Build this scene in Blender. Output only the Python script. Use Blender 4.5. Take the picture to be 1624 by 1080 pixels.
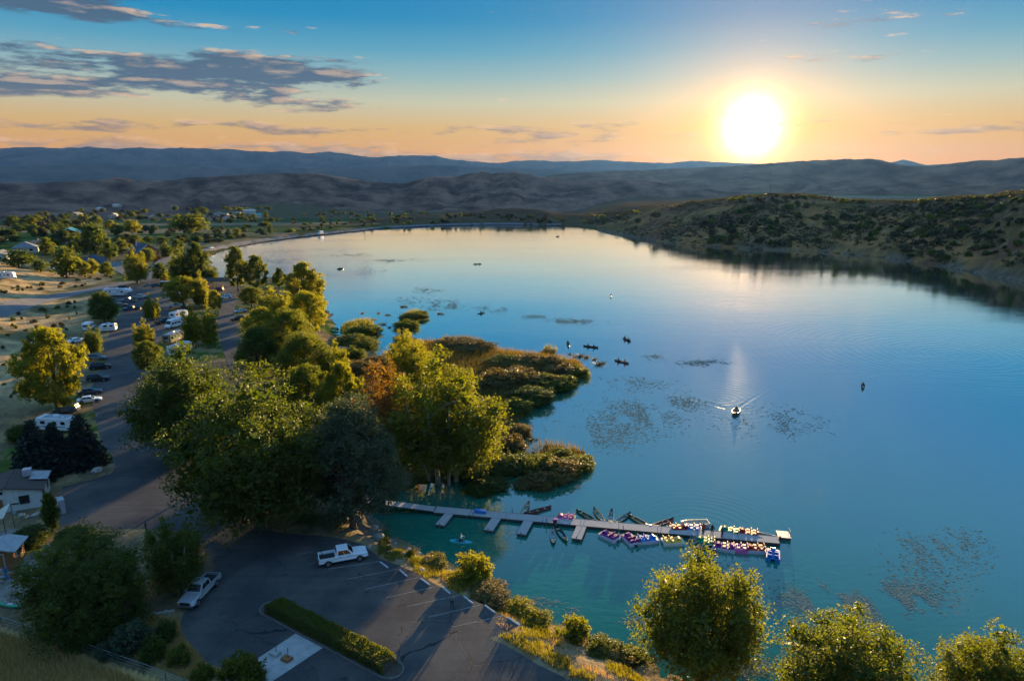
import bpy, bmesh, math, random
import numpy as np
from mathutils.bvhtree import BVHTree
from mathutils import Vector, Matrix, Euler
from mathutils.geometry import tessellate_polygon

for o in list(bpy.data.objects):
    bpy.data.objects.remove(o)
SC = bpy.context.scene
COL = SC.collection
R = math.radians

# ------------------------------------------------------------------ camera
CAM_H, PITCH, FPX = 48.0, R(13.25), 1083.0          # drone height over the lake, tilt, focal length in photo pixels
cd = bpy.data.cameras.new('drone_camera')
cd.lens = 24.0; cd.sensor_width = 36.0; cd.sensor_fit = 'HORIZONTAL'
cd.clip_start = 1.0; cd.clip_end = 60000.0
cam = bpy.data.objects.new('drone_camera', cd); COL.objects.link(cam)
cam.location = (0, 0, CAM_H); cam.rotation_euler = (R(90) - PITCH, 0, 0)
SC.camera = cam

# ------------------------------------------------------------------ sun direction
SUN_AZ, SUN_EL = R(18.6), R(3.85)                     # azimuth clockwise from +Y
SUN_DIR = Vector((math.sin(SUN_AZ) * math.cos(SUN_EL), math.cos(SUN_AZ) * math.cos(SUN_EL), math.sin(SUN_EL)))

# ------------------------------------------------------------------ node helper
class NT:
    def __init__(s, tree): s.t = tree; s.l = tree.links
    def n(s, typ, **kw):
        nd = s.t.nodes.new(typ)
        for k, v in kw.items(): setattr(nd, k, v)
        return nd
    def put(s, sock, v):
        if isinstance(v, bpy.types.NodeSocket): s.l.new(v, sock)
        elif v is not None: sock.default_value = v
    def math(s, op, a, b=None, c=None, clamp=False):
        nd = s.n('ShaderNodeMath', operation=op); nd.use_clamp = clamp
        s.put(nd.inputs[0], a); s.put(nd.inputs[1], b)
        if c is not None: s.put(nd.inputs[2], c)
        return nd.outputs[0]
    def vmath(s, op, a, b=None, out=0):
        nd = s.n('ShaderNodeVectorMath', operation=op)
        s.put(nd.inputs[0], a); s.put(nd.inputs[1], b)
        return nd.outputs[out]
    def mix(s, f, a, b, blend='MIX'):
        nd = s.n('ShaderNodeMix', data_type='RGBA', blend_type=blend)
        s.put(nd.inputs[0], f); s.put(nd.inputs[6], a); s.put(nd.inputs[7], b)
        return nd.outputs[2]
    def smooth(s, v, a, b):
        nd = s.n('ShaderNodeMapRange', interpolation_type='SMOOTHSTEP')
        s.put(nd.inputs[0], v); nd.inputs[1].default_value = a; nd.inputs[2].default_value = b
        return nd.outputs[0]
    def noise(s, vec, scale, detail=4, rough=0.5, out=0, **kw):
        nd = s.n('ShaderNodeTexNoise', **kw)
        if vec is not None: s.put(nd.inputs['Vector'], vec)
        nd.inputs['Scale'].default_value = scale; nd.inputs['Detail'].default_value = detail
        nd.inputs['Roughness'].default_value = rough
        return nd.outputs[out]
    def ramp(s, f, stops, interp='LINEAR'):
        nd = s.n('ShaderNodeValToRGB'); cr = nd.color_ramp; cr.interpolation = interp
        while len(cr.elements) < len(stops): cr.elements.new(0.5)
        for e, (p, c) in zip(cr.elements, stops):
            e.position = p; e.color = (*c, 1) if len(c) == 3 else c
        s.put(nd.inputs[0], f)
        return nd.outputs[0]
    def comb(s, x, y, z):
        nd = s.n('ShaderNodeCombineXYZ')
        for i, v in enumerate((x, y, z)): s.put(nd.inputs[i], v)
        return nd.outputs[0]

# ------------------------------------------------------------------ world: sunset sky with clouds
W = bpy.data.worlds.new('World'); SC.world = W; W.use_nodes = True
W.node_tree.nodes.clear(); q = NT(W.node_tree)
tc = q.n('ShaderNodeTexCoord').outputs['Generated']
sky = q.n('ShaderNodeTexSky', sky_type='NISHITA')
sky.sun_disc = False; sky.sun_elevation = SUN_EL; sky.sun_rotation = SUN_AZ
sky.altitude = 1700; sky.air_density = 1.0; sky.dust_density = 1.5; sky.ozone_density = 2.0
sep = q.n('ShaderNodeSeparateXYZ'); q.l.new(tc, sep.inputs[0])
X, Y, Z = sep.outputs
el = q.math('ARCSINE', Z)                            # elevation, radians
az = q.math('ARCTAN2', X, Y)
cosd = q.vmath('DOT_PRODUCT', tc, tuple(SUN_DIR), out=1)
ang = q.math('ARCCOSINE', q.math('MINIMUM', cosd, 0.999999))
# colour of the clear evening sky by elevation (graded like the photograph), raised overhead to add ambient light, over the physical sky
DEG = math.pi / 180
elf = q.math('DIVIDE', el, 42 * DEG, clamp=True)
grad = q.ramp(elf, [(0.0, (0.235, 0.078, 0.000)), (0.045, (0.240, 0.098, 0.002)), (0.095, (0.215, 0.128, 0.034)), (0.14, (0.168, 0.160, 0.104)),
                    (0.185, (0.084, 0.132, 0.132)), (0.23, (0.030, 0.102, 0.140)), (0.28, (0.004, 0.074, 0.136)), (0.34, (0.000, 0.060, 0.130)), (0.50, (0.022, 0.080, 0.155)), (0.75, (0.046, 0.118, 0.216)), (1.0, (0.064, 0.146, 0.262))])
# sky far from the sun is a little deeper
aw = q.smooth(ang, 10 * DEG, 75 * DEG)
grad = q.mix(aw, grad, q.mix(1.0, grad, (0.90, 0.93, 1.0, 1), 'MULTIPLY'))
phys = q.mix(1.0, sky.outputs[0], (0.10, 0.10, 0.10, 1), 'MULTIPLY')
clear = q.mix(0.015, grad, phys)
# aureole of the low sun
g1 = q.math('EXPONENT', q.math('MULTIPLY', q.math('POWER', q.math('DIVIDE', ang, 1.25 * DEG), 1.5), -1.0))
g2 = q.math('EXPONENT', q.math('DIVIDE', ang, -3.4 * DEG))
g3 = q.math('EXPONENT', q.math('DIVIDE', ang, -7.0 * DEG))
def scaled(f, c):
    return q.mix(1.0, f, (*c, 1), 'MULTIPLY')
clear = q.mix(1.0, clear, scaled(g3, (0.11, 0.038, 0.0)), 'ADD')
clear = q.mix(1.0, clear, scaled(g2, (0.36, 0.135, 0.006)), 'ADD')
clear = q.mix(1.0, clear, scaled(g1, (3.6, 2.8, 1.5)), 'ADD')
# clouds: long flat banks, lit along the side that faces the sun
def cloud(daz, dl, k):
    a = q.math('ADD', az, daz); e = q.math('ADD', el, dl)
    warp = q.noise(q.comb(q.math('MULTIPLY', a, 7.0), q.math('MULTIPLY', e, 24.0), 3.7), 1.0, 2)
    big = q.noise(q.comb(q.math('MULTIPLY', a, 2.6), q.math('ADD', q.math('MULTIPLY', e, 40.0), q.math('MULTIPLY', warp, 0.8)), 5.35), 1.0, 2, 0.5)
    fine = q.noise(q.comb(q.math('MULTIPLY', a, 17.0), q.math('MULTIPLY', e, 90.0), 0.6), 1.0, 5, 0.62)
    d = q.math('ADD', q.math('MULTIPLY', big, 0.62), q.math('MULTIPLY', fine, 0.50))
    return d
# where the banks lie: cover grows towards the west-south-west (left), thin low streaks all round
one = lambda v: q.math('SUBTRACT', 1.0, v)
covL = q.math('MULTIPLY', one(q.smooth(az, -18 * DEG, -6.0 * DEG)), q.math('MULTIPLY', q.smooth(el, 4.6 * DEG, 6.0 * DEG), one(q.smooth(el, 7.6 * DEG, 9.8 * DEG))))
covU = q.math('MULTIPLY', one(q.smooth(az, -31 * DEG, -23.0 * DEG)), q.math('MULTIPLY', q.smooth(el, 9.6 * DEG, 10.8 * DEG), one(q.smooth(el, 11.2 * DEG, 12.6 * DEG))))
covS = q.math('MULTIPLY', q.smooth(el, 0.6 * DEG, 1.6 * DEG), one(q.smooth(el, 3.2 * DEG, 5.0 * DEG)))
cov = q.math('ADD', q.math('ADD', q.math('MULTIPLY', covL, 0.215), q.math('MULTIPLY', covU, 0.23)), q.math('MULTIPLY', covS, 0.115))
d0 = q.math('ADD', cloud(0, 0, 0), cov)
d1 = q.math('ADD', cloud(0.022, 0.0050, 0), cov)
dens = q.smooth(d0, 0.665, 0.765)
lit = q.smooth(q.math('SUBTRACT', d0, d1), 0.0, 0.13)
thick = q.smooth(d0, 0.68, 0.82)
lowf = q.math('SUBTRACT', 1.0, q.smooth(el, 2.0 * DEG, 6.5 * DEG))
dark = q.mix(lowf, (0.021, 0.036, 0.056, 1), (0.110, 0.068, 0.040, 1))
bright = q.mix(lowf, (0.27, 0.185, 0.115, 1), (0.29, 0.160, 0.060, 1))
ccol = q.mix(q.math('MULTIPLY', lit, q.math('SUBTRACT', 1.0, q.math('MULTIPLY', thick, 0.6))), dark, bright)
ccol = q.mix(1.0, ccol, scaled(g3, (0.22, 0.11, 0.02)), 'ADD')
final = q.mix(q.math('MULTIPLY', dens, 0.93), clear, ccol)
final = q.mix(q.smooth(g1, 0.15, 0.7), final, clear)
# below the horizon: dull ground colour
final = q.mix(q.smooth(el, -0.4 * DEG, -6 * DEG), final, (0.05, 0.06, 0.07, 1))
SKYK = 0.15
final = q.mix(1.0, final, (1 / SKYK, 1 / SKYK, 1 / SKYK, 1), 'MULTIPLY')
bg = q.n('ShaderNodeBackground'); q.l.new(final, bg.inputs[0]); bg.inputs[1].default_value = SKYK
ow = q.n('ShaderNodeOutputWorld'); q.l.new(bg.outputs[0], ow.inputs[0])
W.cycles.sampling_method = 'MANUAL'; W.cycles.sample_map_resolution = 512

# ------------------------------------------------------------------ sun lamp
sl = bpy.data.lights.new('sun', 'SUN'); sl.energy = 5.0; sl.angle = R(0.6); sl.color = (1.0, 0.68, 0.30)
so = bpy.data.objects.new('sun', sl); COL.objects.link(so)
so.rotation_euler = SUN_DIR.to_track_quat('Z', 'Y').to_euler(); so.location = (120, 350, 200)

SC.view_settings.view_transform = 'Standard'; SC.view_settings.look = 'None'
SC.view_settings.exposure = 1.85; SC.view_settings.gamma = 1.0
SC.view_settings.use_curve_mapping = False
SC.cycles.use_denoising = True; SC.cycles.use_light_tree = False; SC.cycles.adaptive_threshold = 0.02
SC.cycles.max_bounces = 6; SC.cycles.diffuse_bounces = 2; SC.cycles.glossy_bounces = 3
SC.cycles.transmission_bounces = 4; SC.cycles.volume_bounces = 0; SC.cycles.transparent_max_bounces = 4
SC.cycles.sample_clamp_indirect = 6.0

# ------------------------------------------------------------------ survey: photo pixel <-> place
CP, SP = math.cos(PITCH), math.sin(PITCH)
def ray(px, py):
    cx = (px - 812) / FPX; cy = -(py - 540) / FPX
    return (cx, CP + cy * SP, -SP + cy * CP)
def P(px, py, z=0.0):
    d = ray(px, py); t = (z - CAM_H) / d[2]
    return (d[0] * t, d[1] * t)
def depth(x, y, z): return y * CP - (z - CAM_H) * SP

# ------------------------------------------------------------------ numpy noise
_rng = np.random.RandomState(7)
_LAT = _rng.rand(512, 512)
def vnoise(x, y):
    xi = np.floor(x).astype(np.int64); yi = np.floor(y).astype(np.int64)
    fx = x - xi; fy = y - yi
    fx = fx * fx * fx * (fx * (fx * 6 - 15) + 10); fy = fy * fy * fy * (fy * (fy * 6 - 15) + 10)
    a = _LAT[xi & 511, yi & 511]; b = _LAT[(xi + 1) & 511, yi & 511]
    c = _LAT[xi & 511, (yi + 1) & 511]; d = _LAT[(xi + 1) & 511, (yi + 1) & 511]
    return (a * (1 - fx) + b * fx) * (1 - fy) + (c * (1 - fx) + d * fx) * fy
def fbm(x, y, oct=4, gain=0.5):
    s = 0; a = 1; t = 0
    for i in range(oct):
        s = s + a * vnoise(x * 2 ** i + 17.3 * i, y * 2 ** i + 9.1 * i); t += a; a *= gain
    return s / t
def sstep(a, b, x):
    t = np.clip((x - a) / (b - a), 0, 1); return t * t * (3 - 2 * t)

def polydist(x, y, poly):
    """signed distance, positive outside"""
    x = np.asarray(x, float).ravel(); y = np.asarray(y, float).ravel()
    best = np.full(x.shape, 1e18); ins = np.zeros(x.shape, bool)
    n = len(poly)
    for i in range(n):
        x0, y0 = poly[i]; x1, y1 = poly[(i + 1) % n]
        dx, dy = x1 - x0, y1 - y0
        t = np.clip(((x - x0) * dx + (y - y0) * dy) / (dx * dx + dy * dy + 1e-12), 0, 1)
        best = np.minimum(best, (x - x0 - t * dx) ** 2 + (y - y0 - t * dy) ** 2)
        if y0 != y1:
            c = ((y0 > y) != (y1 > y)) & (x < (x1 - x0) * (y - y0) / (y1 - y0) + x0)
            ins ^= c
    d = np.sqrt(best); return np.where(ins, -d, d)
def linedist(x, y, line):
    best = np.full(np.shape(x), 1e18)
    for (x0, y0), (x1, y1) in zip(line[:-1], line[1:]):
        dx, dy = x1 - x0, y1 - y0
        t = np.clip(((x - x0) * dx + (y - y0) * dy) / (dx * dx + dy * dy + 1e-12), 0, 1)
        best = np.minimum(best, (x - x0 - t * dx) ** 2 + (y - y0 - t * dy) ** 2)
    return np.sqrt(best)

# ------------------------------------------------------------------ the shore of the lake (as seen in the photo, at water level)
SHORE_PX = [(1500, 1215), (1300, 1150), (1180, 1105), (1090, 1078), (1040, 1050), (985, 1030), (930, 1008), (885, 985), (850, 962), (815, 948), (790, 925),
            (765, 905), (725, 895), (690, 876), (655, 860), (625, 846), (608, 830), (604, 808), (612, 792), (650, 775), (700, 766), (755, 762), (800, 752),
            (822, 735), (838, 722), (800, 712), (800, 690), (828, 668), (836, 650), (868, 628), (905, 605), (930, 583), (915, 570),
            (870, 562), (815, 556), (775, 550), (735, 545), (700, 541), (670, 540), (640, 548), (618, 562), (600, 566), (590, 556), (575, 552), (548, 548), (540, 530),
            (528, 505), (517, 478), (508, 452), (500, 436), (470, 436), (430, 441), (390, 449), (355, 449), (345, 436), (338, 420), (332, 408), (345, 401),
            (380, 391), (420, 384), (465, 378), (520, 372), (600, 363.5), (700, 358.5), (800, 357), (880, 358), (930, 362), (965, 371),
            (1010, 379), (1060, 386), (1120, 391), (1200, 396), (1300, 400), (1400, 409), (1480, 421), (1560, 436), (1624, 449), (1720, 470), (1850, 520),
            (2000, 640), (2100, 900), (2000, 1150)]
SHORE = [P(a, b, 0.0) for a, b in SHORE_PX]
ISLES = [[(828, 752), (850, 762), (880, 757), (908, 745), (930, 728), (922, 716), (895, 705), (862, 702), (842, 712), (838, 730)],
         [(540, 528), (560, 540), (582, 535), (592, 520), (588, 506), (565, 508), (545, 515)],
         [(632, 522), (645, 518), (668, 505), (672, 496), (655, 492), (640, 500), (633, 512)],
         [(694, 545), (725, 548), (760, 548), (765, 540), (735, 535), (705, 535)],
         [(862, 556), (880, 558), (884, 552), (866, 549)]]
ISLES = [[P(a, b, 0.0) for a, b in il] for il in ISLES]

def azdeg(x, y): return np.degrees(np.arctan2(x, y))
# crest of the brushy hill across the lake: photo column -> photo row
_cr = [(880, 359), (930, 352), (965, 345), (1000, 339), (1050, 328), (1100, 321), (1160, 314), (1220, 309.5), (1270, 311), (1330, 317), (1390, 320), (1440, 320), (1500, 316),
       (1560, 312), (1624, 305), (1720, 300), (1850, 300), (2050, 320)]
_fs = [(math.degrees(math.atan2(*SHORE[k])), math.hypot(*SHORE[k])) for k in range(64, len(SHORE) - 3)]
_hill_az, _hill_z = [], []
for a, b in _cr:
    d = ray(a, b); hd = math.hypot(d[0], d[1])
    aa = math.degrees(math.atan2(d[0], d[1]))
    dist = float(np.interp(aa, [f[0] for f in _fs], [f[1] for f in _fs])) + 165
    _hill_az.append(aa); _hill_z.append(CAM_H + d[2] / hd * dist - 2.0)
ROAD_L = [P(160, 1000, 2), P(200, 700, 2), P(215, 560, 2), P(240, 440, 2)]
FENCE = [P(-60, 955, 3), P(0, 980, 3), P(150, 1028, 3), P(300, 1082, 3), P(420, 1120, 3)]

def terrain(x, y, rough=True):
    shp = np.shape(x); x = np.asarray(x, float).ravel(); y = np.asarray(y, float).ravel()
    sd = polydist(x, y, SHORE)
    for il in ISLES: sd = np.maximum(sd, -polydist(x, y, il))
    wob = (fbm(x * 0.28, y * 0.28, 3) - 0.5)
    sdw = sd + wob * np.where(np.hypot(x, y) < 260, 2.4, 5.0)
    r = np.hypot(x, y); a = azdeg(x, y)
    z = np.where(sdw > 0, 2.0 * sstep(0, 8.5, sdw), np.maximum(sdw * 0.25, -4))
    for il in ISLES:                                   # low reedy islets
        di = -polydist(x, y, il)
        z = np.where(di > -3, np.minimum(z, np.maximum(0.45 * sstep(-1, 4, di), np.where(di < 0, di * 0.3, 0))), z)
    spit = sstep(0, 14, y - 108) * (1 - sstep(245, 270, y)) * sstep(-30, -14, x)   # the reedy spit is low
    z = np.where(z > 0, z * (1 - 0.62 * spit), z)
    land = sstep(0, 25, sd)
    # campground slope on the left
    ax, ay = ROAD_L[1]; bx, by = ROAD_L[3]; L = math.hypot(bx - ax, by - ay)
    u = -((x - ax) * (by - ay) - (y - ay) * (bx - ax)) / L
    slope = 10.0 * sstep(24, 78, u) * sstep(118, 165, y) * (1 - sstep(265, 420, y))
    slope += 3.0 * sstep(30, 120, u) * sstep(300, 420, y) * (1 - sstep(700, 900, y))
    z += np.where(sd > 0, slope, 0)
    # foreground slope the drone flies over
    fd = linedist(x, y, FENCE)
    below = (y < np.interp(x, [f[0] for f in FENCE], [f[1] for f in FENCE]))
    z += np.where(below & (x < -18), 5.0 * sstep(0, 40, fd), 0) * sstep(-10, -34, x)
    # brushy hill across the lake
    hz = np.interp(a, _hill_az, _hill_z, left=0, right=_hill_z[-1])
    side = (sd > 0) & (y > 150) & (a > 4)
    rs = r - np.interp(a, [f[0] for f in _fs], [f[1] for f in _fs])
    prof = sstep(-25, 160, rs) * (1 - 0.8 * sstep(175, 430, rs))
    gul = 1 + (fbm(x * 0.012 + 5, y * 0.012, 4) - 0.5) * 0.55 * (1 - sstep(60, 150, rs)) + (fbm(x * 0.05, y * 0.05, 3) - 0.5) * 0.10
    prof = prof * sstep(0, 12, sd)
    z += np.where(side, np.maximum(hz, 0) * prof * gul, 0)
    # valley below the dam
    far = sstep(30, 330, sd) * sstep(560, 820, y) * (1 - sstep(3, 10, a))
    z += np.where(sd > 0, -34 * far, 0)
    mound = np.exp(-(((x + 90) / 190) ** 2 + ((y - 860) / 75) ** 2)) * 13 + np.exp(-(((x - 70) / 110) ** 2 + ((y - 840) / 60) ** 2)) * 7
    z += np.where(sd > 12, mound * (0.6 + 0.8 * fbm(x * 0.012, y * 0.012, 4)), 0)
    # plains of the valley fall and roll
    plain = sstep(1100, 2600, r)
    z += np.where(sd > 0, plain * (-24 + 22 * (fbm(x * 0.0012, y * 0.0012, 4) - 0.5)), 0)
    k1 = np.exp(-(((x + 640) / 190) ** 2 + ((y - 1900) / 160) ** 2)) * 34        # pale knoll
    k2 = np.exp(-(((x + 1500) / 350) ** 2 + ((y - 2200) / 200) ** 2)) * 30
    z += k1 + k2
    if rough:
        flat = sstep(0.5, 6, ground_clear(x, y))
        amp = np.where(z > 3.2, 0.9, 0.22) * flat * land
        z += amp * (fbm(x * 0.12, y * 0.12, 4) - 0.5)
        z += np.where((sdw > 0) & (sdw < 9), (fbm(x * 0.6, y * 0.6, 3) - 0.5) * 0.5 * flat, 0)
    return z.reshape(shp), sd.reshape(shp)

# ------------------------------------------------------------------ paved areas (photo outlines on the 2 m bench)
PAVE_Z = 2.0
LOT_PX = [(100, 772), (140, 762), (172, 752), (183, 740), (180, 724), (160, 700), (150, 660), (140, 620), (168, 575), (165, 545), (186, 505), (196, 488), (150, 478),
          (160, 462), (205, 452), (232, 448), (270, 452), (276, 470), (268, 500), (264, 520),
          (250, 545), (234, 575), (232, 620), (240, 660), (262, 700), (290, 745), (340, 800), (372, 822), (440, 845), (520, 850), (575, 862),
          (602, 885), (650, 905), (700, 930), (760, 955), (830, 992), (775, 1012), (830, 1038), (905, 1080), (1000, 1130), (700, 1130), (520, 1130), (440, 1085), (360, 1062), (330, 1052),
          (305, 1030), (285, 1000), (290, 975), (330, 930), (340, 900), (325, 868), (300, 845), (240, 838), (170, 838), (120, 838), (95, 830), (92, 800)]
LOT = [P(a, b, PAVE_Z) for a, b in LOT_PX]
LANE_PX = [(352, 556), (348, 530), (345, 505), (350, 480), (352, 462), (330, 455), (270, 452), (232, 448), (233, 441), (280, 444), (345, 447), (380, 452), (374, 470), (372, 500), (378, 530), (392, 575), (400, 610), (372, 600)]
LANE = [P(a, b, PAVE_Z) for a, b in LANE_PX]
KIOSK_YARD = [P(a, b, PAVE_Z) for a, b in [(-30, 845), (25, 838), (60, 862), (95, 868), (88, 890), (60, 920), (45, 950), (20, 965), (-30, 958)]]
def ground_clear(x, y):
    d = np.minimum(polydist(x, y, LOT), polydist(x, y, LANE))
    return np.minimum(d, polydist(x, y, KIOSK_YARD))

GROUND_BVH = []
def tz(x, y):
    h = GROUND_BVH[0].ray_cast(Vector((x, y, 900)), Vector((0, 0, -1)))
    return h[0].z if h[0] else 0.0
def G(px, py):
    """where the line of sight through a photo pixel meets the land or the water"""
    d = Vector(ray(px, py)).normalized(); o = Vector((0, 0, CAM_H))
    h = GROUND_BVH[0].ray_cast(o, d)[0]
    w = o + d * (-CAM_H / d.z) if d.z < 0 else None
    if h is None or (w is not None and h.z < 0): h = w
    return Vector((h.x, h.y, max(0.0, h.z)))
# ------------------------------------------------------------------ mesh and object helpers
def tag(o, label=None, cat=None, group=None, kind=None):
    if label: o['label'] = label
    if cat: o['category'] = cat
    if group: o['group'] = group
    if kind: o['kind'] = kind
    return o
def link(name, me, mats=None, parent=None, loc=None):
    o = bpy.data.objects.new(name, me); COL.objects.link(o)
    if me is not None and mats is not None and not len(me.materials):
        for m in (mats if isinstance(mats, (list, tuple)) else [mats]): me.materials.append(m)
    if parent is not None: o.parent = parent
    if loc is not None: o.location = loc
    return o
def empty(name, loc, rz=0.0, rx=0.0, ry=0.0):
    o = bpy.data.objects.new(name, None); COL.objects.link(o)
    o.empty_display_size = 0.3
    o.location = loc; o.rotation_euler = (rx, ry, rz)
    return o
def np_mesh(name, v, f, smooth=False, col=None):
    """v (n,3), f (m,k) arrays"""
    me = bpy.data.meshes.new(name); v = np.asarray(v, np.float32); f = np.asarray(f, np.int32)
    me.vertices.add(len(v)); me.vertices.foreach_set('co', v.ravel())
    k = f.shape[1]
    me.loops.add(f.size); me.loops.foreach_set('vertex_index', f.ravel())
    me.polygons.add(len(f)); me.polygons.foreach_set('loop_start', np.arange(len(f), dtype=np.int32) * k)
    me.polygons.foreach_set('loop_total', np.full(len(f), k, np.int32))
    if smooth: me.polygons.foreach_set('use_smooth', np.ones(len(f), bool))
    me.update(calc_edges=True)
    if col is not None:
        at = me.color_attributes.new('tint', 'FLOAT_COLOR', 'POINT')
        c = np.ones((len(v), 4), np.float32); c[:, :col.shape[1]] = col
        at.data.foreach_set('color', c.ravel())
    return me
def copy_tree(o, parent=None):
    c = o.copy(); COL.objects.link(c)
    if parent is not None: c.parent = parent
    for ch in o.children: copy_tree(ch, c)
    return c

class MB:
    """collects boxes, tubes, lofts into one mesh"""
    def __init__(s): s.v = []; s.f = []; s.m = []
    def add(s, vs, fs, mi=0):
        o = len(s.v); s.v += [tuple(p) for p in vs]
        s.f += [tuple(i + o for i in f) for f in fs]; s.m += [mi] * len(fs); return s
    def box(s, c, d, rz=0, mi=0, taper=1.0):
        x, y, z = d[0] / 2, d[1] / 2, d[2] / 2; ca, sa = math.cos(rz), math.sin(rz); vs = []
        for k in (-1, 1):
            t = taper if k > 0 else 1
            for i, j in ((-1, -1), (1, -1), (1, 1), (-1, 1)):
                a, b = i * x * t, j * y * t
                vs.append((c[0] + a * ca - b * sa, c[1] + a * sa + b * ca, c[2] + k * z))
        return s.add(vs, [(3, 2, 1, 0), (4, 5, 6, 7), (0, 1, 5, 4), (1, 2, 6, 5), (2, 3, 7, 6), (3, 0, 4, 7)], mi)
    def tube(s, pts, rad, n=6, mi=0, cap=True):
        pts = [Vector(p) for p in pts]; rad = rad if isinstance(rad, (list, tuple)) else [rad] * len(pts)
        o = len(s.v); up = Vector((0, 0, 1)); k = len(pts)
        for i, p in enumerate(pts):
            d = (pts[min(i + 1, k - 1)] - pts[max(i - 1, 0)]).normalized()
            a = d.cross(up if abs(d.z) < 0.95 else Vector((1, 0, 0))).normalized(); b = a.cross(d)
            for j in range(n):
                t = 2 * math.pi * j / n; s.v.append(tuple(p + (a * math.cos(t) + b * math.sin(t)) * rad[i]))
        for i in range(k - 1):
            for j in range(n):
                s.f.append((o + i * n + j, o + i * n + (j + 1) % n, o + (i + 1) * n + (j + 1) % n, o + (i + 1) * n + j)); s.m.append(mi)
        if cap:
            s.f.append(tuple(o + j for j in range(n))[::-1]); s.m.append(mi)
            s.f.append(tuple(o + (k - 1) * n + j for j in range(n))); s.m.append(mi)
        return s
    def loft(s, rings, mi=0, cap=True, closed=True):
        o = len(s.v); n = len(rings[0])
        for r in rings: s.v += [tuple(p) for p in r]
        for i in range(len(rings) - 1):
            for j in range(n if closed else n - 1):
                s.f.append((o + i * n + j, o + i * n + (j + 1) % n, o + (i + 1) * n + (j + 1) % n, o + (i + 1) * n + j)); s.m.append(mi)
        if cap:
            s.f.append(tuple(o + j for j in range(n))[::-1]); s.m.append(mi)
            s.f.append(tuple(o + (len(rings) - 1) * n + j for j in range(n))); s.m.append(mi)
        return s
    def quad(s, a, b, c, d, mi=0): return s.add([a, b, c, d], [(0, 1, 2, 3)], mi)
    def slab(s, a, b, c, d, t, mi=0):
        """a quad given thickness t along its normal"""
        a, b, c, d = map(Vector, (a, b, c, d)); n = (b - a).cross(d - a).normalized() * t
        vs = [a, b, c, d, a + n, b + n, c + n, d + n]
        return s.add(vs, [(3, 2, 1, 0), (4, 5, 6, 7), (0, 1, 5, 4), (1, 2, 6, 5), (2, 3, 7, 6), (3, 0, 4, 7)], mi)
    def mesh(s, name, mats, smooth=False):
        me = bpy.data.meshes.new(name); me.from_pydata(s.v, [], s.f)
        for m in (mats if isinstance(mats, (list, tuple)) else [mats]): me.materials.append(m)
        if any(s.m): me.polygons.foreach_set('material_index', s.m)
        if smooth: me.polygons.foreach_set('use_smooth', [True] * len(s.f))
        me.update(); return me
    def build(s, name, mats, parent=None, smooth=False, loc=None):
        return link(name, s.mesh(name, mats, smooth), None, parent, loc)

# ------------------------------------------------------------------ materials
def pmat(name, col, rough=0.6, var=0.15, scale=3.0, bump=0.0, metal=0.0, coord='Object', spec=0.5, detail=5, col2=None, objvar=0.0, bscale=None, bdist=0.05):
    m = bpy.data.materials.new(name); m.use_nodes = True; n = NT(m.node_tree); b = m.node_tree.nodes['Principled BSDF']
    v = n.n('ShaderNodeTexCoord').outputs[coord]
    f = n.noise(v, scale, detail, 0.6)
    c2 = col2 if col2 else tuple(min(1, c * (1 + var)) for c in col); c1 = col if col2 else tuple(c * (1 - var) for c in col)
    c = n.mix(n.smooth(f, 0.3, 0.7), (*c1, 1), (*c2, 1))
    if objvar:
        oi = n.n('ShaderNodeObjectInfo'); h = n.n('ShaderNodeHueSaturation')
        n.put(h.inputs['Value'], n.math('ADD', 1 - objvar, n.math('MULTIPLY', oi.outputs['Random'], 2 * objvar))); n.l.new(c, h.inputs['Color']); c = h.outputs[0]
    n.l.new(c, b.inputs['Base Color'])
    b.inputs['Roughness'].default_value = rough; b.inputs['Metallic'].default_value = metal
    b.inputs['Specular IOR Level'].default_value = spec
    if bump:
        bp = n.n('ShaderNodeBump'); bp.inputs['Strength'].default_value = bump; bp.inputs['Distance'].default_value = bdist
        n.put(bp.inputs['Height'], n.noise(v, bscale or scale * 4, 4)); n.l.new(bp.outputs[0], b.inputs['Normal'])
    return m
def leafmat(name, c1, c2, trans=0.45, tcol=None, spec=0.3, rough=0.55):
    """leaves: colour drifts leaf by leaf (tint), tree by tree; light passes through them"""
    m = bpy.data.materials.new(name); m.use_nodes = True; n = NT(m.node_tree); m.node_tree.nodes.clear()
    at = n.n('ShaderNodeAttribute', attribute_name='tint'); sp = n.n('ShaderNodeSeparateColor'); n.l.new(at.outputs['Color'], sp.inputs[0])
    oi = n.n('ShaderNodeObjectInfo').outputs['Random']
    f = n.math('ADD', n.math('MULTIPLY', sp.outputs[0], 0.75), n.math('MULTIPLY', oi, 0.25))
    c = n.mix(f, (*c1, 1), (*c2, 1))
    t = n.mix(1.0, c, (*(tcol or (2.1, 1.95, 0.32)), 1), 'MULTIPLY')
    d = n.n('ShaderNodeBsdfPrincipled'); n.l.new(c, d.inputs['Base Color']); d.inputs['Roughness'].default_value = rough; d.inputs['Specular IOR Level'].default_value = spec
    tr = n.n('ShaderNodeBsdfTranslucent'); n.l.new(t, tr.inputs[0])
    mx = n.n('ShaderNodeMixShader'); mx.inputs[0].default_value = trans
    n.l.new(d.outputs[0], mx.inputs[1]); n.l.new(tr.outputs[0], mx.inputs[2])
    o = n.n('ShaderNodeOutputMaterial'); n.l.new(mx.outputs[0], o.inputs[0])
    return m

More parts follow.
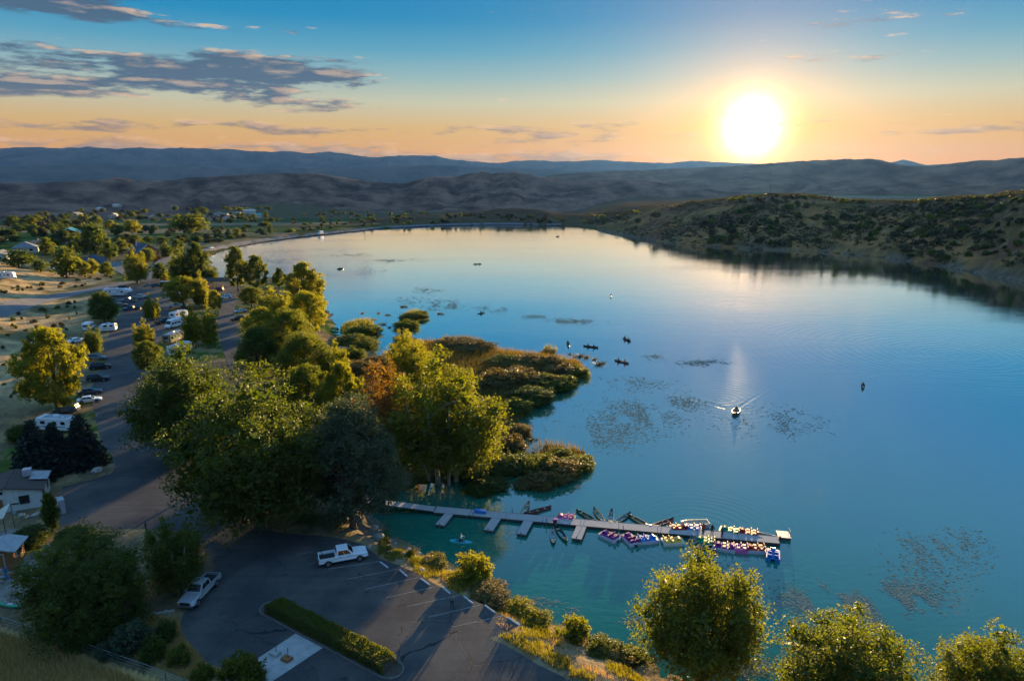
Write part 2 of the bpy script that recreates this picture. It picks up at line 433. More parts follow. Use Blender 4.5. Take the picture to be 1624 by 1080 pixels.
# ------------------------------------------------------------------ ground: one sheet out to the mountains
def build_ground():
    azs = np.concatenate([np.linspace(-180, -44, 40, endpoint=False), np.linspace(-44, 44, 620, endpoint=False), np.linspace(44, 180, 40, endpoint=False)])
    rs = np.concatenate([[0.5, 8, 16], np.geomspace(24, 900, 400), np.geomspace(930, 16000, 90)])
    A, Rr = np.meshgrid(np.radians(azs), rs, indexing='ij')
    x = Rr * np.sin(A); y = Rr * np.cos(A)
    z, sd = terrain(x, y)
    fx, fy, fz, fs = x.ravel(), y.ravel(), z.ravel(), sd.ravel()
    na, nr = x.shape
    i, j = np.meshgrid(np.arange(na), np.arange(nr - 1), indexing='ij')
    a = i * nr + j; b = ((i + 1) % na) * nr + j
    faces = np.stack([a, b, b + 1, a + 1], -1).reshape(-1, 4)
    # colours of the land: dry grass, green turf, bare soil, brush, far fields
    dry = np.array([0.34, 0.245, 0.12]); soil = np.array([0.22, 0.155, 0.10]); turf = np.array([0.055, 0.085, 0.022])
    brush = np.array([0.050, 0.058, 0.022]); red = np.array([0.13, 0.062, 0.038]); mud = np.array([0.055, 0.045, 0.03]); gravel = np.array([0.24, 0.21, 0.17])
    n1 = fbm(fx * 0.05, fy * 0.05, 4); n2 = fbm(fx * 0.3 + 40, fy * 0.3, 4); n3 = fbm(fx * 0.006 + 3, fy * 0.006 + 8, 4); n4 = fbm(fx * 0.018, fy * 0.03 + 30, 4)
    r = np.hypot(fx, fy); az_ = azdeg(fx, fy)
    def mixc(c, k, f): f = np.clip(f, 0, 1)[:, None]; return c * (1 - f) + k * f
    c = np.tile(turf, (len(fx), 1)).astype(float)
    c = mixc(c, soil * 0.8, sstep(0.44, 0.58, n1) * 0.8)
    c = mixc(c, dry, sstep(0.46, 0.62, n2) * 0.5)
    # dry slope on the left
    ax, ay = ROAD_L[1]; bx, by = ROAD_L[3]; L = math.hypot(bx - ax, by - ay)
    u = -((fx - ax) * (by - ay) - (fy - ay) * (bx - ax)) / L
    sl_ = sstep(12, 24, u) * sstep(125, 150, fy) * (1 - sstep(430, 470, fy))
    c = mixc(c, dry * 0.95 + soil * 0.35, sl_); c = mixc(c, soil * 0.8, sl_ * sstep(0.5, 0.62, n2) * 0.6); c = mixc(c, brush * 1.3, sl_ * sstep(0.58, 0.66, n1) * 0.7)
    # foreground dry grass
    below = (fy < np.interp(fx, [f[0] for f in FENCE], [f[1] for f in FENCE])) & (fx < -10)
    c = mixc(c, np.array([0.44, 0.29, 0.12]), below * 1.0); c = mixc(c, soil, below * sstep(.5, .62, n1) * .4)
    # gravelly shore strip by the lot
    shore = sstep(12, 4, fs) * (fs > 0) * (fy < 110) * (fx < 40)
    c = mixc(c, gravel * 0.8, shore * sstep(0.42, 0.6, n2)); c = mixc(c, dry, shore * sstep(0.45, 0.6, n1) * 0.6)
    # spit mud
    spit = (fs > 0) * sstep(100, 110, fy) * (1 - sstep(280, 300, fy)) * sstep(-45, -25, fx)
    c = mixc(c, mud, spit)
    # hill across the lake, its colour reddened to carry the warm lens flare
    hill = (fs > 0) & (az_ > 4.5) & (fy > 150)
    hc = np.tile(np.array([0.270, 0.138, 0.052]), (len(fx), 1)).astype(float)
    hc = mixc(hc, np.array([0.085, 0.066, 0.026]), sstep(0.46, 0.58, n1) * 0.7); hc = mixc(hc, red, sstep(0.50, 0.64, n4) * 0.8); hc = mixc(hc, dry * 0.8, sstep(0.60, 0.70, n2) * 0.5)
    hc = mixc(hc, gravel * 0.6, sstep(10, 2, fs) * sstep(0.46, 0.6, n1) * 0.6)
    c = np.where(hill[:, None], hc, c)
    # land beyond the houses and the dam
    fld = sstep(420, 520, r) * (az_ < 7) * (fs > 0)
    fc = np.tile(np.array([0.085, 0.082, 0.034]), (len(fx), 1)).astype(float)
    fc = mixc(fc, turf * 1.1, sstep(0.52, 0.6, n3)); fc = mixc(fc, dry * 0.75, sstep(0.5, 0.62, n4)); fc = mixc(fc, red, (np.exp(-((fy - 860) / 130) ** 2) * (az_ > -22)) * 0.9)
    c = mixc(c, fc, fld)
    # far plain fields: strips
    pl = sstep(1000, 1300, r)
    strip = vnoise(fx * 0.0011 + 9, fy * 0.006); strip2 = vnoise(fx * 0.0016 + 3, fy * 0.009 + 7)
    pc = np.tile(np.array([0.12, 0.095, 0.05]), (len(fx), 1)).astype(float)
    pc = mixc(pc, np.array([0.055, 0.085, 0.03]), sstep(0.55, 0.62, strip)); pc = mixc(pc, np.array([0.24, 0.18, 0.10]), sstep(0.62, 0.68, strip2))
    c = mixc(c, pc, pl)
    c = mixc(c, np.array([0.10, 0.066, 0.036]), sstep(700, 780, r) * (az_ > -3) * (az_ < 40) * (1 - sstep(2400, 3000, r)) * .9)
    c = np.where((fs < 0)[:, None], mud * 0.8, c)
    V3 = np.stack([fx, fy, fz], -1)
    GROUND_BVH.append(BVHTree.FromPolygons(V3.tolist(), faces.tolist()))
    me = np_mesh('ground', np.stack([fx, fy, fz], -1), faces, True, np.clip(c, 0, 1))
    m = bpy.data.materials.new('ground_cover'); m.use_nodes = True; n = NT(m.node_tree); bs = m.node_tree.nodes['Principled BSDF']
    at = n.n('ShaderNodeAttribute', attribute_name='tint').outputs['Color']; v = n.n('ShaderNodeTexCoord').outputs['Object']
    f1 = n.noise(v, 1.7, 6, 0.65); f2 = n.noise(v, 0.16, 5, 0.6)
    k = n.math('ADD', n.math('MULTIPLY', f1, 0.9), n.math('MULTIPLY', f2, 0.9))
    cc = n.mix(1.0, at, n.ramp(n.math('SUBTRACT', k, 0.4), [(0.15, (0.45, 0.45, 0.42)), (0.5, (1, 1, 1)), (0.85, (1.6, 1.52, 1.3))]), 'MULTIPLY')
    n.l.new(cc, bs.inputs['Base Color']); bs.inputs['Roughness'].default_value = 1.0; bs.inputs['Specular IOR Level'].default_value = 0.0
    bp = n.n('ShaderNodeBump'); bp.inputs['Strength'].default_value = 0.8; bp.inputs['Distance'].default_value = 0.25
    n.put(bp.inputs['Height'], k); n.l.new(bp.outputs[0], bs.inputs['Normal'])
    tag(link('ground', me, m), 'land around the lake: dry grass, turf and soil', kind='structure')
build_ground()

# ------------------------------------------------------------------ lake
def poly_sheet(poly, z, grow=0.0):
    p = [Vector((a, b, z)) for a, b in poly]
    if grow:
        n = len(p); area = sum(p[i].x * p[(i + 1) % n].y - p[(i + 1) % n].x * p[i].y for i in range(n)); sg = 1 if area > 0 else -1
        q_ = []
        for i in range(n):
            d = (p[(i + 1) % n] - p[i - 1]); d.z = 0; d.normalize(); q_.append(p[i] + Vector((d.y, -d.x, 0)) * grow * sg)
        p = q_
    return p, [tuple(t) for t in tessellate_polygon([p])]
WAKE = P(1165, 654, 0); RING = P(1112, 838, 0)
def build_lake():
    p, t = poly_sheet(SHORE, 0.0, 2.5)
    mb = MB(); t = [f if (p[f[1]] - p[f[0]]).cross(p[f[2]] - p[f[0]]).z > 0 else f[::-1] for f in t]; mb.add(p, t)
    m = bpy.data.materials.new('lake_water'); m.use_nodes = True; n = NT(m.node_tree); b = m.node_tree.nodes['Principled BSDF']
    v = n.n('ShaderNodeNewGeometry').outputs['Position']
    sp = n.n('ShaderNodeSeparateXYZ'); n.l.new(v, sp.inputs[0]); X_, Y_, _ = sp.outputs
    tone = n.noise(v, 0.02, 3)
    b.inputs['IOR'].default_value = 1.33; b.inputs['Roughness'].default_value = 0.9; b.inputs['Specular IOR Level'].default_value = 0.0
    n.l.new(n.mix(tone, (0.004, 0.130, 0.092, 1), (0.010, 0.160, 0.110, 1)), b.inputs['Base Color'])
    st = n.comb(n.math('MULTIPLY', X_, 0.55), Y_, 0.0)
    w1 = n.noise(st, 1.1, 3, 0.55); w2 = n.noise(st, 0.23, 2, 0.5)
    calm = n.smooth(n.noise(n.comb(n.math('MULTIPLY', X_, 0.35), Y_, 4.0), 0.022, 4, 0.6), 0.36, 0.66)
    h = n.math('ADD', n.math('MULTIPLY', w1, n.math('ADD', 0.012, n.math('MULTIPLY', calm, 0.046))), n.math('MULTIPLY', w2, 0.03))
    def rings(c, wl, r0, r1, amp, sx=1.0):
        dx = n.math('MULTIPLY', n.math('SUBTRACT', X_, c[0]), sx); dy = n.math('SUBTRACT', Y_, c[1])
        d = n.math('SQRT', n.math('ADD', n.math('MULTIPLY', dx, dx), n.math('MULTIPLY', dy, dy)))
        s_ = n.math('SINE', n.math('ADD', n.math('MULTIPLY', d, 2 * math.pi / wl), n.math('MULTIPLY', w2, 9.0)))
        return n.math('MULTIPLY', s_, n.math('MULTIPLY', amp, n.math('SUBTRACT', 1.0, n.smooth(d, r0, r1))))
    h = n.math('ADD', h, rings(RING, 1.3, 3, 24, 0.008))
    h = n.math('ADD', h, rings((WAKE[0], WAKE[1] + 9), 1.9, 6, 34, 0.009))
    h = n.math('ADD', h, rings((P(1500, 560)[0], P(1500, 560)[1]), 2.6, 20, 80, 0.010))
    # V of the motor boat, opening away from the viewer
    dx = n.math('ABSOLUTE', n.math('SUBTRACT', X_, WAKE[0])); dy = n.math('SUBTRACT', Y_, WAKE[1] + 0.5)
    arm = n.math('SUBTRACT', dx, n.math('MULTIPLY', dy, 0.85))
    g = n.math('EXPONENT', n.math('MULTIPLY', n.math('POWER', n.math('DIVIDE', arm, 1.3), 2.0), -1.0))
    g = n.math('MULTIPLY', g, n.math('MULTIPLY', n.smooth(dy, 0.0, 2.0), n.math('SUBTRACT', 1.0, n.smooth(dy, 6, 22))))
    h = n.math('ADD', h, n.math('MULTIPLY', n.math('MULTIPLY', g, n.math('SINE', n.math('MULTIPLY', arm, 3.4))), 0.022))
    # churned water behind the boat
    inside = n.math('MULTIPLY', n.smooth(arm, -0.5, -3.0), n.math('MULTIPLY', n.smooth(dy, 0.0, 1.5), n.math('SUBTRACT', 1.0, n.smooth(dy, 4, 14))))
    h = n.math('ADD', h, n.math('MULTIPLY', n.math('MULTIPLY', n.noise(v, 2.2, 3), inside), 0.05))
    bp = n.n('ShaderNodeBump'); bp.inputs['Strength'].default_value = 0.62; bp.inputs['Distance'].default_value = 1.0
    n.put(bp.inputs['Height'], h); n.l.new(bp.outputs[0], b.inputs['Normal'])
    # mirror part grows towards grazing view, over the teal body of the water
    gl = n.n('ShaderNodeBsdfGlossy'); gl.inputs['Roughness'].default_value = 0.06; gl.inputs['Color'].default_value = (1, 1, 1, 1); n.l.new(bp.outputs[0], gl.inputs['Normal'])
    lw = n.n('ShaderNodeLayerWeight'); lw.inputs['Blend'].default_value = 0.5; n.l.new(bp.outputs[0], lw.inputs['Normal'])
    fac = n.math('ADD', 0.03, n.math('MULTIPLY', 0.95, n.smooth(lw.outputs['Facing'], 0.36, 0.90)))
    mx = n.n('ShaderNodeMixShader'); n.put(mx.inputs[0], fac); n.l.new(b.outputs[0], mx.inputs[1]); n.l.new(gl.outputs[0], mx.inputs[2])
    n.l.new(mx.outputs[0], m.node_tree.nodes['Material Output'].inputs[0])
    tag(mb.build('lake_water', m), 'calm lake reflecting the evening sky', kind='structure')
build_lake()

# ------------------------------------------------------------------ mountains and hills (outlines at their own distance, with depth)
M_MTN = pmat('far_mountain_rock', (0.06, 0.07, 0.06), 0.95, col2=(0.14, 0.11, 0.085), scale=0.003, detail=9, coord='Object', spec=0.0, bump=0.6, bscale=0.0015, bdist=120)
M_HILL = pmat('dry_hill_brush', (0.048, 0.029, 0.021), 0.95, col2=(0.27, 0.145, 0.095), scale=0.010, detail=10, spec=0.0, bump=0.6, bscale=0.005, bdist=40)
M_HILL2 = pmat('broad_hill_scrub', (0.095, 0.054, 0.034), 0.95, col2=(0.29, 0.160, 0.090), scale=0.006, detail=10, spec=0.0, bump=0.6, bscale=0.0035, bdist=60)
def ridge(name, crest, r0, rc, r1, zb, mat, gully, label, seed, na=900, nr=50, az_pad=14):
    pts = []
    for a, b in crest:
        d = ray(a, b); hd = math.hypot(d[0], d[1])
        pts.append((math.degrees(math.atan2(d[0], d[1])), CAM_H + d[2] / hd * rc))
    pa = [p[0] for p in pts]; pz = [p[1] for p in pts]
    azs = np.linspace(pa[0] - az_pad, pa[-1] + az_pad, na); t = np.linspace(0, 1, nr)
    A, T = np.meshgrid(azs, t, indexing='ij')
    tc_ = (rc - r0) / (r1 - r0)
    rr = r0 + (r1 - r0) * T
    x = rr * np.sin(np.radians(A)); y = rr * np.cos(np.radians(A))
    cz = np.interp(A, pa, pz)
    edge = sstep(pa[0] - az_pad, pa[0] - az_pad * 0.3, A) * (1 - sstep(pa[-1] + az_pad * 0.3, pa[-1] + az_pad, A))
    s_ = np.where(T < tc_, T / tc_, 1 - (T - tc_) / (1 - tc_))
    s_ = np.clip(s_, 0, 1)
    lat = x * gully + seed; lon = y * gully * 0.6
    rg = 1 - np.abs(fbm(lat, lon, 5, 0.55) * 2 - 1)            # ridged relief
    prof = s_ ** 1.05 * (1 - 0.62 * (1 - s_ ** 2) * (1 - rg) * 2.2) * (1 - 0.45 * (1 - s_ ** 3) * fbm(lat * 2.3, lon * 2.3, 4))
    prof = np.clip(prof, 0, 1)
    z = zb + (cz + (fbm(A * 2.2 + seed + 40, A * 0 + 3, 5, 0.6) - 0.5) * 0.045 * (cz - zb) - zb) * prof * edge
    i, j = np.meshgrid(np.arange(na - 1), np.arange(nr - 1), indexing='ij'); a = i * nr + j
    f = np.stack([a, a + nr, a + nr + 1, a + 1], -1).reshape(-1, 4)
    tag(link(name, np_mesh(name, np.stack([x.ravel(), y.ravel(), z.ravel()], -1), f, True), mat), label, kind='structure')
ridge('distant_mountains', [(-250, 238), (-60, 232), (0, 235), (48, 233.5), (95, 235), (140, 233), (190, 236), (222, 233.5), (255, 236), (300, 234.5), (345, 237), (362, 236), (392, 240), (430, 241),
      (450, 239.5), (490, 243), (522, 241), (560, 246), (590, 250), (640, 246.5), (690, 247), (715, 253), (760, 257), (790, 259), (816, 255), (858, 254.5), (880, 256.5), (920, 255.5),
      (943, 253.5), (985, 256), (1025, 257.5), (1060, 259), (1100, 255), (1140, 257.5), (1180, 259), (1250, 262), (1400, 262), (1432, 253), (1470, 262), (1560, 258), (1624, 262), (1900, 262)],
      7600, 10500, 12500, -75, M_MTN, 0.0011, 'blue mountain range along the far horizon', 3.0)
ridge('middle_mountains', [(-250, 262), (0, 262), (140, 258), (300, 262), (430, 266), (600, 263), (690, 259), (760, 264), (900, 269), (1000, 269), (1080, 274)],
      5600, 6900, 8200, -75, M_MTN, 0.0016, 'lower blue foothills in front of the far mountain range', 31.0, 700, 40)
ridge('broad_hill', [(840, 284), (880, 277), (935, 273), (1000, 271), (1060, 268), (1130, 265), (1190, 262), (1250, 257), (1300, 254), (1340, 252.5), (1385, 252), (1405, 256), (1430, 262), (1470, 264),
      (1520, 258), (1545, 255), (1580, 254), (1600, 251), (1624, 250), (1700, 247), (1900, 250), (2050, 260)],
      2900, 4300, 6200, -72, M_HILL2, 0.0024, 'broad flat-topped hill below the sun', 12.0, 800, 60, 10)
ridge('rolling_hills', [(-300, 300), (-60, 296), (0, 290), (60, 290), (100, 287.5), (150, 285), (180, 281), (215, 285), (260, 287), (300, 281.5), (350, 279), (400, 275.5), (445, 274.5), (490, 273.5), (520, 277), (560, 284),
      (600, 289), (640, 291), (665, 284), (680, 280), (725, 279), (745, 274), (765, 271.5), (780, 274.5), (812, 272), (840, 276), (880, 284), (905, 288), (940, 284.5), (985, 284), (1040, 288), (1090, 296), (1150, 303), (1220, 310), (1300, 313)],
      1950, 2700, 4000, -62, M_HILL, 0.0062, 'dark brushy hills behind the valley', 5.5, 900, 90, 6)
# bare scar on the hill face is part of its colour; nothing to add

# ------------------------------------------------------------------ haze
def build_haze():
    mb = MB(); mb.box((0, 2500, 240), (27000, 21600, 760))
    m = bpy.data.materials.new('evening_haze'); m.use_nodes = True; n = NT(m.node_tree); m.node_tree.nodes.clear()
    v = n.n('ShaderNodeVolumePrincipled'); v.inputs['Color'].default_value = (0.06, 0.32, 1.0, 1); v.inputs['Density'].default_value = 1.7e-5; v.inputs['Anisotropy'].default_value = 0.0
    w = n.n('ShaderNodeVolumePrincipled'); w.inputs['Color'].default_value = (1.0, 0.72, 0.42, 1); w.inputs['Density'].default_value = 0.17e-5; w.inputs['Anisotropy'].default_value = 0.72   # dust, scatters forward
    ad = n.n('ShaderNodeAddShader'); n.l.new(v.outputs[0], ad.inputs[0]); n.l.new(w.outputs[0], ad.inputs[1])
    o = n.n('ShaderNodeOutputMaterial'); n.l.new(ad.outputs[0], o.inputs['Volume'])
    m.cycles.homogeneous_volume = True
    tag(mb.build('haze', m), 'thin evening haze over the valley', kind='stuff')
build_haze()
# ------------------------------------------------------------------ paved surfaces, roads, painted lines
def asphalt():
    m = bpy.data.materials.new('worn_asphalt'); m.use_nodes = True; n = NT(m.node_tree); b = m.node_tree.nodes['Principled BSDF']
    v = n.n('ShaderNodeTexCoord').outputs['Object']
    base = n.mix(n.smooth(n.noise(v, 0.16, 6, 0.62), 0.34, 0.66), (0.044, 0.043, 0.045, 1), (0.090, 0.082, 0.075, 1))
    base = n.mix(n.math('MULTIPLY', n.smooth(n.noise(v, 3.0, 6, 0.7), 0.45, 0.75), 0.35), base, (0.125, 0.115, 0.10, 1))
    mp = n.n('ShaderNodeMapping'); n.l.new(v, mp.inputs[0]); mp.inputs['Rotation'].default_value = (0, 0, 0.45); mp.inputs['Scale'].default_value = (0.06, 1.1, 1)
    base = n.mix(n.math('MULTIPLY', n.smooth(n.noise(mp.outputs[0], 1.0, 5, 0.6), 0.48, 0.66), 0.5), base, (0.045, 0.043, 0.043, 1))      # tyre-worn streaks
    wv = n.vmath('ADD', v, n.vmath('MULTIPLY', n.noise(v, 0.5, 3, out=1), (2.2, 2.2, 0)))
    vo = n.n('ShaderNodeTexVoronoi', feature='DISTANCE_TO_EDGE'); n.put(vo.inputs['Vector'], wv); vo.inputs['Scale'].default_value = 0.13
    crack = n.math('MULTIPLY', n.math('SUBTRACT', 1.0, n.smooth(vo.outputs['Distance'], 0.001, 0.007)), n.smooth(n.noise(v, 0.11, 2), 0.42, 0.56))
    base = n.mix(n.math('MULTIPLY', crack, 0.85), base, (0.010, 0.010, 0.011, 1))
    spot = n.math('MULTIPLY', n.smooth(n.noise(v, 0.75, 2), 0.66, 0.76), 0.6); base = n.mix(spot, base, (0.014, 0.014, 0.015, 1))       # oil stains
    n.l.new(base, b.inputs['Base Color']); b.inputs['Roughness'].default_value = 0.85; b.inputs['Specular IOR Level'].default_value = 0.25
    bp = n.n('ShaderNodeBump'); bp.inputs['Strength'].default_value = 0.35; bp.inputs['Distance'].default_value = 0.04; n.put(bp.inputs['Height'], n.math('SUBTRACT', n.noise(v, 9.0, 5, 0.7), crack)); n.l.new(bp.outputs[0], b.inputs['Normal'])
    return m
M_ASPH = asphalt()
M_GRAV = pmat('grey_gravel', (0.15, 0.135, 0.115), 0.95, col2=(0.25, 0.225, 0.19), scale=1.2, detail=8, bump=0.6, bscale=9, spec=0.1)
M_ROAD = pmat('pale_road', (0.13, 0.125, 0.125), 0.9, col2=(0.19, 0.18, 0.175), scale=0.25, detail=8, spec=0.2)
M_CONC = pmat('pale_concrete', (0.27, 0.27, 0.26), 0.85, col2=(0.38, 0.37, 0.35), scale=1.1, detail=8, bump=0.2)
M_PAINT = pmat('worn_white_paint', (0.12, 0.115, 0.105), 0.8, col2=(0.34, 0.32, 0.28), scale=5.0)
M_STOP = pmat('wheel_stop_concrete', (0.42, 0.43, 0.43), 0.8, col2=(0.56, 0.56, 0.55), scale=2.5, bump=0.2)
def sheet(name, poly, z, mat, label, seg=1.5, jit=0.18, seed=3):
    rnd = random.Random(seed); pts = []
    for i in range(len(poly)):                                     # worn, slightly ragged edge
        a = Vector(poly[i]); b = Vector(poly[(i + 1) % len(poly)]); k = max(1, int((b - a).length / seg))
        for j in range(k):
            p = a.lerp(b, j / k); pts.append((p.x + rnd.uniform(-jit, jit), p.y + rnd.uniform(-jit, jit)))
    p, t = poly_sheet(pts, z)
    mb = MB(); mb.add(p, t); o = mb.build(name, mat)
    bm = bmesh.new(); bm.from_mesh(o.data); bmesh.ops.recalc_face_normals(bm, faces=bm.faces)
    if sum(f.normal.z for f in bm.faces) < 0: bmesh.ops.reverse_faces(bm, faces=bm.faces)
    bm.to_mesh(o.data); bm.free()
    return tag(o, label, kind='structure')
lot = sheet('parking_lot', LOT, PAVE_Z + 0.012, M_ASPH, 'dark asphalt parking lot and campground road')
sheet('campground_lane', LANE, PAVE_Z + 0.016, M_ASPH, 'second asphalt lane between the campsite trees', seed=5)
sheet('kiosk_yard', KIOSK_YARD, PAVE_Z + 0.020, M_GRAV, 'gravel yard by the rental kiosk', seed=6)
def strip(name, px, w, mat, label, dz=0.12, pts=None):
    pts = [Vector((*(G(a, b).xy), 0)) for a, b in px] if pts is None else [Vector((a, b, 0)) for a, b in pts]
    dense = []
    for a, b in zip(pts[:-1], pts[1:]):
        k = max(1, int((b - a).length / 5))
        dense += [a.lerp(b, j / k) for j in range(k)]
    dense.append(pts[-1])
    for _ in range(3):
        dense = [dense[0]] + [(dense[i - 1] + dense[i] * 2 + dense[i + 1]) / 4 for i in range(1, len(dense) - 1)] + [dense[-1]]
    rows = []; nw = 5
    for i, p in enumerate(dense):
        d = (dense[min(i + 1, len(dense) - 1)] - dense[max(i - 1, 0)]).normalized(); s_ = Vector((d.y, -d.x, 0))
        rows.append([p + s_ * w * (j / (nw - 1) - 0.5) for j in range(nw)])
    v = np.array([[tuple(c) for c in r] for r in rows]).reshape(-1, 3); z, _ = terrain(v[:, 0], v[:, 1], True)
    v[:, 2] = np.maximum(z, 0.3) + dz
    i, j = np.meshgrid(np.arange(len(rows) - 1), np.arange(nw - 1), indexing='ij'); a = i * nw + j
    f = np.stack([a, a + 1, a + nw + 1, a + nw], -1).reshape(-1, 4)
    me = np_mesh(name, v, f, True); o = link(name, me, mat)
    if me.polygons[0].normal.z < 0: me.flip_normals()
    return tag(o, label, kind='structure')
strip('hillside_road', [(-60, 512), (0, 494), (60, 476), (110, 466), (160, 457), (200, 448), (232, 444)], 8, M_ROAD, 'pale road climbing the dry slope on the left')
strip('side_track', [(0, 482), (40, 477), (85, 472)], 5, M_GRAV, 'gravel track beside the hillside road')
strip('town_road', [(232, 444), (205, 434), (190, 425), (182, 416)], 7, M_ROAD, 'pale road leading up to the houses')
strip('shore_road', [(240, 441), (250, 424), (262, 410), (300, 402), (340, 394), (400, 383.5), (460, 376), (520, 370), (600, 361.5), (700, 356.5), (800, 355), (890, 356)], 6, M_ROAD, 'pale road along the far dam and shoreline', 0.2)
# painted stall lines and wheel stops
STALL = [((521.6, 902), (601.7, 890)), ((551, 918), (631, 902)), ((579.5, 934), (665, 915)), ((612, 947.6), (697, 928.5)), ((645, 961.5), (731, 943)), ((680, 978), (766, 958)), ((717, 994), (803, 975)),
         ((487, 895), (506, 890)), ((470, 880), (497, 874))]
def painted(parent, a, b, w=0.10, z=PAVE_Z + 0.017):
    a = Vector((*P(*a, z), z)); b = Vector((*P(*b, z), z)); d = (b - a).normalized(); s_ = Vector((-d.y, d.x, 0)) * w / 2
    mb = MB(); k = 10
    for i in range(k):
        p0 = a.lerp(b, i / k); p1 = a.lerp(b, (i + 0.97) / k); mb.quad(p0 - s_, p1 - s_, p1 + s_, p0 + s_)
    mb.build('painted_line', M_PAINT, parent)
for a, b in STALL: painted(lot, a, b)
for a, b in (((118, 667), (152, 661)), ((152, 661), (154, 656)), ((118, 651), (150, 645)), ((224, 716), (258, 700)), ((372, 534), (392, 526))): painted(lot, a, b)
STOPS = [(609, 896), (639.5, 909), (674, 922.7), (707, 936), (742.7, 951.6), (777, 966), (815, 986)]
def make_stop():
    mb = MB(); rings = []
    for x in (-0.92, -0.86, 0.86, 0.92):
        e = 0.6 if abs(x) > 0.9 else 1
        rings.append([(x, -0.085 * e, 0), (x, 0.085 * e, 0), (x, 0.06 * e, 0.13 * e), (x, -0.06 * e, 0.13 * e)])
    mb.loft(rings)
    for x in (-0.6, 0.6): mb.tube([(x, 0, 0.128), (x, 0, 0.138)], 0.025, 8)
    return mb.mesh('wheel_stop', M_STOP)
_stop = make_stop()
_ord = ['first wheel stop of the row, beside the white pickup truck', 'second wheel stop in the row, counted from the white pickup truck', 'third wheel stop in the row, counted from the white pickup truck',
        'middle wheel stop of the seven, three from each end', 'wheel stop just right of the standing person', 'last but one wheel stop, two stalls past the standing person', 'last wheel stop at the lower right end of the parking row']
for i, (a, b) in enumerate(STOPS):
    z = PAVE_Z + 0.014; p = P(a, b, z); q1 = Vector(P(609, 896, z)); q2 = Vector(P(815, 986, z)); d = q2 - q1
    o = link('wheel_stop', _stop); o.location = (*p, z); o.rotation_euler = (0, 0, math.atan2(d.y, d.x) + random.Random(i).uniform(-.05, .05) - 0.25)
    tag(o, _ord[i], 'wheel stop', 'wheel stops along the stalls')

# ------------------------------------------------------------------ trees: unit-sized crowns of leaf faces, then copies
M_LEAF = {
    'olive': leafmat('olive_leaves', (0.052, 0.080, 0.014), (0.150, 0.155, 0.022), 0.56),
    'gold': leafmat('yellow_green_leaves', (0.095, 0.115, 0.014), (0.230, 0.215, 0.022), 0.58),  # strong yellow-green leaf colour
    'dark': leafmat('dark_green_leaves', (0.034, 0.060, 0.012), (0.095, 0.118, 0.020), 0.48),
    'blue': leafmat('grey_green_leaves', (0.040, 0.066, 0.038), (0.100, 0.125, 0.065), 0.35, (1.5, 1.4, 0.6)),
    'spruce': leafmat('spruce_needles', (0.012, 0.022, 0.018), (0.028, 0.040, 0.030), 0.15),
    'juniper': leafmat('juniper_needles', (0.034, 0.036, 0.014), (0.085, 0.072, 0.026), 0.25),
    'reed': leafmat('rusty_reeds', (0.085, 0.076, 0.024), (0.21, 0.160, 0.048), 0.42, (1.7, 1.45, 0.42)),
    'flare_red': leafmat('flare_tinted_leaves', (0.075, 0.046, 0.014), (0.185, 0.100, 0.026), 0.5),  # red lens-flare tint put into the leaf colour of one tree
    'grass': leafmat('dry_grass_blades', (0.34, 0.235, 0.085), (0.62, 0.46, 0.20), 0.35, (1.4, 1.1, 0.5)),
    'greengrass': leafmat('green_grass_blades', (0.085, 0.095, 0.018), (0.23, 0.20, 0.04), 0.45),
}
M_BARK = pmat('grey_brown_bark', (0.065, 0.050, 0.038), 0.9, col2=(0.14, 0.115, 0.09), scale=6, bump=0.5)
M_PALEBARK = pmat('pale_bark', (0.17, 0.15, 0.12), 0.9, col2=(0.30, 0.27, 0.22), scale=6, bump=0.4)

def leaves(pos, size, tint, rs, stretch=1.0, up=0.0, nrm=None, align=0.0):
    """one rhombic leaf face per position"""
    n = len(pos)
    a = rs.normal(size=(n, 3)); a[:, 2] = a[:, 2] * (1 - up) + up * 2.2 * np.abs(a[:, 2]) + up
    a /= np.linalg.norm(a, axis=1)[:, None]
    b = rs.normal(size=(n, 3))
    if nrm is not None: b = b * (1 - align) + np.cross(a, nrm) * align * 1.5
    b -= (b * a).sum(1)[:, None] * a; b /= np.linalg.norm(b, axis=1)[:, None] + 1e-9
    s_ = size * rs.uniform(0.45, 1.0, n) * rs.choice([0.8, 1.0, 1.5], n)
    a = a * (s_ * stretch)[:, None]; b = b * (s_ * 0.62)[:, None]
    v = np.stack([pos - a, pos + b - a * 0.1, pos + a, pos - b - a * 0.1], 1).reshape(-1, 3)
    f = np.arange(4 * n).reshape(-1, 4)
    return v, f, np.repeat(np.clip(tint, 0, 1), 4)
def sph(rs, n):
    d = rs.normal(size=(n, 3)); return d / np.linalg.norm(d, axis=1)[:, None]
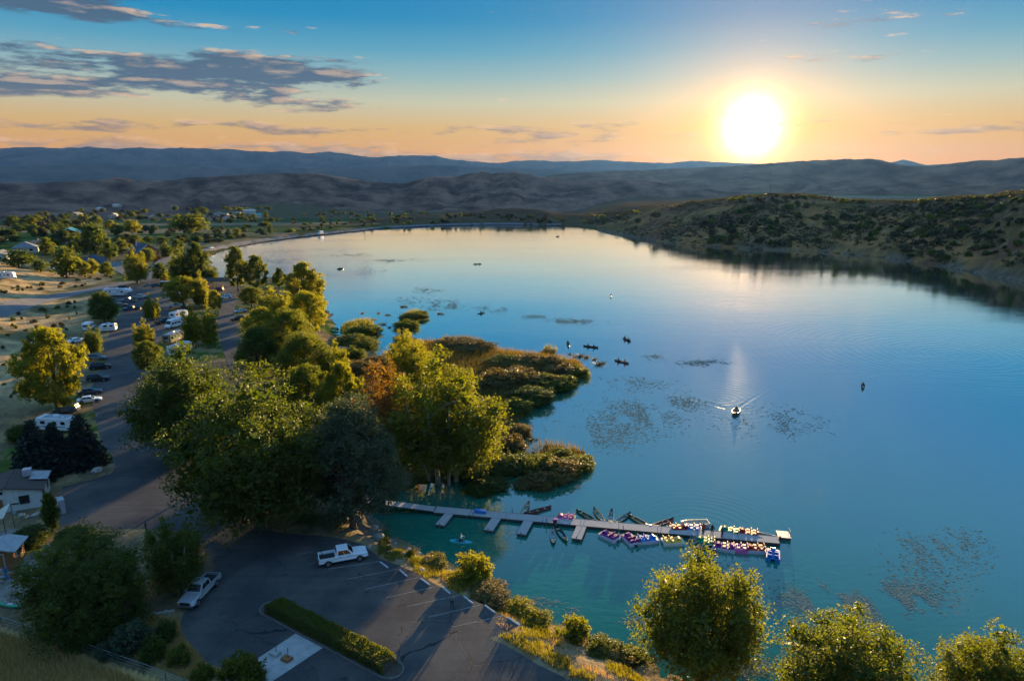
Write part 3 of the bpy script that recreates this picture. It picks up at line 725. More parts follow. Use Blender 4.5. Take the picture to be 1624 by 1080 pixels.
def crown_mesh(name, lobes, n, leaf, seed, flat=0.75, up=0.0, sub=26, stretch=1.0, fuzz=0.16):
    """lobes: (x,y,z,rx,rz) ellipsoids; each carries tufts of leaves near its surface"""
    rs = np.random.RandomState(seed); P_, T_, N_ = [], [], []
    vol = np.array([l[3] ** 1.6 * l[4] ** 0.8 for l in lobes]); cnt = (n * vol / vol.sum()).astype(int)
    for (lx, ly, lz, rx, rz), c in zip(lobes, cnt):
        k = max(5, int(sub * (rx / 0.2) ** 1.3)); d = sph(rs, k); d[:, 2] = np.where(d[:, 2] < -flat, -d[:, 2], d[:, 2])
        rad = rs.uniform(0.70, 1.08, k) ** 0.8
        cen = np.array([lx, ly, lz]) + d * rad[:, None] * np.array([rx, rx, rz])
        ct = rs.uniform(0, 1, k); who = rs.randint(0, k, c)
        fz = rx * (fuzz + 0.10)
        p = cen[who] + np.clip(rs.normal(size=(c, 3)), -1.6, 1.6) * fz * np.array([0.62, 0.62, 0.50])
        P_.append(p); T_.append(ct[who] * 0.6 + rs.uniform(0, 0.4, c)); N_.append(d[who])
    p = np.concatenate(P_); t = np.concatenate(T_); nn = np.concatenate(N_)
    p[:, 2] = np.maximum(p[:, 2], 0.012)
    v, f, tt = leaves(p, leaf, t, rs, stretch, up, nn, 0.35)
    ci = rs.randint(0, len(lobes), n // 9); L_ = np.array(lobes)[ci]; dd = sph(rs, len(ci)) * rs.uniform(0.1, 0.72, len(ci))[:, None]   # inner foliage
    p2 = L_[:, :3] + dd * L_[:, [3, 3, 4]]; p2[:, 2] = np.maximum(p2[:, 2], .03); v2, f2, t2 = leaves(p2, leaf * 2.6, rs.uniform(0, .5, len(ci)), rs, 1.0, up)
    v = np.concatenate([v, v2]); f = np.concatenate([f, f2 + 4 * len(p)]); tt = np.concatenate([tt, t2])
    v[:, 2] = np.maximum(v[:, 2], 0.004)
    return np_mesh(name, v, f, False, np.stack([tt, tt, tt], -1))
def round_lobes(seed, n=15, z0=0.30, z1=0.97, rmax=0.40, size=(0.16, 0.25), top=0.55):
    rnd = random.Random(seed); L = [(0, 0, (z0 + z1) / 2, rmax * 0.62, (z1 - z0) * 0.34)]
    for i in range(n):
        h = z0 + (z1 - z0) * ((i + 0.5) / n); env = math.sin(math.pi * min(1, max(0.07, (h - z0) / (z1 - z0) * 0.86 + 0.12))) ** 0.65
        s_ = rnd.uniform(*size); a = i * 2.39996 + rnd.uniform(-.5, .5); r = max(0.02, (rmax * env - s_ * 0.55)) * rnd.uniform(0.8, 1.15)
        L.append((r * math.cos(a), r * math.sin(a), min(h, 1 - s_ * 0.55), s_, s_ * rnd.uniform(0.6, 0.95)))
    return L
def plume_lobes(seed, n=11, rmax=0.36, z0=0.1):
    rnd = random.Random(seed); L = []
    for i in range(n):
        a = i * 2.39996 + rnd.uniform(-.4, .4); r = rmax * math.sqrt((i + 0.5) / n); top = 1.0 - 0.34 * (r / rmax) ** 2 - (rnd.uniform(0.0, 0.24) if i else 0)
        for t in (0.10, 0.34, 0.60, 0.87):
            s_ = rnd.uniform(0.13, 0.19) * (1.18 - 0.45 * t); h = z0 + (top - z0) * t
            L.append((r * math.cos(a) * (0.7 + 0.35 * t), r * math.sin(a) * (0.7 + 0.35 * t), h, s_, (top - z0) * 0.20))
    return L
def bush_lobes(seed, n=9, rmax=0.36):
    rnd = random.Random(seed); L = [(0, 0, 0.42, 0.26, 0.36)]
    for i in range(n):
        a = i * 2.39996 + rnd.uniform(-.4, .4); r = rmax * math.sqrt((i + 0.6) / n); s_ = rnd.uniform(0.14, 0.2)
        h = rnd.uniform(0.55, 0.8) * (1 - 0.55 * (r / rmax) ** 2)
        L.append((r * math.cos(a), r * math.sin(a), h, s_, s_ * 1.35)); L.append((r * math.cos(a) * 1.05, r * math.sin(a) * 1.05, h * 0.4, s_, s_ * 1.2))
    return L
def spruce_mesh(name, n, seed, leaf=0.035):
    rs = np.random.RandomState(seed); P_, T_ = [], []
    lv = 17
    for k in range(lv):
        z = 0.06 + 0.90 * (k / (lv - 1)); rad = 0.49 * (1 - z) ** 0.85 + 0.02; nb = max(5, int(17 * (1 - z) + 5))
        for b in range(nb):
            a = 2 * math.pi * (b + rs.rand() * 0.7) / nb; L_ = rad * rs.uniform(0.8, 1.1); m_ = int(n * rad / 60)+6
            t = rs.uniform(0.1, 1, m_) ** 0.7
            x = np.cos(a) * L_ * t; y = np.sin(a) * L_ * t; zz = z - 0.07 * t * (1 - z) + 0.03 * t * t
            sp_ = 0.028 * (1.2 - t) + 0.008
            P_.append(np.stack([x, y, zz], -1) + rs.normal(size=(m_, 3)) * np.array([1, 1, 0.45]) * sp_[:, None]); T_.append(rs.rand() * 0.5 + rs.uniform(0, .5, m_))
    p = np.concatenate(P_); t = np.concatenate(T_)
    v, f, tt = leaves(p, leaf * 0.62, t, rs, 1.7)
    return np_mesh(name, v, f, False, np.stack([tt] * 3, -1))
def blade_mesh(name, n, seed, spread=0.5, w=0.012, h=(0.5, 1.0), lean=0.22, clumps=0):
    """upright pointed blades, unit height"""
    rs = np.random.RandomState(seed)
    if clumps:
        c = sph(rs, clumps)[:, :2] * (rs.uniform(0, 1, clumps) ** 0.5)[:, None] * spread; p = c[rs.randint(0, clumps, n)] + rs.normal(size=(n, 2)) * spread * 0.09
    else: p = sph(rs, n)[:, :2] * (rs.uniform(0, 1, n) ** 0.5)[:, None] * spread
    hh = rs.uniform(*h, n) * (1 - 0.35 * np.clip(np.linalg.norm(p, axis=1) / spread, 0, 1) ** 2); a = rs.uniform(0, 2 * np.pi, n); l = rs.uniform(0, lean, n) * hh
    la = rs.uniform(0, 2 * np.pi, n); b0 = np.stack([p[:, 0], p[:, 1], np.zeros(n)], -1); sx = np.stack([np.cos(a), np.sin(a), np.zeros(n)], -1) * w * rs.uniform(.6, 1.4, n)[:, None]
    tip = b0 + np.stack([np.cos(la) * l, np.sin(la) * l, hh], -1); mid = b0 + (tip - b0) * 0.55 + np.stack([np.cos(la), np.sin(la), 0 * l], -1) * (-0.12 * l)[:, None]
    v = np.stack([b0 - sx, b0 + sx, mid + sx * 0.8, tip, mid - sx * 0.8], 1).reshape(-1, 3); k = np.arange(n)[:, None] * 5
    f = np.concatenate([np.concatenate([k, k + 1, k + 2, k + 4], 1), np.concatenate([k + 4, k + 2, k + 3, k + 3], 1)], 0)
    t = np.repeat(rs.rand(n), 5)
    f = f[:n]; tri = np.concatenate([k + 4, k + 2, k + 3], 1)
    me = bpy.data.meshes.new(name); allf = [tuple(r) for r in f] + [tuple(r) for r in tri]
    me.from_pydata(v.tolist(), [], allf); at = me.color_attributes.new('tint', 'FLOAT_COLOR', 'POINT')
    c = np.ones((len(v), 4), np.float32); c[:, 0] = c[:, 1] = c[:, 2] = t; at.data.foreach_set('color', c.ravel()); me.update()
    return me
def trunk_mesh(name, seed, lobes, stems=1, base=0.03, z0=0.3, mat=None, lean=0.05):
    rnd = random.Random(seed); mb = MB()
    for s_ in range(stems):
        a = 2 * math.pi * s_ / max(1, stems) + rnd.uniform(-.3, .3); r0 = 0.0 if stems == 1 else rnd.uniform(0.03, 0.16)
        bx, by = r0 * math.cos(a), r0 * math.sin(a); k = 2.0 if stems > 1 else 1
        top = Vector((bx * k + rnd.uniform(-lean, lean), by * k + rnd.uniform(-lean, lean), z0 + 0.22)); r = base if stems == 1 else base * rnd.uniform(0.45, 0.8)
        mb.tube([(bx, by, -0.02), (bx * 1.1 + 0.004, by * 1.1, z0 * 0.12), (bx + (top.x - bx) * .4, by + (top.y - by) * .4, z0 * 0.6), tuple(top)], [r * 1.5, r * 1.05, r * 0.8, r * 0.45], 8)
        for l in rnd.sample(lobes, min(len(lobes), 6 if stems == 1 else 3)):
            st = Vector((bx, by, 0)).lerp(top, rnd.uniform(0.55, 0.95)); st.z = max(st.z, z0 * 0.7); e = Vector(l[:3]); m_ = st.lerp(e, 0.5) + Vector((0, 0, 0.03))
            mb.tube([st, m_, e], [r * 0.5, r * 0.3, r * 0.1], 6)
    return mb.mesh(name, mat or M_BARK, True)
PROTO = {}
def proto(key, lobes, n, leaf, seed, stems=1, base=0.03, z0=0.3, tm=None, **kw):
    PROTO[key] = (crown_mesh(key + '_crown', lobes, n, leaf, seed, **kw), trunk_mesh(key + '_trunk', seed, lobes, stems, base, z0, tm))
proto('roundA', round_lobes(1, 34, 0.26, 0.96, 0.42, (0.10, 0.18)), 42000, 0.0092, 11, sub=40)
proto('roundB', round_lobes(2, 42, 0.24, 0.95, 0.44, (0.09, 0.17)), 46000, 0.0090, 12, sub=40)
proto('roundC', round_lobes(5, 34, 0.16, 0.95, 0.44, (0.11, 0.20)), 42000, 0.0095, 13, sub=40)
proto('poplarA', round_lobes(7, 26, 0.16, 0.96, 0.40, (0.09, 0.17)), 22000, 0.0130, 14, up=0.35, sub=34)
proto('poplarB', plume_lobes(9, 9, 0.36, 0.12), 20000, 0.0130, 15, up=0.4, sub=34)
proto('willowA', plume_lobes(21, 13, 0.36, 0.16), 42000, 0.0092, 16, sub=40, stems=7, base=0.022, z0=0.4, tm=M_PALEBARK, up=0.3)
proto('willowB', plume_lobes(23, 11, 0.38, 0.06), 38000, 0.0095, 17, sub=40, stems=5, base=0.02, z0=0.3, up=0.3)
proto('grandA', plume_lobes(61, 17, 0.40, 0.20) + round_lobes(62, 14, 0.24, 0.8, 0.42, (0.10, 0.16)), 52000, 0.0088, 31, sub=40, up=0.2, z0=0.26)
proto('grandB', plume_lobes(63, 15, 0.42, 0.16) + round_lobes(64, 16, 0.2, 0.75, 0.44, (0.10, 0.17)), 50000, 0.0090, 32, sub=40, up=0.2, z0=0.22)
proto('bushA', bush_lobes(31), 11000, 0.021, 18, stems=5, base=0.02, z0=0.3, up=0.3)
proto('bushB', bush_lobes(33, 12), 12000, 0.019, 19, stems=5, base=0.02, z0=0.3)
proto('farA', round_lobes(41, 12, 0.14, 0.97, 0.42, (0.18, 0.27)), 2600, 0.034, 20)
proto('farB', round_lobes(43, 14, 0.10, 0.98, 0.38, (0.15, 0.24)), 2600, 0.034, 21)
proto('farC', plume_lobes(45, 8, 0.36, 0.08), 2600, 0.034, 22)
proto('shrub', bush_lobes(47, 6), 420, 0.075, 23, stems=3, base=0.03)
proto('shrub2', bush_lobes(49, 5), 420, 0.075, 24, stems=3, base=0.03)
proto('column', [(0, 0, 0.2 + 0.13 * i, 0.34 * (1 - abs(i - 2.2) / 7), 0.14) for i in range(6)], 4000, 0.03, 25, base=0.05, z0=0.15, up=0.5)
PROTO['spruce'] = (spruce_mesh('spruce_crown', 11000, 26), trunk_mesh('spruce_trunk', 26, [(0, 0, 0.9, .1, .1)], 1, 0.022, 0.7))
PROTO['reed'] = (blade_mesh('reed_blades', 170, 27, 0.5, 0.014, (0.25, 1.0), 0.9, 7), None)
PROTO['tall_bush'] = (crown_mesh('tall_bush_crown', plume_lobes(51, 12, 0.36, 0.05), 9000, 0.020, 28, up=0.6, stretch=1.5), trunk_mesh('tall_bush_trunk', 28, plume_lobes(51, 12), 6, 0.018, 0.3))
def plant(name, key, mat, loc, w, h, rz, label, cat='tree', group=None, parts=('crown', 'trunk')):
    cr, tk = PROTO[key]
    root = empty(name, loc, rz)
    if not len(cr.materials): cr.materials.append(M_LEAF[mat])
    c = link(parts[0], cr, None, root); c.scale = (w, w, h)
    c.material_slots[0].link = 'OBJECT'; c.material_slots[0].material = M_LEAF[mat]
    if tk is not None and parts[1]:
        t = link(parts[1], tk, None, root); t.scale = (w, w, h)
    return tag(root, label, cat, group)
def size_at(px, base, top, wpx):
    g = G(px, base); zc = depth(*g); d = ray(px, top); hd = math.hypot(d[0], d[1]); hor = math.hypot(g.x, g.y)
    return g, wpx * zc / FPX, max(0.6, CAM_H + d[2] / hd * hor - g.z)
_tr = random.Random(99)
def tree(name, key, mat, px, base, top, wpx, label, cat='tree', group=None, parts=('crown', 'trunk'), k=1.0):
    g, w, h = size_at(px, base, top, wpx)
    return plant(name, key, mat, g, w * 1.08 * k, h, _tr.uniform(0, 6.28), label, cat, group, parts)

# foreground by the near bank
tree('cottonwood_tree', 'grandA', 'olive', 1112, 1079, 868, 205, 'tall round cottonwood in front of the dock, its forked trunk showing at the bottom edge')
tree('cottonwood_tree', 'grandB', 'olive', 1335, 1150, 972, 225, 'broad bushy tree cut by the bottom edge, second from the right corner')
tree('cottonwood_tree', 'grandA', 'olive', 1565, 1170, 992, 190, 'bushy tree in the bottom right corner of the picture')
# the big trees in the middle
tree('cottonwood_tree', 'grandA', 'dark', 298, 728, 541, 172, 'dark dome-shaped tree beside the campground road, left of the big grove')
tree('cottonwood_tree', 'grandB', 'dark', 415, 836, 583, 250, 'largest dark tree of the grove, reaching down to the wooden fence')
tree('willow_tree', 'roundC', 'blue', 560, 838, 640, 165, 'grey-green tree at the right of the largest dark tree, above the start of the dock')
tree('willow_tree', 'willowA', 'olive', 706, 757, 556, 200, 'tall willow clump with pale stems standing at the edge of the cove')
tree('willow_tree', 'willowB', 'flare_red', 620, 720, 572, 130, 'tree with a red lens-flare tint in its leaf colour, between the grey-green tree and the willow clump')
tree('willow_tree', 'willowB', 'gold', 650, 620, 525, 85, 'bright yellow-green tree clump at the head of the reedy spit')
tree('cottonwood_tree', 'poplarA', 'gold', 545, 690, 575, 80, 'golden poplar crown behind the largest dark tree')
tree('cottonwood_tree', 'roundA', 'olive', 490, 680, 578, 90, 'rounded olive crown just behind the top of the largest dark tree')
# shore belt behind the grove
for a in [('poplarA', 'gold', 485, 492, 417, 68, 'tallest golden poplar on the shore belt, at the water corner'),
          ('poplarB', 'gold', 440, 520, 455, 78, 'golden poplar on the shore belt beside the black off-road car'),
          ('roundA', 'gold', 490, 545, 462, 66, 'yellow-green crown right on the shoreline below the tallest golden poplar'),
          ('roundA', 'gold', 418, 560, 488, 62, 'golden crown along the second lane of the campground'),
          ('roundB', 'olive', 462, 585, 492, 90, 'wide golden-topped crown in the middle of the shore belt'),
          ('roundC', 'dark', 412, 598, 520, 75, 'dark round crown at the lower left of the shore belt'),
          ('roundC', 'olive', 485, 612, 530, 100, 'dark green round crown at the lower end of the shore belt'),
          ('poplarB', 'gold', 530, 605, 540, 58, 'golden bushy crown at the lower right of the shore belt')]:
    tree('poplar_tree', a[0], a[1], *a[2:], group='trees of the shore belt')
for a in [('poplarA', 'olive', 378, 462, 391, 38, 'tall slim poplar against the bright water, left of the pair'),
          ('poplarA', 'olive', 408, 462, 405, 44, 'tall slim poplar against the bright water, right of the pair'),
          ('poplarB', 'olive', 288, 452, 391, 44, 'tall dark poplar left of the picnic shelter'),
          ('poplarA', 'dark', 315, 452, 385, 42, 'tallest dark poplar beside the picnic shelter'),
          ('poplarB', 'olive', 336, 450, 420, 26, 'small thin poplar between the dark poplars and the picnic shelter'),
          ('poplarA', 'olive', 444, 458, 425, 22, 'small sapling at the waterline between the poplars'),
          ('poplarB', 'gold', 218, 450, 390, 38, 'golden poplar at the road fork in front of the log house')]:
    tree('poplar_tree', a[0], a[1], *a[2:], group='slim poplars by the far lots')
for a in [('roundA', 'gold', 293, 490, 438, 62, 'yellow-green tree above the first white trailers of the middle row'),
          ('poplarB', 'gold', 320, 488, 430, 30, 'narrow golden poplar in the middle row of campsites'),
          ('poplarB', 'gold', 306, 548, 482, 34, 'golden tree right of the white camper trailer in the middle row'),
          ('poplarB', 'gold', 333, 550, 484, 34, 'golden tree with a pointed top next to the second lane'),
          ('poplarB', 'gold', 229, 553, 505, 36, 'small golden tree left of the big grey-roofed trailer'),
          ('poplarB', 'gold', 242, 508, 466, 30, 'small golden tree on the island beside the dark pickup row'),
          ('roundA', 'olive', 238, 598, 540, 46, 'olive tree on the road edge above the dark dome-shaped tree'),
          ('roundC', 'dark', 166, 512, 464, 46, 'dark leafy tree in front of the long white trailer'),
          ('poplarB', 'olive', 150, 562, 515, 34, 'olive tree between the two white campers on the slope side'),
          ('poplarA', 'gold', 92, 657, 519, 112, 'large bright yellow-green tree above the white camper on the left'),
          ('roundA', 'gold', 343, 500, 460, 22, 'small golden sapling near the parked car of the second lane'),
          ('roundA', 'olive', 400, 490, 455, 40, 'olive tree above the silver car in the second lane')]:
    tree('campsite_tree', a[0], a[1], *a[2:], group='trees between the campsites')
for a in [(62, 757, 664, 80, 'left dark spruce on the grass island in front of the white camper'), (134, 737, 655, 72, 'right dark spruce at the bend of the campground road'), (92, 745, 668, 62, 'dark spruce standing between the two bigger spruces')]:
    tree('spruce_tree', 'spruce', 'spruce', *a, group='spruces on the grass island')
tree('columnar_tree', 'column', 'dark', 84, 842, 780, 34, 'dark narrow egg-shaped tree in front of the white office')
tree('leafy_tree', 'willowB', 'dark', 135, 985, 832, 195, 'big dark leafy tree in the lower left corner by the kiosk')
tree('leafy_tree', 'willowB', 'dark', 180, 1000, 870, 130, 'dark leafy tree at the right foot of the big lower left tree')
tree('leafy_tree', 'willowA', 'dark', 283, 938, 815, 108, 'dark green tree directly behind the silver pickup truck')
for a in [('bushA', 'blue', 213, 1033, 972, 66, 'round blue-green juniper bush by the fence'), ('bushB', 'blue', 165, 1042, 1018, 34, 'small teal shrub touching the fence'),
          ('bushB', 'dark', 264, 1015, 980, 40, 'dark shrub between the blue-green juniper and the asphalt'), ('bushA', 'olive', 388, 1100, 1020, 80, 'olive bush at the bottom edge beside the concrete pad'),
          ('bushB', 'dark', 50, 862, 832, 60, 'low dark shrub below the egg-shaped tree'), ('bushA', 'dark', 115, 860, 830, 60, 'low dark hedge shrub along the yard above the yellow kayak'),
          ('bushB', 'dark', 30, 700, 672, 40, 'dark shrub on the lawn at the left edge'),
          ('tall_bush', 'dark', 245, 1046, 1005, 46, 'ragged dark shrub right of the blue-green juniper, above the fence'), ('tall_bush', 'olive', 285, 1052, 1022, 44, 'olive shrub at the curve of the asphalt edge'),
          ('bushB', 'dark', 130, 1024, 990, 60, 'wide dark shrub under the big lower left tree, behind the fence'), ('tall_bush', 'dark', 85, 1006, 962, 60, 'tall dark shrub at the left foot of the big lower left tree'),
          ('tall_bush', 'olive', 322, 1078, 1052, 40, 'low olive shrub at the bottom edge left of the concrete pad')]:
    tree('shrub', *a[:2], *a[2:], cat='shrub', parts=('foliage', 'stems'))
# bank bushes
for a in [('tall_bush', 'gold', 752, 922, 866, 66, 'bright spiky willow bush on the bank below the paddleboarder'), ('bushB', 'reed', 777, 950, 912, 62, 'tawny rounded bush on the bank right of the spiky willow bush'),
          ('tall_bush', 'gold', 735, 925, 895, 48, 'low golden bush left of the spiky willow bush'), ('tall_bush', 'gold', 820, 972, 940, 56, 'yellow-green bush on the bank opposite the last stalls'),
          ('tall_bush', 'gold', 850, 988, 958, 50, 'low bush at the bank, right end of the parking row'), ('tall_bush', 'gold', 913, 1013, 968, 50, 'bright upright bush on the bank halfway to the big foreground cottonwood'),
          ('tall_bush', 'olive', 955, 1035, 1000, 58, 'green bush on the bank left of the foreground cottonwood'), ('tall_bush', 'olive', 1000, 1046, 1012, 48, 'low green bush closest to the trunk of the foreground cottonwood'),
          ('tall_bush', 'greengrass', 690, 893, 870, 40, 'grassy clump on the bank beside the white pickup')]:
    tree('bank_bush', a[0], a[1], a[2], a[3], a[4] + (a[3] - a[4]) * (.12 if a[2] in (752, 913) else .48), a[5] * (1 if a[2] in (752, 913) else 1.3), a[6], cat='bush', group='bushes on the near bank', parts=('foliage', 'stems'))
for i in range(58):                                              # low scrub between them
    t = _tr.random(); x = 612 + 440 * t + _tr.uniform(-14, 10); y = float(np.interp(x, [600, 690, 760, 830, 900, 960, 1060], [858, 888, 920, 958, 1000, 1030, 1072])) + _tr.uniform(-6, 14)
    g = G(x, y); s_ = _tr.uniform(.7, 2.0)
    if g.z < .25 or ground_clear(np.array([g.x]), np.array([g.y]))[0] < .6: continue
    wh = 'beside the white pickup' if x < 690 else 'along the parking stalls' if x < 830 else 'left of the foreground cottonwood'
    mm = _tr.choice(['gold', 'olive', 'greengrass', 'reed', 'grass'])
    plant('bank_scrub', _tr.choice(['tall_bush', 'reed', 'reed', 'shrub2']), mm, g - Vector((0, 0, .05)), s_, s_ * _tr.uniform(.5, .9), _tr.uniform(0, 6), 'low ragged scrub on the near bank ' + wh, 'scrub', 'low scrub on the bank ' + wh, ('foliage', None))
# reedy spit and islets
_sp = [('bushA', 'reed', 735, 552, 522, 62), ('bushB', 'reed', 712, 550, 524, 45), ('bushB', 'reed', 762, 556, 528, 46), ('bushA', 'olive', 800, 578, 548, 58), ('bushB', 'reed', 838, 578, 550, 60), ('bushA', 'reed', 872, 580, 550, 42), ('bushB', 'reed', 870, 560, 547, 22),
       ('bushA', 'reed', 890, 592, 562, 52), ('bushB', 'olive', 912, 596, 566, 40), ('bushA', 'olive', 862, 612, 572, 62), ('bushB', 'reed', 825, 606, 566, 66), ('bushA', 'olive', 893, 612, 578, 44), ('bushB', 'dark', 845, 636, 592, 60), ('bushA', 'reed', 790, 612, 562, 60),
       ('bushA', 'dark', 818, 655, 612, 44), ('bushB', 'reed', 826, 690, 655, 32), ('bushA', 'reed', 812, 712, 672, 40), ('bushB', 'dark', 815, 742, 700, 60),
       ('bushA', 'olive', 560, 545, 510, 46), ('bushB', 'olive', 580, 528, 500, 42), ('bushA', 'olive', 575, 552, 522, 46), ('bushB', 'reed', 598, 580, 548, 40), ('bushA', 'reed', 575, 590, 552, 46), ('bushB', 'olive', 556, 568, 532, 40),
       ('bushA', 'olive', 655, 505, 483, 34), ('bushB', 'olive', 645, 520, 495, 34), ('bushB', 'olive', 668, 500, 486, 20), ('bushA', 'reed', 640, 545, 515, 34),
       ('bushA', 'olive', 860, 745, 700, 58), ('bushB', 'reed', 885, 755, 708, 60), ('bushA', 'olive', 905, 745, 705, 50), ('bushB', 'olive', 926, 735, 710, 34), ('bushB', 'reed', 862, 768, 728, 50), ('bushA', 'olive', 890, 725, 695, 34), ('bushB', 'reed', 835, 770, 745, 36),
       ('bushB', 'dark', 770, 775, 745, 60), ('bushA', 'dark', 745, 752, 715, 60), ('bushB', 'dark', 795, 748, 716, 50)]
for i, (k_, m_, x, b, t, w) in enumerate(_sp):
    where = 'on the islet left of the spit' if x < 605 and b < 600 else 'on the little islet at the head of the spit' if x < 700 else 'on the low islet off the cove' if x > 828 and b > 700 else 'at the edge of the cove' if b > 640 else 'on the reedy spit'
    tree('marsh_bush', 'tall_bush' if i % 3 else k_, m_, x, b, t + (b - t) * .48, w * 1.4, {'reed': 'rusty brown', 'olive': 'olive green', 'dark': 'dark green'}[m_] + ' marsh bush ' + where, 'bush', ('marsh bushes ' + where + ' ' + m_), ('foliage', 'stems'))
# emergent weeds near the spit
_em = [(600, 497), (615, 500), (606, 515), (604, 524), (618, 520), (592, 507), (640, 487), (868, 566), (930, 567), (943, 570), (918, 566), (951, 578), (698, 498), (575, 497), (835, 690), (845, 698), (905, 562), (924, 587)]
for x, y in _em:
    g = Vector((*P(x, y, 0), -0.1)); s_ = _tr.uniform(1.2, 2.4)
    plant('reed_tuft', 'reed', 'juniper' if _tr.random() < .7 else 'reed', g, s_ * 1.5, s_ * 0.55, _tr.uniform(0, 6), 'small tuft of reeds standing in the shallow water off the spit', 'reeds', 'reed tufts in the shallows', ('blades', None))

# ------------------------------------------------------------------ trees round the houses and in the valley
_ft = [('farA', 'dark', 30, 424, 398, 50, 'dark round tree in front of the grey-roofed house'), ('farA', 'dark', 64, 432, 413, 28, 'small dark tree beside the white car near the lawn'), ('farA', 'olive', 106, 441, 394, 48, 'round olive tree on the grass right of the lawn'),
       ('farB', 'gold', 135, 440, 415, 22, 'small yellow-green tree by the blue-roofed house'), ('farA', 'gold', 148, 437, 412, 20, 'yellow-green shrub tree in front of the blue-roofed house'), ('farB', 'olive', 170, 438, 417, 26, 'olive tree at the corner of the town road'),
       ('farB', 'olive', 76, 405, 378, 26, 'green tree beside the grey-roofed house'), ('farA', 'dark', 152, 408, 358, 50, 'big dark tree behind the blue-roofed house'), ('farB', 'dark', 175, 412, 385, 30, 'dark tree left of the log house'),
       ('farC', 'dark', 264, 408, 382, 26, 'dark conical tree right of the log house'), ('farB', 'dark', 282, 402, 380, 24, 'dark tree beside the shoreline road bend'), ('farA', 'olive', 236, 415, 395, 24, 'olive shrub tree at the foot of the log house'),
       ('farA', 'olive', 305, 368, 341, 60, 'broad olive tree group crown beyond the log house'), ('farB', 'olive', 285, 366, 343, 36, 'olive crown left of the broad olive crown beyond the log house'), ('farA', 'gold', 210, 370, 350, 32, 'yellow-green tree beyond the teal-roofed barn'),
       ('farB', 'gold', 175, 366, 350, 22, 'yellow-green tree just right of the teal-roofed barn'), ('farA', 'olive', 185, 374, 355, 24, 'olive tree behind the big dark tree'), ('farA', 'dark', 255, 445, 418, 28, 'dark tree at the entrance of the campground'),
       ('farB', 'gold', 262, 447, 434, 14, 'small golden shrub beside the box trailer'), ('farA', 'dark', 120, 398, 383, 26, 'dark bush between the barn and the big dark tree'), ('farB', 'olive', 193, 402, 382, 26, 'olive tree touching the roof of the log house')]
for a in _ft: tree('village_tree', a[0], a[1], *a[2:], group='trees round the houses')
_fr = random.Random(5)
def scatter_px(n, poly, fn, seed):
    """n points in a photo polygon, kept apart"""
    r_ = random.Random(seed); xs = [p[0] for p in poly]; ys = [p[1] for p in poly]; k = 0; tries = 0
    while k < n and tries < n * 60:
        tries += 1; x = r_.uniform(min(xs), max(xs)); y = r_.uniform(min(ys), max(ys))
        if polydist([x], [y], poly)[0] < 0: fn(x, y, r_); k += 1
def belt(x, y, r_):
    g, w, h = size_at(x, y, y - r_.uniform(7, 16), r_.uniform(12, 30))
    plant('belt_tree', r_.choice(['farA', 'farB', 'farC']), r_.choice(['dark', 'dark', 'olive', 'olive', 'juniper']), g, w, h, r_.uniform(0, 6), 'tree in the dense dark belt left of the houses', 'tree', 'trees of the belt left of the houses')
scatter_px(46, [(-10, 362), (60, 352), (150, 352), (160, 366), (120, 375), (95, 372), (40, 382), (-10, 392)], belt, 11)
def HT(x): return 'bushy tree in the hollow ' + ('right behind the log house' if x < 270 else 'above the bend of the shoreline road' if x < 350 else 'along the dam road towards the white van')
def belt2(x, y, r_):
    g, w, h = size_at(x, y, y - r_.uniform(5, 10), r_.uniform(8, 20))
    plant('hollow_tree', r_.choice(['farA', 'farB', 'shrub']), r_.choice(['dark', 'olive', 'blue', 'juniper']), g, w, h, r_.uniform(0, 6), HT(x), 'tree', HT(x))
scatter_px(60, [(190, 366), (250, 376), (290, 390), (330, 388), (400, 376), (480, 366), (440, 358), (350, 362), (260, 366), (240, 356)], belt2, 12)
def VT(x): return 'small dark tree in the wooded strip on the valley floor, ' + ('at the left edge' if x < 110 else 'behind the teal-roofed barn' if x < 220 else 'behind the log house' if x < 320 else 'left of the dam mound')
def gap_tree(x, y, r_):
    g, w, h = size_at(x, y, y - r_.uniform(8, 18), r_.uniform(14, 30))
    lb = 'leafy tree ' + ('between the barn and the grey-roofed house' if x < 150 else 'left of the log house' if x < 215 else 'right of the log house')
    plant('garden_tree', r_.choice(['farA', 'farB', 'farC']), r_.choice(['dark', 'olive', 'dark', 'juniper']), g, w, h, r_.uniform(0, 6), lb, 'tree', lb)
scatter_px(30, [(85, 378), (130, 372), (190, 376), (250, 384), (300, 396), (290, 408), (240, 398), (180, 396), (120, 402), (85, 392)], gap_tree, 21)
def belt3(x, y, r_):
    g, w, h = size_at(x, y, y - r_.uniform(3.5, 8), r_.uniform(6, 16))
    plant('valley_tree', r_.choice(['farA', 'farB']), r_.choice(['dark', 'dark', 'juniper', 'olive']), g, w, h, r_.uniform(0, 6), VT(x), 'tree', VT(x))
scatter_px(120, [(0, 356), (60, 342), (140, 336), (260, 334), (340, 332), (430, 332), (440, 352), (330, 356), (240, 352), (120, 348), (0, 362)], belt3, 13)
def DS(x): return 'dark shrub on the reddish mound behind the dam, ' + ('near the parked white van' if x < 560 else 'at the middle of the mound' if x < 720 else 'towards the right end of the dam')
def belt4(x, y, r_):
    g, w, h = size_at(x, y, y - r_.uniform(3, 6.5), r_.uniform(4, 10))
    plant('dam_shrub', r_.choice(['shrub', 'shrub2']), r_.choice(['juniper', 'dark']), g, w, h, r_.uniform(0, 6), DS(x), 'shrub', DS(x), ('foliage', 'stems'))
scatter_px(130, [(430, 345), (500, 336), (620, 338), (760, 340), (880, 346), (930, 354), (880, 355), (800, 354), (700, 355), (600, 360), (520, 366), (480, 366)], belt4, 14)
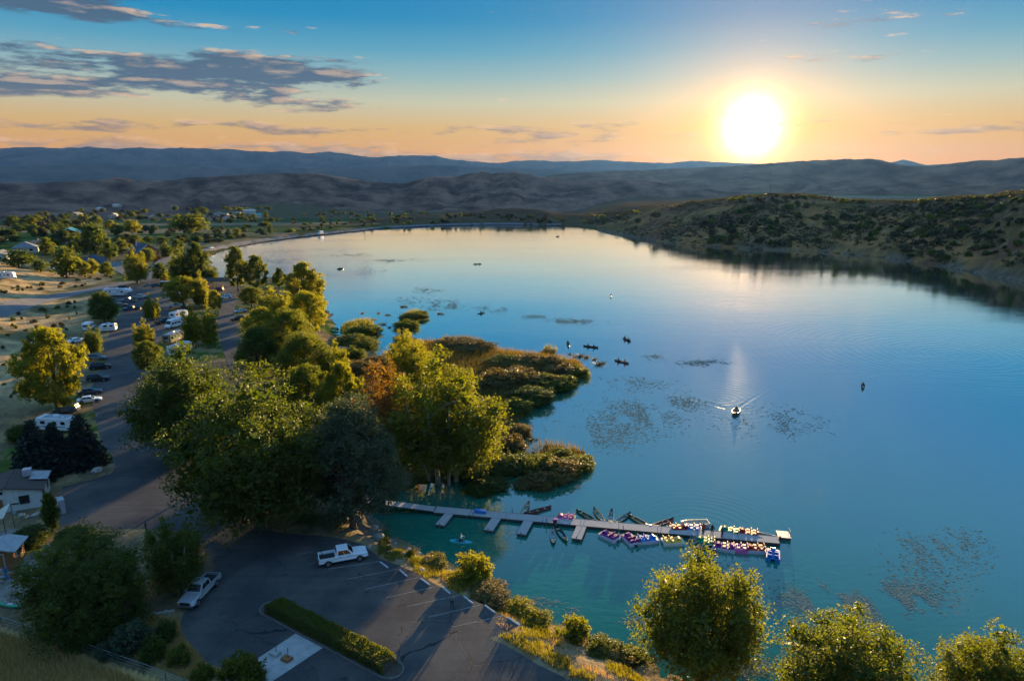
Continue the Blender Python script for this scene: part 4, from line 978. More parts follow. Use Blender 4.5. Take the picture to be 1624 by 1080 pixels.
def SB(x, y): return 'low sagebrush on the dry slope ' + ('above the hillside road' if y < 478 and x > 30 else 'just below the hillside road' if y < 520 else 'beside the white cars' if x > 70 else 'left of the large yellow-green tree')
def slope_sage(x, y, r_):
    g, w, h = size_at(x, y, y - r_.uniform(4, 9), r_.uniform(4, 11))
    plant('sagebrush', r_.choice(['shrub', 'shrub2']), r_.choice(['juniper', 'blue', 'olive', 'reed']), g, w, min(h, 1.6), r_.uniform(0, 6), SB(x, y), 'shrub', SB(x, y), ('foliage', 'stems'))
scatter_px(52, [(0, 505), (120, 480), (150, 500), (125, 540), (60, 560), (40, 620), (0, 650)], slope_sage, 15)
scatter_px(24, [(40, 470), (130, 455), (185, 440), (180, 436), (60, 450), (0, 455), (0, 470)], slope_sage, 16)
def HJ(x, y):
    c_ = float(np.interp(x, [c[0] for c in _cr], [c[1] for c in _cr])); s0 = float(np.interp(x, [930, 1060, 1200, 1400, 1560, 1660], [362, 386, 396, 409, 436, 455])); t = (y - c_) / max(1, s0 - c_)
    return 'juniper shrub %s of the brushy hill, %s' % ('on the crest' if t < .14 else 'high on the face' if t < .4 else 'halfway up the face' if t < .7 else 'near the waterline', 'at its low left end' if x < 1080 else 'below the sun' if x < 1260 else 'right of the sun' if x < 1450 else 'at the right edge')
def hill_juniper(x, y, r_):
    big = 1.0 if y > 330 else 0.8
    g, w, h = size_at(x, y, y - r_.uniform(5, 12) * big, r_.uniform(7, 20) * big)
    if g.y > 1200 or (y > 322 and float(fbm(np.array([g.x * .022]), np.array([g.y * .022]), 3)[0]) < r_.uniform(.40, .56)): return
    plant('juniper', r_.choice(['farA', 'shrub', 'shrub2', 'shrub2']), r_.choice(['juniper', 'dark', 'juniper', 'olive']), g, w, h, r_.uniform(0, 6), HJ(x, y), 'shrub', HJ(x, y), ('foliage', 'stems'))
scatter_px(430, [(940, 358), (1000, 343), (1100, 324), (1220, 312), (1330, 320), (1440, 322), (1624, 308), (1660, 330), (1660, 440), (1560, 428), (1400, 404), (1200, 391), (1050, 381), (965, 368)], hill_juniper, 17)
for x in (955, 980, 1010, 1040, 1075, 1100, 1105, 1180, 1232, 1245, 1262, 1275, 1315, 1345, 1368, 1390, 1435, 1470, 1492, 1528, 1542, 1555, 1570, 1600):
    d = [b for a, b in zip([c[0] for c in _cr], [c[1] for c in _cr])]; y = float(np.interp(x, [c[0] for c in _cr], d)) + 3.5
    hill_juniper(x, y, _fr)
# ------------------------------------------------------------------ vehicles
def paint(name, col, rough=0.35, metal=0.0):
    return pmat(name, col, rough, 0.06, 0.8, metal=metal)
M_WHITE = paint('white_paint', (0.72, 0.73, 0.74)); M_SILVER = paint('silver_paint', (0.42, 0.44, 0.47), 0.3, 0.4); M_BLACK = paint('black_paint', (0.012, 0.012, 0.014), 0.3)
M_GREYP = paint('grey_paint', (0.16, 0.17, 0.18), 0.35); M_BLUEP = paint('dark_blue_paint', (0.02, 0.05, 0.09), 0.3); M_REDP = paint('dark_red_paint', (0.16, 0.02, 0.02), 0.35)
M_GLASS = pmat('tinted_window_glass', (0.010, 0.013, 0.016), 0.06, 0.1, 1.0, spec=0.7); M_TYRE = pmat('tyre_rubber', (0.014, 0.014, 0.014), 0.85, 0.2, 6); M_RIM = pmat('alloy_rim', (0.28, 0.28, 0.29), 0.35, 0.1, 4, metal=0.7)
M_TRIM = pmat('black_plastic_trim', (0.02, 0.02, 0.021), 0.6, 0.2, 5); M_LAMP = pmat('headlight_lens', (0.55, 0.56, 0.58), 0.12, 0.1, 5); M_TAIL = pmat('tail_light_lens', (0.30, 0.01, 0.008), 0.2, 0.1, 5)
M_GRAYROOF = pmat('grey_trailer_roof', (0.30, 0.31, 0.32), 0.7, 0.15, 1.5); M_STRIPE = pmat('trailer_stripe', (0.20, 0.16, 0.12), 0.5, 0.1, 2)
def rring(x, hw, z0, z1, c=0.10):
    return [(x, -hw + c, z0), (x, hw - c, z0), (x, hw, z0 + c), (x, hw, z1 - c), (x, hw - c, z1), (x, -hw + c, z1), (x, -hw, z1 - c), (x, -hw, z0 + c)]
def wheel(root, x, y, r=0.39, w=0.26):
    s_ = 1 if y > 0 else -1; mb = MB()
    mb.loft([[(x + rr * math.cos(2 * math.pi * k / 16), y + s_ * yy, r + rr * math.sin(2 * math.pi * k / 16)) for k in range(16)] for yy, rr in ((-w / 2, r * 0.85), (-w / 2 + 0.04, r), (w / 2 - 0.04, r), (w / 2, r * 0.85))])
    t = mb.build('wheel', M_TYRE, root); m2 = MB()
    m2.loft([[(x + rr * math.cos(2 * math.pi * k / 12), y + s_ * yy, r + rr * math.sin(2 * math.pi * k / 12)) for k in range(12)] for yy, rr in ((w / 2 - 0.03, r * 0.66), (w / 2 + 0.006, r * 0.62), (w / 2 + 0.012, r * 0.2))])
    m2.build('rim', M_RIM, t)
def greenhouse(root, col, x0, x1, hw, z0, X0, X1, HW, z1):
    """cab with its panes; (x0,x1) at the sill, (X0,X1) at the roof"""
    mb = MB(); ins = 0.10
    lo = [(x0, -hw, z0), (x1, -hw, z0), (x1, hw, z0), (x0, hw, z0)]; hi = [(X0, -HW, z1), (X1, -HW, z1), (X1, HW, z1), (X0, HW, z1)]
    mid = [tuple(a + (b - a) * 0.93 for a, b in zip(p, q_)) for p, q_ in zip(lo, hi)]
    top = [(X0 + .06, -HW + .08, z1), (X1 - .06, -HW + .08, z1), (X1 - .06, HW - .08, z1), (X0 + .06, HW - .08, z1)]
    mb.loft([lo, mid, top]); mb.build('cabin', col, root)
    def pane(name, a, b, c, d, u0, u1, v0, v1):
        a, b, c, d = map(Vector, (a, b, c, d))
        f = lambda u, v: a.lerp(b, u).lerp(d.lerp(c, u), v)
        m_ = MB(); m_.slab(f(u0, v0), f(u1, v0), f(u1, v1), f(u0, v1), 0.012); m_.build(name, M_GLASS, root)
    pane('windscreen', lo[1], lo[2], hi[2], hi[1], .06, .94, .12, .88); pane('rear_window', lo[3], lo[0], hi[0], hi[3], .1, .9, .25, .85)
    L = x1 - x0; n = 3 if L > 3.0 else 2
    for k in range(n):
        u0 = 0.10 + 0.80 * k / n + 0.015; u1 = 0.10 + 0.80 * (k + 1) / n - 0.015
        pane('side_window', lo[0], lo[1], hi[1], hi[0], u0, u1, .18, .86); pane('side_window', lo[2], lo[3], hi[3], hi[2], 1 - u1, 1 - u0, .18, .86)
def arches(root, xs, hw, r=0.48):
    for x in xs:
        for s_ in (-1, 1):
            mb = MB(); y = s_ * (hw + 0.004)
            ring = [[(x + rr * math.cos(math.pi * k / 10), y, 0.40 + rr * math.sin(math.pi * k / 10)) for k in range(11)] for rr in (0.02, r)]
            for k in range(10): mb.quad(ring[0][k], ring[1][k], ring[1][k + 1], ring[0][k + 1])
            mb.build('wheel_arch', M_TRIM, root)
def lamps(root, xf, xr, hw, z):
    for s_ in (-1, 1):
        m_ = MB(); m_.box((xf, s_ * (hw - 0.22), z), (0.05, 0.34, 0.17)); m_.build('headlight', M_LAMP, root)
        m_ = MB(); m_.box((xr, s_ * (hw - 0.10), z + 0.05), (0.05, 0.16, 0.36)); m_.build('tail_light', M_TAIL, root)
def mirrors(root, x, hw, z, col):
    for s_ in (-1, 1):
        m_ = MB(); m_.box((x, s_ * (hw + 0.13), z), (0.12, 0.24, 0.2), taper=0.85); m_.build('mirror', col, root)
def pickup(root, col, rack=False):
    m_ = MB(); m_.loft([rring(-2.92, .90, .55, .78), rring(-2.85, .97, .48, .82), rring(2.5, .98, .46, .82), rring(2.86, .93, .48, .80), rring(2.95, .84, .52, .74)]); m_.build('body', col, root)
    m_ = MB(); m_.loft([rring(.95, .95, .80, 1.16), rring(1.6, .96, .80, 1.17), rring(2.6, .94, .80, 1.10), rring(2.9, .86, .80, 1.02)]); m_.build('hood', col, root)
    m_ = MB()
    for y in (-.92, .92): m_.box((-1.88, y, 1.0), (2.02, .11, .38))
    m_.box((-2.86, 0, .99), (.09, 1.72, .36)); m_.box((-.93, 0, 1.02), (.08, 1.72, .42)); m_.build('bed', col, root)
    m_ = MB(); m_.box((-1.88, 0, .845), (1.86, 1.70, .03)); m_.build('bed_liner', M_TRIM, root)
    m_ = MB(); m_.loft([rring(-.9, .955, .80, 1.2), rring(1.25, .955, .80, 1.2)]); m_.build('door_panel', col, root)
    greenhouse(root, col, -.88, 1.30, .93, 1.19, -.72, .55, .74, 1.90)
    for y in (-1, 1):
        for x in (-.35, .62):
            h_ = MB(); h_.box((x, y * .966, 1.08), (.18, .03, .035)); h_.build('door_handle', M_TRIM, root)
    m_ = MB(); m_.box((2.97, 0, .86), (.07, 1.15, .30)); m_.build('grille', M_TRIM, root)
    for x in (-2.98, 3.0):
        m_ = MB(); m_.box((x, 0, .58), (.14, 1.82, .17)); m_.build('bumper', M_RIM, root)
    arches(root, (-1.85, 1.95), .985); lamps(root, 2.93, -2.915, .93, .93); mirrors(root, .98, .95, 1.28, col)
    for x in (-1.85, 1.95):
        for y in (-.88, .88): wheel(root, x, y, .41, .28)
    if rack:
        m_ = MB()
        for y in (-.9, .9): m_.tube([(-2.55, y, 1.19), (-2.45, y * .95, 1.72)], .035)
        m_.tube([(-2.45, -.87, 1.72), (-2.45, .87, 1.72)], .04); m_.build('bed_rack', M_TRIM, root)
def suv(root, col):
    m_ = MB(); m_.loft([rring(-2.35, .84, .42, .9), rring(-2.25, .92, .36, 1.04), rring(1.3, .93, .34, 1.05), rring(2.0, .90, .34, .95), rring(2.38, .80, .40, .80)]); m_.build('body', col, root)
    greenhouse(root, col, -2.2, 1.15, .90, 1.03, -1.9, .45, .70, 1.72)
    m_ = MB()
    for y in (-.62, .62): m_.tube([(-1.7, y, 1.77), (.3, y, 1.77)], .025)
    m_.build('roof_rack', M_TRIM, root)
    m_ = MB(); m_.box((2.36, 0, .62), (.07, 1.0, .2)); m_.build('grille', M_TRIM, root)
    arches(root, (-1.4, 1.45), .935); lamps(root, 2.30, -2.33, .86, .72); mirrors(root, .85, .92, 1.1, col)
    for x in (-1.4, 1.45):
        for y in (-.82, .82): wheel(root, x, y, .37, .24)
def sedan(root, col):
    m_ = MB(); m_.loft([rring(-2.3, .78, .38, .82), rring(-2.1, .88, .30, .95), rring(1.0, .89, .28, .95), rring(1.9, .86, .30, .82), rring(2.32, .74, .36, .66)]); m_.build('body', col, root)
    greenhouse(root, col, -1.75, 1.1, .84, .93, -1.15, .25, .62, 1.42)
    m_ = MB(); m_.box((2.31, 0, .52), (.06, .9, .14)); m_.build('grille', M_TRIM, root)
    arches(root, (-1.35, 1.4), .895, .42); lamps(root, 2.22, -2.28, .82, .62); mirrors(root, .78, .88, .98, col)
    for x in (-1.35, 1.4):
        for y in (-.78, .78): wheel(root, x, y, .33, .22)
def trailer(root, col, L=7.0, fifth=False, roof=None, h=2.9):
    x0, x1 = -L / 2, L / 2; hw = 1.22
    m_ = MB()
    if fifth:
        m_.loft([rring(x0, hw, .62, h + .35), rring(x1 - 2.5, hw, .62, h + .35), rring(x1 - 2.2, hw, .75, h + .3)])
        m_.loft([rring(x1 - 2.19, hw, 1.65, h + .3), rring(x1 - .4, hw, 1.65, h + .1), rring(x1, hw - .08, 1.95, h - .25)])
    else: m_.loft([rring(x0, hw - .05, .66, h - .12), rring(x0 + .25, hw, .55, h), rring(x1 - .7, hw, .55, h), rring(x1 - .18, hw - .04, .62, h - .35), rring(x1, hw - .12, .72, h - .95)])
    m_.build('body', col, root)
    hh = h + (.35 if fifth else 0)
    m_ = MB(); m_.box((x0 + (L - 1.2) / 2 - .1, 0, hh + .012), (L - 1.9 - (1.9 if fifth else 0), 2.1, .03)); m_.build('roof_membrane', roof or M_GRAYROOF, root)
    m_ = MB(); m_.box((-.3, 0, hh + .17), (.95, .7, .28), taper=.8); m_.build('air_conditioner', M_WHITE, root)
    m_ = MB(); m_.box((-2.0, .4, hh + .10), (.36, .36, .14), taper=.8); m_.build('roof_vent', M_WHITE, root)
    for s_ in (-1, 1):
        m_ = MB(); m_.box((-.4, s_ * (hw + .006), 1.25), (L * .72, .016, .16)); m_.build('side_stripe', M_STRIPE, root)
        for x, w_ in ((x0 + 1.0, .9), (x0 + 2.6, .6), (x1 - 1.9 - (1.2 if fifth else 0), 1.0)):
            m_ = MB(); m_.box((x, s_ * (hw + .008), 2.0), (w_, .02, .6)); m_.build('side_window', M_GLASS, root)
    m_ = MB(); m_.box((.55, -hw - .012, 1.55), (.7, .03, 1.75)); d = m_.build('door', M_WHITE, root)
    m_ = MB(); m_.box((.55, -hw - .032, 2.0), (.45, .012, .5)); m_.build('door_window', M_GLASS, d)
    m_ = MB(); m_.tube([(-L * .36, -hw - .09, h - .15), (L * .2, -hw - .09, h - .15)], .075, 8); m_.build('awning_roll', M_STRIPE, root)
    for x in (-.75, .12):
        for y in (-1.06, 1.06): wheel(root, x - .4, y, .35, .22)
    m_ = MB()
    if not fifth:
        m_.tube([(x1 - .2, -.6, .55), (x1 + 1.0, 0, .52)], .05); m_.tube([(x1 - .2, .6, .55), (x1 + 1.0, 0, .52)], .05); m_.tube([(x1 + .95, 0, .52), (x1 + .95, 0, .0)], .035)
        m_.build('hitch', M_TRIM, root); m_ = MB(); m_.box((x1 + .35, 0, .75), (.35, .6, .42)); m_.build('propane_cover', M_WHITE, root)
    else:
        m_.box((x1 - 1.0, 0, 1.45), (.3, .3, .4)); m_.tube([(x1 - 2.0, -.9, .7), (x1 - 2.0, -.9, .0)], .05); m_.tube([(x1 - 2.0, .9, .7), (x1 - 2.0, .9, .0)], .05); m_.build('hitch', M_TRIM, root)
    m_ = MB(); m_.box((x0 - .01, 0, 2.0), (.02, 1.1, .55)); m_.build('rear_window', M_GLASS, root)
    for s_ in (-1, 1):
        m_ = MB(); m_.box((x0 - .0, s_ * .95, 1.0), (.04, .18, .3)); m_.build('tail_light', M_TAIL, root)
def van(root, col, L=5.8, h=2.5):
    x0, x1 = -L / 2, L / 2
    m_ = MB(); m_.loft([rring(x0, .95, .45, h - .1), rring(x0 + .15, 1.0, .38, h), rring(x1 - 1.9, 1.0, .38, h), rring(x1 - 1.2, .99, .38, h - .25), rring(x1 - .75, .98, .38, 1.35), rring(x1 - .1, .92, .42, 1.1), rring(x1, .84, .48, .95)]); m_.build('body', col, root)
    m_ = MB(); m_.slab((x1 - 1.16, -.84, h - .36), (x1 - .76, -.86, 1.42), (x1 - .76, .86, 1.42), (x1 - 1.16, .84, h - .36), .03); w_ = m_.build('windscreen', M_GLASS, root)
    for s_ in (-1, 1):
        for x, l in ((x1 - 1.75, .8), (x1 - 2.9, 1.0), (x1 - 4.2, 1.1)):
            m_ = MB(); m_.box((x, s_ * 1.004, 1.65), (l, .016, .5)); m_.build('side_window', M_GLASS, root)
    m_ = MB(); m_.box((x0 - .005, 0, 1.7), (.02, 1.4, .5)); m_.build('rear_window', M_GLASS, root)
    lamps(root, x1 - .03, x0 - .01, .92, .80); mirrors(root, x1 - 1.15, .98, 1.5, M_TRIM); arches(root, (x0 + 1.2, x1 - 1.05), 1.004, .44)
    for x in (x0 + 1.2, x1 - 1.05):
        for y in (-.9, .9): wheel(root, x, y, .36, .24)
_BUILT = {}
def vehicle(name, fn, args, px, py, to, label, cat, group=None, z=None):
    """(px,py): the middle of its footprint; to: photo pixel its nose points at"""
    if z is None: g = G(px, py); t = Vector((*P(*to, g.z), g.z))
    else: g = Vector((*P(px, py, z), z)); t = Vector((*P(*to, z), z))
    if g.z < 2.2 and ground_clear(np.array([g.x]), np.array([g.y]))[0] < 0: g.z = PAVE_Z + 0.02
    a = math.atan2(t.y - g.y, t.x - g.x); key = (fn.__name__, tuple((k, v if not hasattr(v, 'name') else v.name) for k, v in args.items()))
    root = empty(name, g, a)
    if key in _BUILT:
        for ch in _BUILT[key].children: copy_tree(ch, root)
    else: fn(root, **args); _BUILT[key] = root
    return tag(root, label, cat, group)
VG = 'vehicles parked at the campground'
vehicle('pickup_truck', pickup, dict(col=M_WHITE, rack=True), 544, 889, (590, 880.5), 'clean white pickup truck parked at the head of the stall row', 'pickup truck')
vehicle('pickup_truck', pickup, dict(col=M_SILVER), 318, 944, (299, 964), 'silver pickup truck facing the camera at the edge of the asphalt', 'pickup truck')
vehicle('pickup_truck', pickup, dict(col=M_BLACK), 285, 722, (262, 733), 'dark pickup truck half hidden under the dome-shaped tree', 'pickup truck', VG)
for v in [('camper_trailer', trailer, dict(col=M_WHITE, L=7.0), 90, 683, (30, 680), 'white camper trailer behind the spruces', 'camper trailer'),
          ('camper_trailer', trailer, dict(col=M_WHITE, L=10.5, fifth=True), 188, 470, (230, 470), 'long white two-level trailer at the top of the left row', 'camper trailer'),
          ('sport_utility_vehicle', suv, dict(col=M_BLACK), 196, 459, (225, 458), 'black car parked just behind the long two-level trailer', 'car'),
          ('pickup_truck', pickup, dict(col=M_GREYP), 203, 479.5, (180, 480), 'dark grey pickup in front of the long two-level trailer', 'pickup truck'),
          ('sedan', sedan, dict(col=M_GREYP), 192, 486, (215, 484), 'small grey car between two dark pickups', 'car'),
          ('pickup_truck', pickup, dict(col=M_BLUEP), 209, 493, (185, 494), 'dark blue pickup nearest the road in the left row', 'pickup truck'),
          ('van', van, dict(col=M_WHITE), 141, 523, (160, 512), 'white van parked on the slope side by the olive tree', 'van'),
          ('camper_trailer', trailer, dict(col=M_WHITE, L=4.6, h=2.5), 172, 526, (150, 527), 'short rounded white camper beside the road', 'camper trailer'),
          ('sedan', sedan, dict(col=M_WHITE), 122, 543, (140, 540), 'white car half hidden above the large yellow-green tree', 'car'),
          ('sport_utility_vehicle', suv, dict(col=M_BLACK), 159, 585, (175, 583), 'upper of the two black cars along the road', 'car'),
          ('sport_utility_vehicle', suv, dict(col=M_BLACK), 156, 604, (172, 603), 'lower of the two black cars along the road', 'car'),
          ('sedan', sedan, dict(col=M_BLUEP), 143, 625, (160, 623), 'dark blue car below the two black cars', 'car'),
          ('sedan', sedan, dict(col=M_WHITE), 142, 638, (158, 636), 'white car beside the large yellow-green tree', 'car'),
          ('sport_utility_vehicle', suv, dict(col=M_GREYP), 106, 654, (84, 655), 'grey car under the large yellow-green tree', 'car'),
          ('camper_trailer', trailer, dict(col=M_WHITE, L=5.6), 276, 476, (300, 475), 'white camper first in the middle row', 'camper trailer'),
          ('pickup_truck', pickup, dict(col=M_WHITE), 280, 488, (300, 487), 'white pickup second in the middle row', 'pickup truck'),
          ('camper_trailer', trailer, dict(col=M_WHITE, L=6.4, h=2.8), 284, 506, (302, 501), 'white camper at the left of the paired golden trees', 'camper trailer'),
          ('van', van, dict(col=M_WHITE, L=6.6, h=2.8), 277, 519, (258, 524), 'white motor van in the middle row, windows facing the road', 'van'),
          ('pickup_truck', pickup, dict(col=M_BLACK), 260, 513, (240, 517), 'black truck parked tight beside the white motor van', 'pickup truck'),
          ('camper_trailer', trailer, dict(col=M_GREYP, L=8.2), 277, 542, (296, 534), 'big trailer with a flat grey roof in the middle row', 'camper trailer'),
          ('camper_trailer', trailer, dict(col=M_WHITE, L=7.4), 286, 561, (310, 552), 'trailer roof showing above the dark dome-shaped tree', 'camper trailer'),
          ('sport_utility_vehicle', suv, dict(col=M_GREYP), 154, 571, (172, 570), 'grey car just above the two black cars along the road', 'car'),
          ('sedan', sedan, dict(col=M_WHITE), 270, 466, (256, 467), 'white car behind the first camper of the middle row', 'car'),
          ('sport_utility_vehicle', suv, dict(col=M_WHITE), 358, 474, (346, 475), 'white car at the top of the second lane', 'car'),
          ('pickup_truck', pickup, dict(col=M_SILVER), 222, 474, (240, 473), 'silver pickup crossing the top of the campground road', 'pickup truck'),
          ('sedan', sedan, dict(col=M_SILVER), 381, 496, (366, 498), 'silver car in the second lane under the shore belt', 'car'),
          ('sport_utility_vehicle', suv, dict(col=M_BLACK), 378, 509, (362, 510), 'black off-road car in the second lane', 'car'),
          ('sedan', sedan, dict(col=M_GREYP), 235, 455, (220, 456), 'grey car at the campground entrance', 'car'),
          ('sport_utility_vehicle', suv, dict(col=M_BLUEP), 249, 456, (262, 455), 'dark blue car next to the box trailer at the entrance', 'car'),
          ('sport_utility_vehicle', suv, dict(col=M_REDP), 346, 462, (330, 462), 'dark red car behind the picnic shelter', 'car'),
          ('camper_trailer', trailer, dict(col=M_WHITE, L=7.4, h=3.0), 8, 443, (40, 442), 'white trailer parked alone on the dry grass at the left edge', 'camper trailer'),
          ('sedan', sedan, dict(col=M_WHITE), 80, 428, (100, 428), 'white car on the lawn by the small dark tree', 'car'),
          ('sedan', sedan, dict(col=M_WHITE), 335, 394.5, (350, 392), 'white car on the road along the lake, near the bend', 'car'),
          ('van', van, dict(col=M_WHITE, L=6.6, h=2.8), 508, 371.5, (490, 374), 'white van stopped on the dam road', 'van')]:
    vehicle(*v, group=VG)
mbx = empty('box_trailer', G(263, 456), 0.3); m_ = MB(); m_.box((0, 0, 1.6), (4.2, 2.1, 2.1)); m_.build('body', M_BLACK, mbx); m_ = MB(); m_.box((0, 0, 2.68), (4.3, 2.2, .06)); m_.build('roof', M_WHITE, mbx)
for y in (-1.0, 1.0): wheel(mbx, 0, y, .36, .2)
m_ = MB(); m_.box((-2.11, 0, 1.5), (.03, 1.7, 1.7)); m_.build('door', M_TRIM, mbx); m_ = MB(); m_.tube([(2.1, 0, .6), (3.2, 0, .5)], .06); m_.build('hitch', M_TRIM, mbx)
tag(mbx, 'dark box trailer with a white roof at the campground entrance', 'trailer')

# ------------------------------------------------------------------ people: one skinned figure per pose
M_SKIN = pmat('skin', (0.30, 0.17, 0.11), 0.6, 0.1, 8); M_HAIR = pmat('dark_hair', (0.018, 0.013, 0.010), 0.7, 0.3, 20)
SHIRT = {k: pmat(k + '_shirt', c, 0.85, 0.15, 6) for k, c in dict(grey=(.16, .16, .17), white=(.55, .55, .53), red=(.30, .04, .03), blue=(.04, .08, .18), dark=(.03, .03, .035), orange=(.45, .14, .02), green=(.05, .12, .05)).items()}
M_PANTS = pmat('dark_trousers', (0.025, 0.028, 0.038), 0.85, 0.2, 6); M_SHOE = pmat('dark_shoes', (0.03, 0.028, 0.026), 0.7, 0.2, 8)
def figure(pose):
    """continuous body; +X is forward, feet or seat at z = 0"""
    V, E, RR, C = [], [], [], []
    def v(p, r, c, parent=None):
        V.append(p); RR.append(r); C.append(c)
        if parent is not None: E.append((parent, len(V) - 1))
        return len(V) - 1
    seated = pose in ('sit', 'kneel'); b = -0.90 + (0.12 if pose == 'sit' else 0.30) if seated else 0.0
    pel = v((0, 0, .96 + b), .145, 2); sp1 = v((0.01, 0, 1.12 + b), .14, 1, pel); ch = v((0.0, 0, 1.32 + b), .16, 1, sp1); nk = v((0.01, 0, 1.49 + b), .062, 0, ch)
    h1 = v((.03, 0, 1.58 + b), .085, 0, nk); h2 = v((.025, 0, 1.67 + b), .098, 4, h1); v((.01, 0, 1.745 + b), .075, 4, h2); v((.125, 0, 1.60 + b), .016, 0, h1)
    for s_ in (-1, 1): v((.02, s_ * .098, 1.60 + b), .018, 0, h1)
    for s_ in (-1, 1):
        sh = v((0, s_ * .19, 1.40 + b), .072, 1, ch)
        if pose == 'stand': el_ = (-.02, s_ * .27, 1.12); ha = (.08, s_ * .25, .90)
        elif pose == 'walk': el_ = (-.12 * s_, s_ * .26, 1.13); ha = (-.14 * s_ + .10, s_ * .25, .91)
        else: el_ = (.16, s_ * .28, 1.16 + b); ha = (.40, s_ * .20, 1.12 + b + .05 * s_)
        e_ = v(el_, .052, 1, sh); w_ = v(tuple(a + (c - a) * .9 for a, c in zip(el_, ha)), .036, 0, e_); hd = v(ha, .036, 0, w_)
        d = Vector(ha) - Vector(el_); d.normalize(); side = Vector((1, 0, 0)) if not seated else Vector((0, 0, 1))
        for k in range(4):
            o_ = side * (k - 1.5) * .021; L = (.075, .09, .085, .065)[k]
            a_ = v(tuple(Vector(ha) + d * .045 + o_), .0095, 0, hd); b_ = v(tuple(Vector(ha) + d * (.045 + L * .6) + o_ * 1.1 + Vector((.012, -s_ * .006, 0))), .0088, 0, a_)
            v(tuple(Vector(ha) + d * (.045 + L) + o_ * 1.1 + Vector((.028, -s_ * .012, 0))), .008, 0, b_)
        t_ = v(tuple(Vector(ha) + side * .042 + d * .01), .010, 0, hd); v(tuple(Vector(ha) + side * .055 + d * .045), .009, 0, t_)
        hp = v((0, s_ * .10, .90 + b), .105, 2, pel)
        if pose == 'stand': kn, an = (.03, s_ * .12, .50), (-.02, s_ * .13, .10)
        elif pose == 'walk': kn, an = (.14 * s_ + .04, s_ * .10, .51), (.24 * s_ - .08, s_ * .10, .12)
        elif pose == 'sit': kn, an = (.45, s_ * .16, .24), (.72, s_ * .15, .09)
        else: kn, an = (.20, s_ * .16, .09), (-.22, s_ * .15, .07)
        k_ = v(kn, .066, 2, hp); a_ = v(an, .045, 2, k_)
        fd = (.17, 0, -.05) if pose != 'kneel' else (-.16, 0, -.02)
        v((an[0] + fd[0], an[1] + .02 * s_, max(.04, an[2] + fd[2])), .042, 3, a_)
    me = bpy.data.meshes.new('fig'); me.from_pydata(V, E, []); o = bpy.data.objects.new('fig', me); COL.objects.link(o)
    sk = o.modifiers.new('s', 'SKIN'); sk.use_smooth_shade = True
    for i, d in enumerate(me.skin_vertices[0].data): d.radius = (RR[i], RR[i]); d.use_root = (i == 0)
    o.modifiers.new('sub', 'SUBSURF').levels = 1
    dg = bpy.context.evaluated_depsgraph_get(); ev = bpy.data.meshes.new_from_object(o.evaluated_get(dg))
    bpy.data.objects.remove(o)
    n = len(ev.polygons); cen = np.empty(n * 3); ev.polygons.foreach_get('center', cen); cen = cen.reshape(-1, 3)
    Va = np.array(V); best = np.full(n, 9e9); cls = np.zeros(n, int)
    for a_, b_ in E:                                     # nearest bone decides cloth or skin
        pa, pb = Va[a_], Va[b_]; dd = pb - pa; t = np.clip(((cen - pa) @ dd) / (dd @ dd + 1e-9), 0, 1)
        ds = np.linalg.norm(cen - pa - t[:, None] * dd, axis=1) - np.where(t < .5, RR[a_], RR[b_]); k = ds < best
        best = np.where(k, ds, best); cls = np.where(k, np.where(t < .5, C[a_], C[b_]), cls)
    hairm = (cen[:, 2] > 1.60 + b) & ((cen[:, 0] < 0.05) | (cen[:, 2] > 1.70 + b)); cls = np.where(hairm, 4, np.where(cls == 4, 0, cls))
    ev.polygons.foreach_set('material_index', cls.astype(np.int32)); return ev
FIG = {p: figure(p) for p in ('stand', 'walk', 'sit', 'kneel')}
def person(loc, rz, pose, shirt, label, group=None, s_=1.0):
    me = FIG[pose].copy(); me.materials.clear()
    for m in (M_SKIN, SHIRT[shirt], M_PANTS, M_SHOE, M_HAIR): me.materials.append(m)
    me.polygons.foreach_set('material_index', np.array([p.material_index for p in FIG[pose].polygons], np.int32))
    o = link('person', me); o.location = loc; o.rotation_euler = (0, 0, rz); o.scale = (s_, s_, s_)
    return tag(o, label, 'person', group)
def at2(px, py, z): return Vector((*P(px, py, z), z))
person(at2(717, 964, PAVE_Z + .015), 1.4, 'stand', 'grey', 'person in a grey shirt standing in the parking stalls')
person(at2(338, 838, PAVE_Z + .015), 2.6, 'walk', 'red', 'person in a red shirt walking on the dark asphalt near the wooden fence')
person(at2(232, 845, PAVE_Z + .015), 0.5, 'stand', 'dark', 'person in dark clothes standing at the edge of the asphalt behind the leafy tree')

# ------------------------------------------------------------------ dock
M_DECK = bpy.data.materials.new('weathered_dock_planks'); M_DECK.use_nodes = True
n = NT(M_DECK.node_tree); b_ = M_DECK.node_tree.nodes['Principled BSDF']; v_ = n.n('ShaderNodeTexCoord').outputs['Object']
wv = n.n('ShaderNodeTexWave', wave_type='BANDS', bands_direction='X'); n.l.new(v_, wv.inputs[0]); wv.inputs['Scale'].default_value = 2.1; wv.inputs['Distortion'].default_value = 0.4
n.l.new(n.mix(n.math('MULTIPLY', n.math('POWER', wv.outputs[1], 6.0), 0.6), n.mix(n.noise(v_, 1.3, 6), (0.30, 0.28, 0.27, 1), (0.46, 0.43, 0.41, 1)), (0.12, 0.11, 0.10, 1)), b_.inputs['Base Color']); b_.inputs['Roughness'].default_value = 0.85
M_DOCKSIDE = pmat('dark_dock_skirt', (0.06, 0.055, 0.05), 0.8, 0.25, 3); M_POST = pmat('steel_post', (0.12, 0.12, 0.12), 0.5, 0.2, 6, metal=0.5)
DZ = 0.46
dA = at2(610, 803, DZ); dM = at2(690, 807.5, DZ); dB = at2(1236, 856, DZ)
dock = empty('boat_dock', (dM.x, dM.y, 0)); tag(dock, 'long grey floating dock with finger piers reaching into the lake', 'dock')
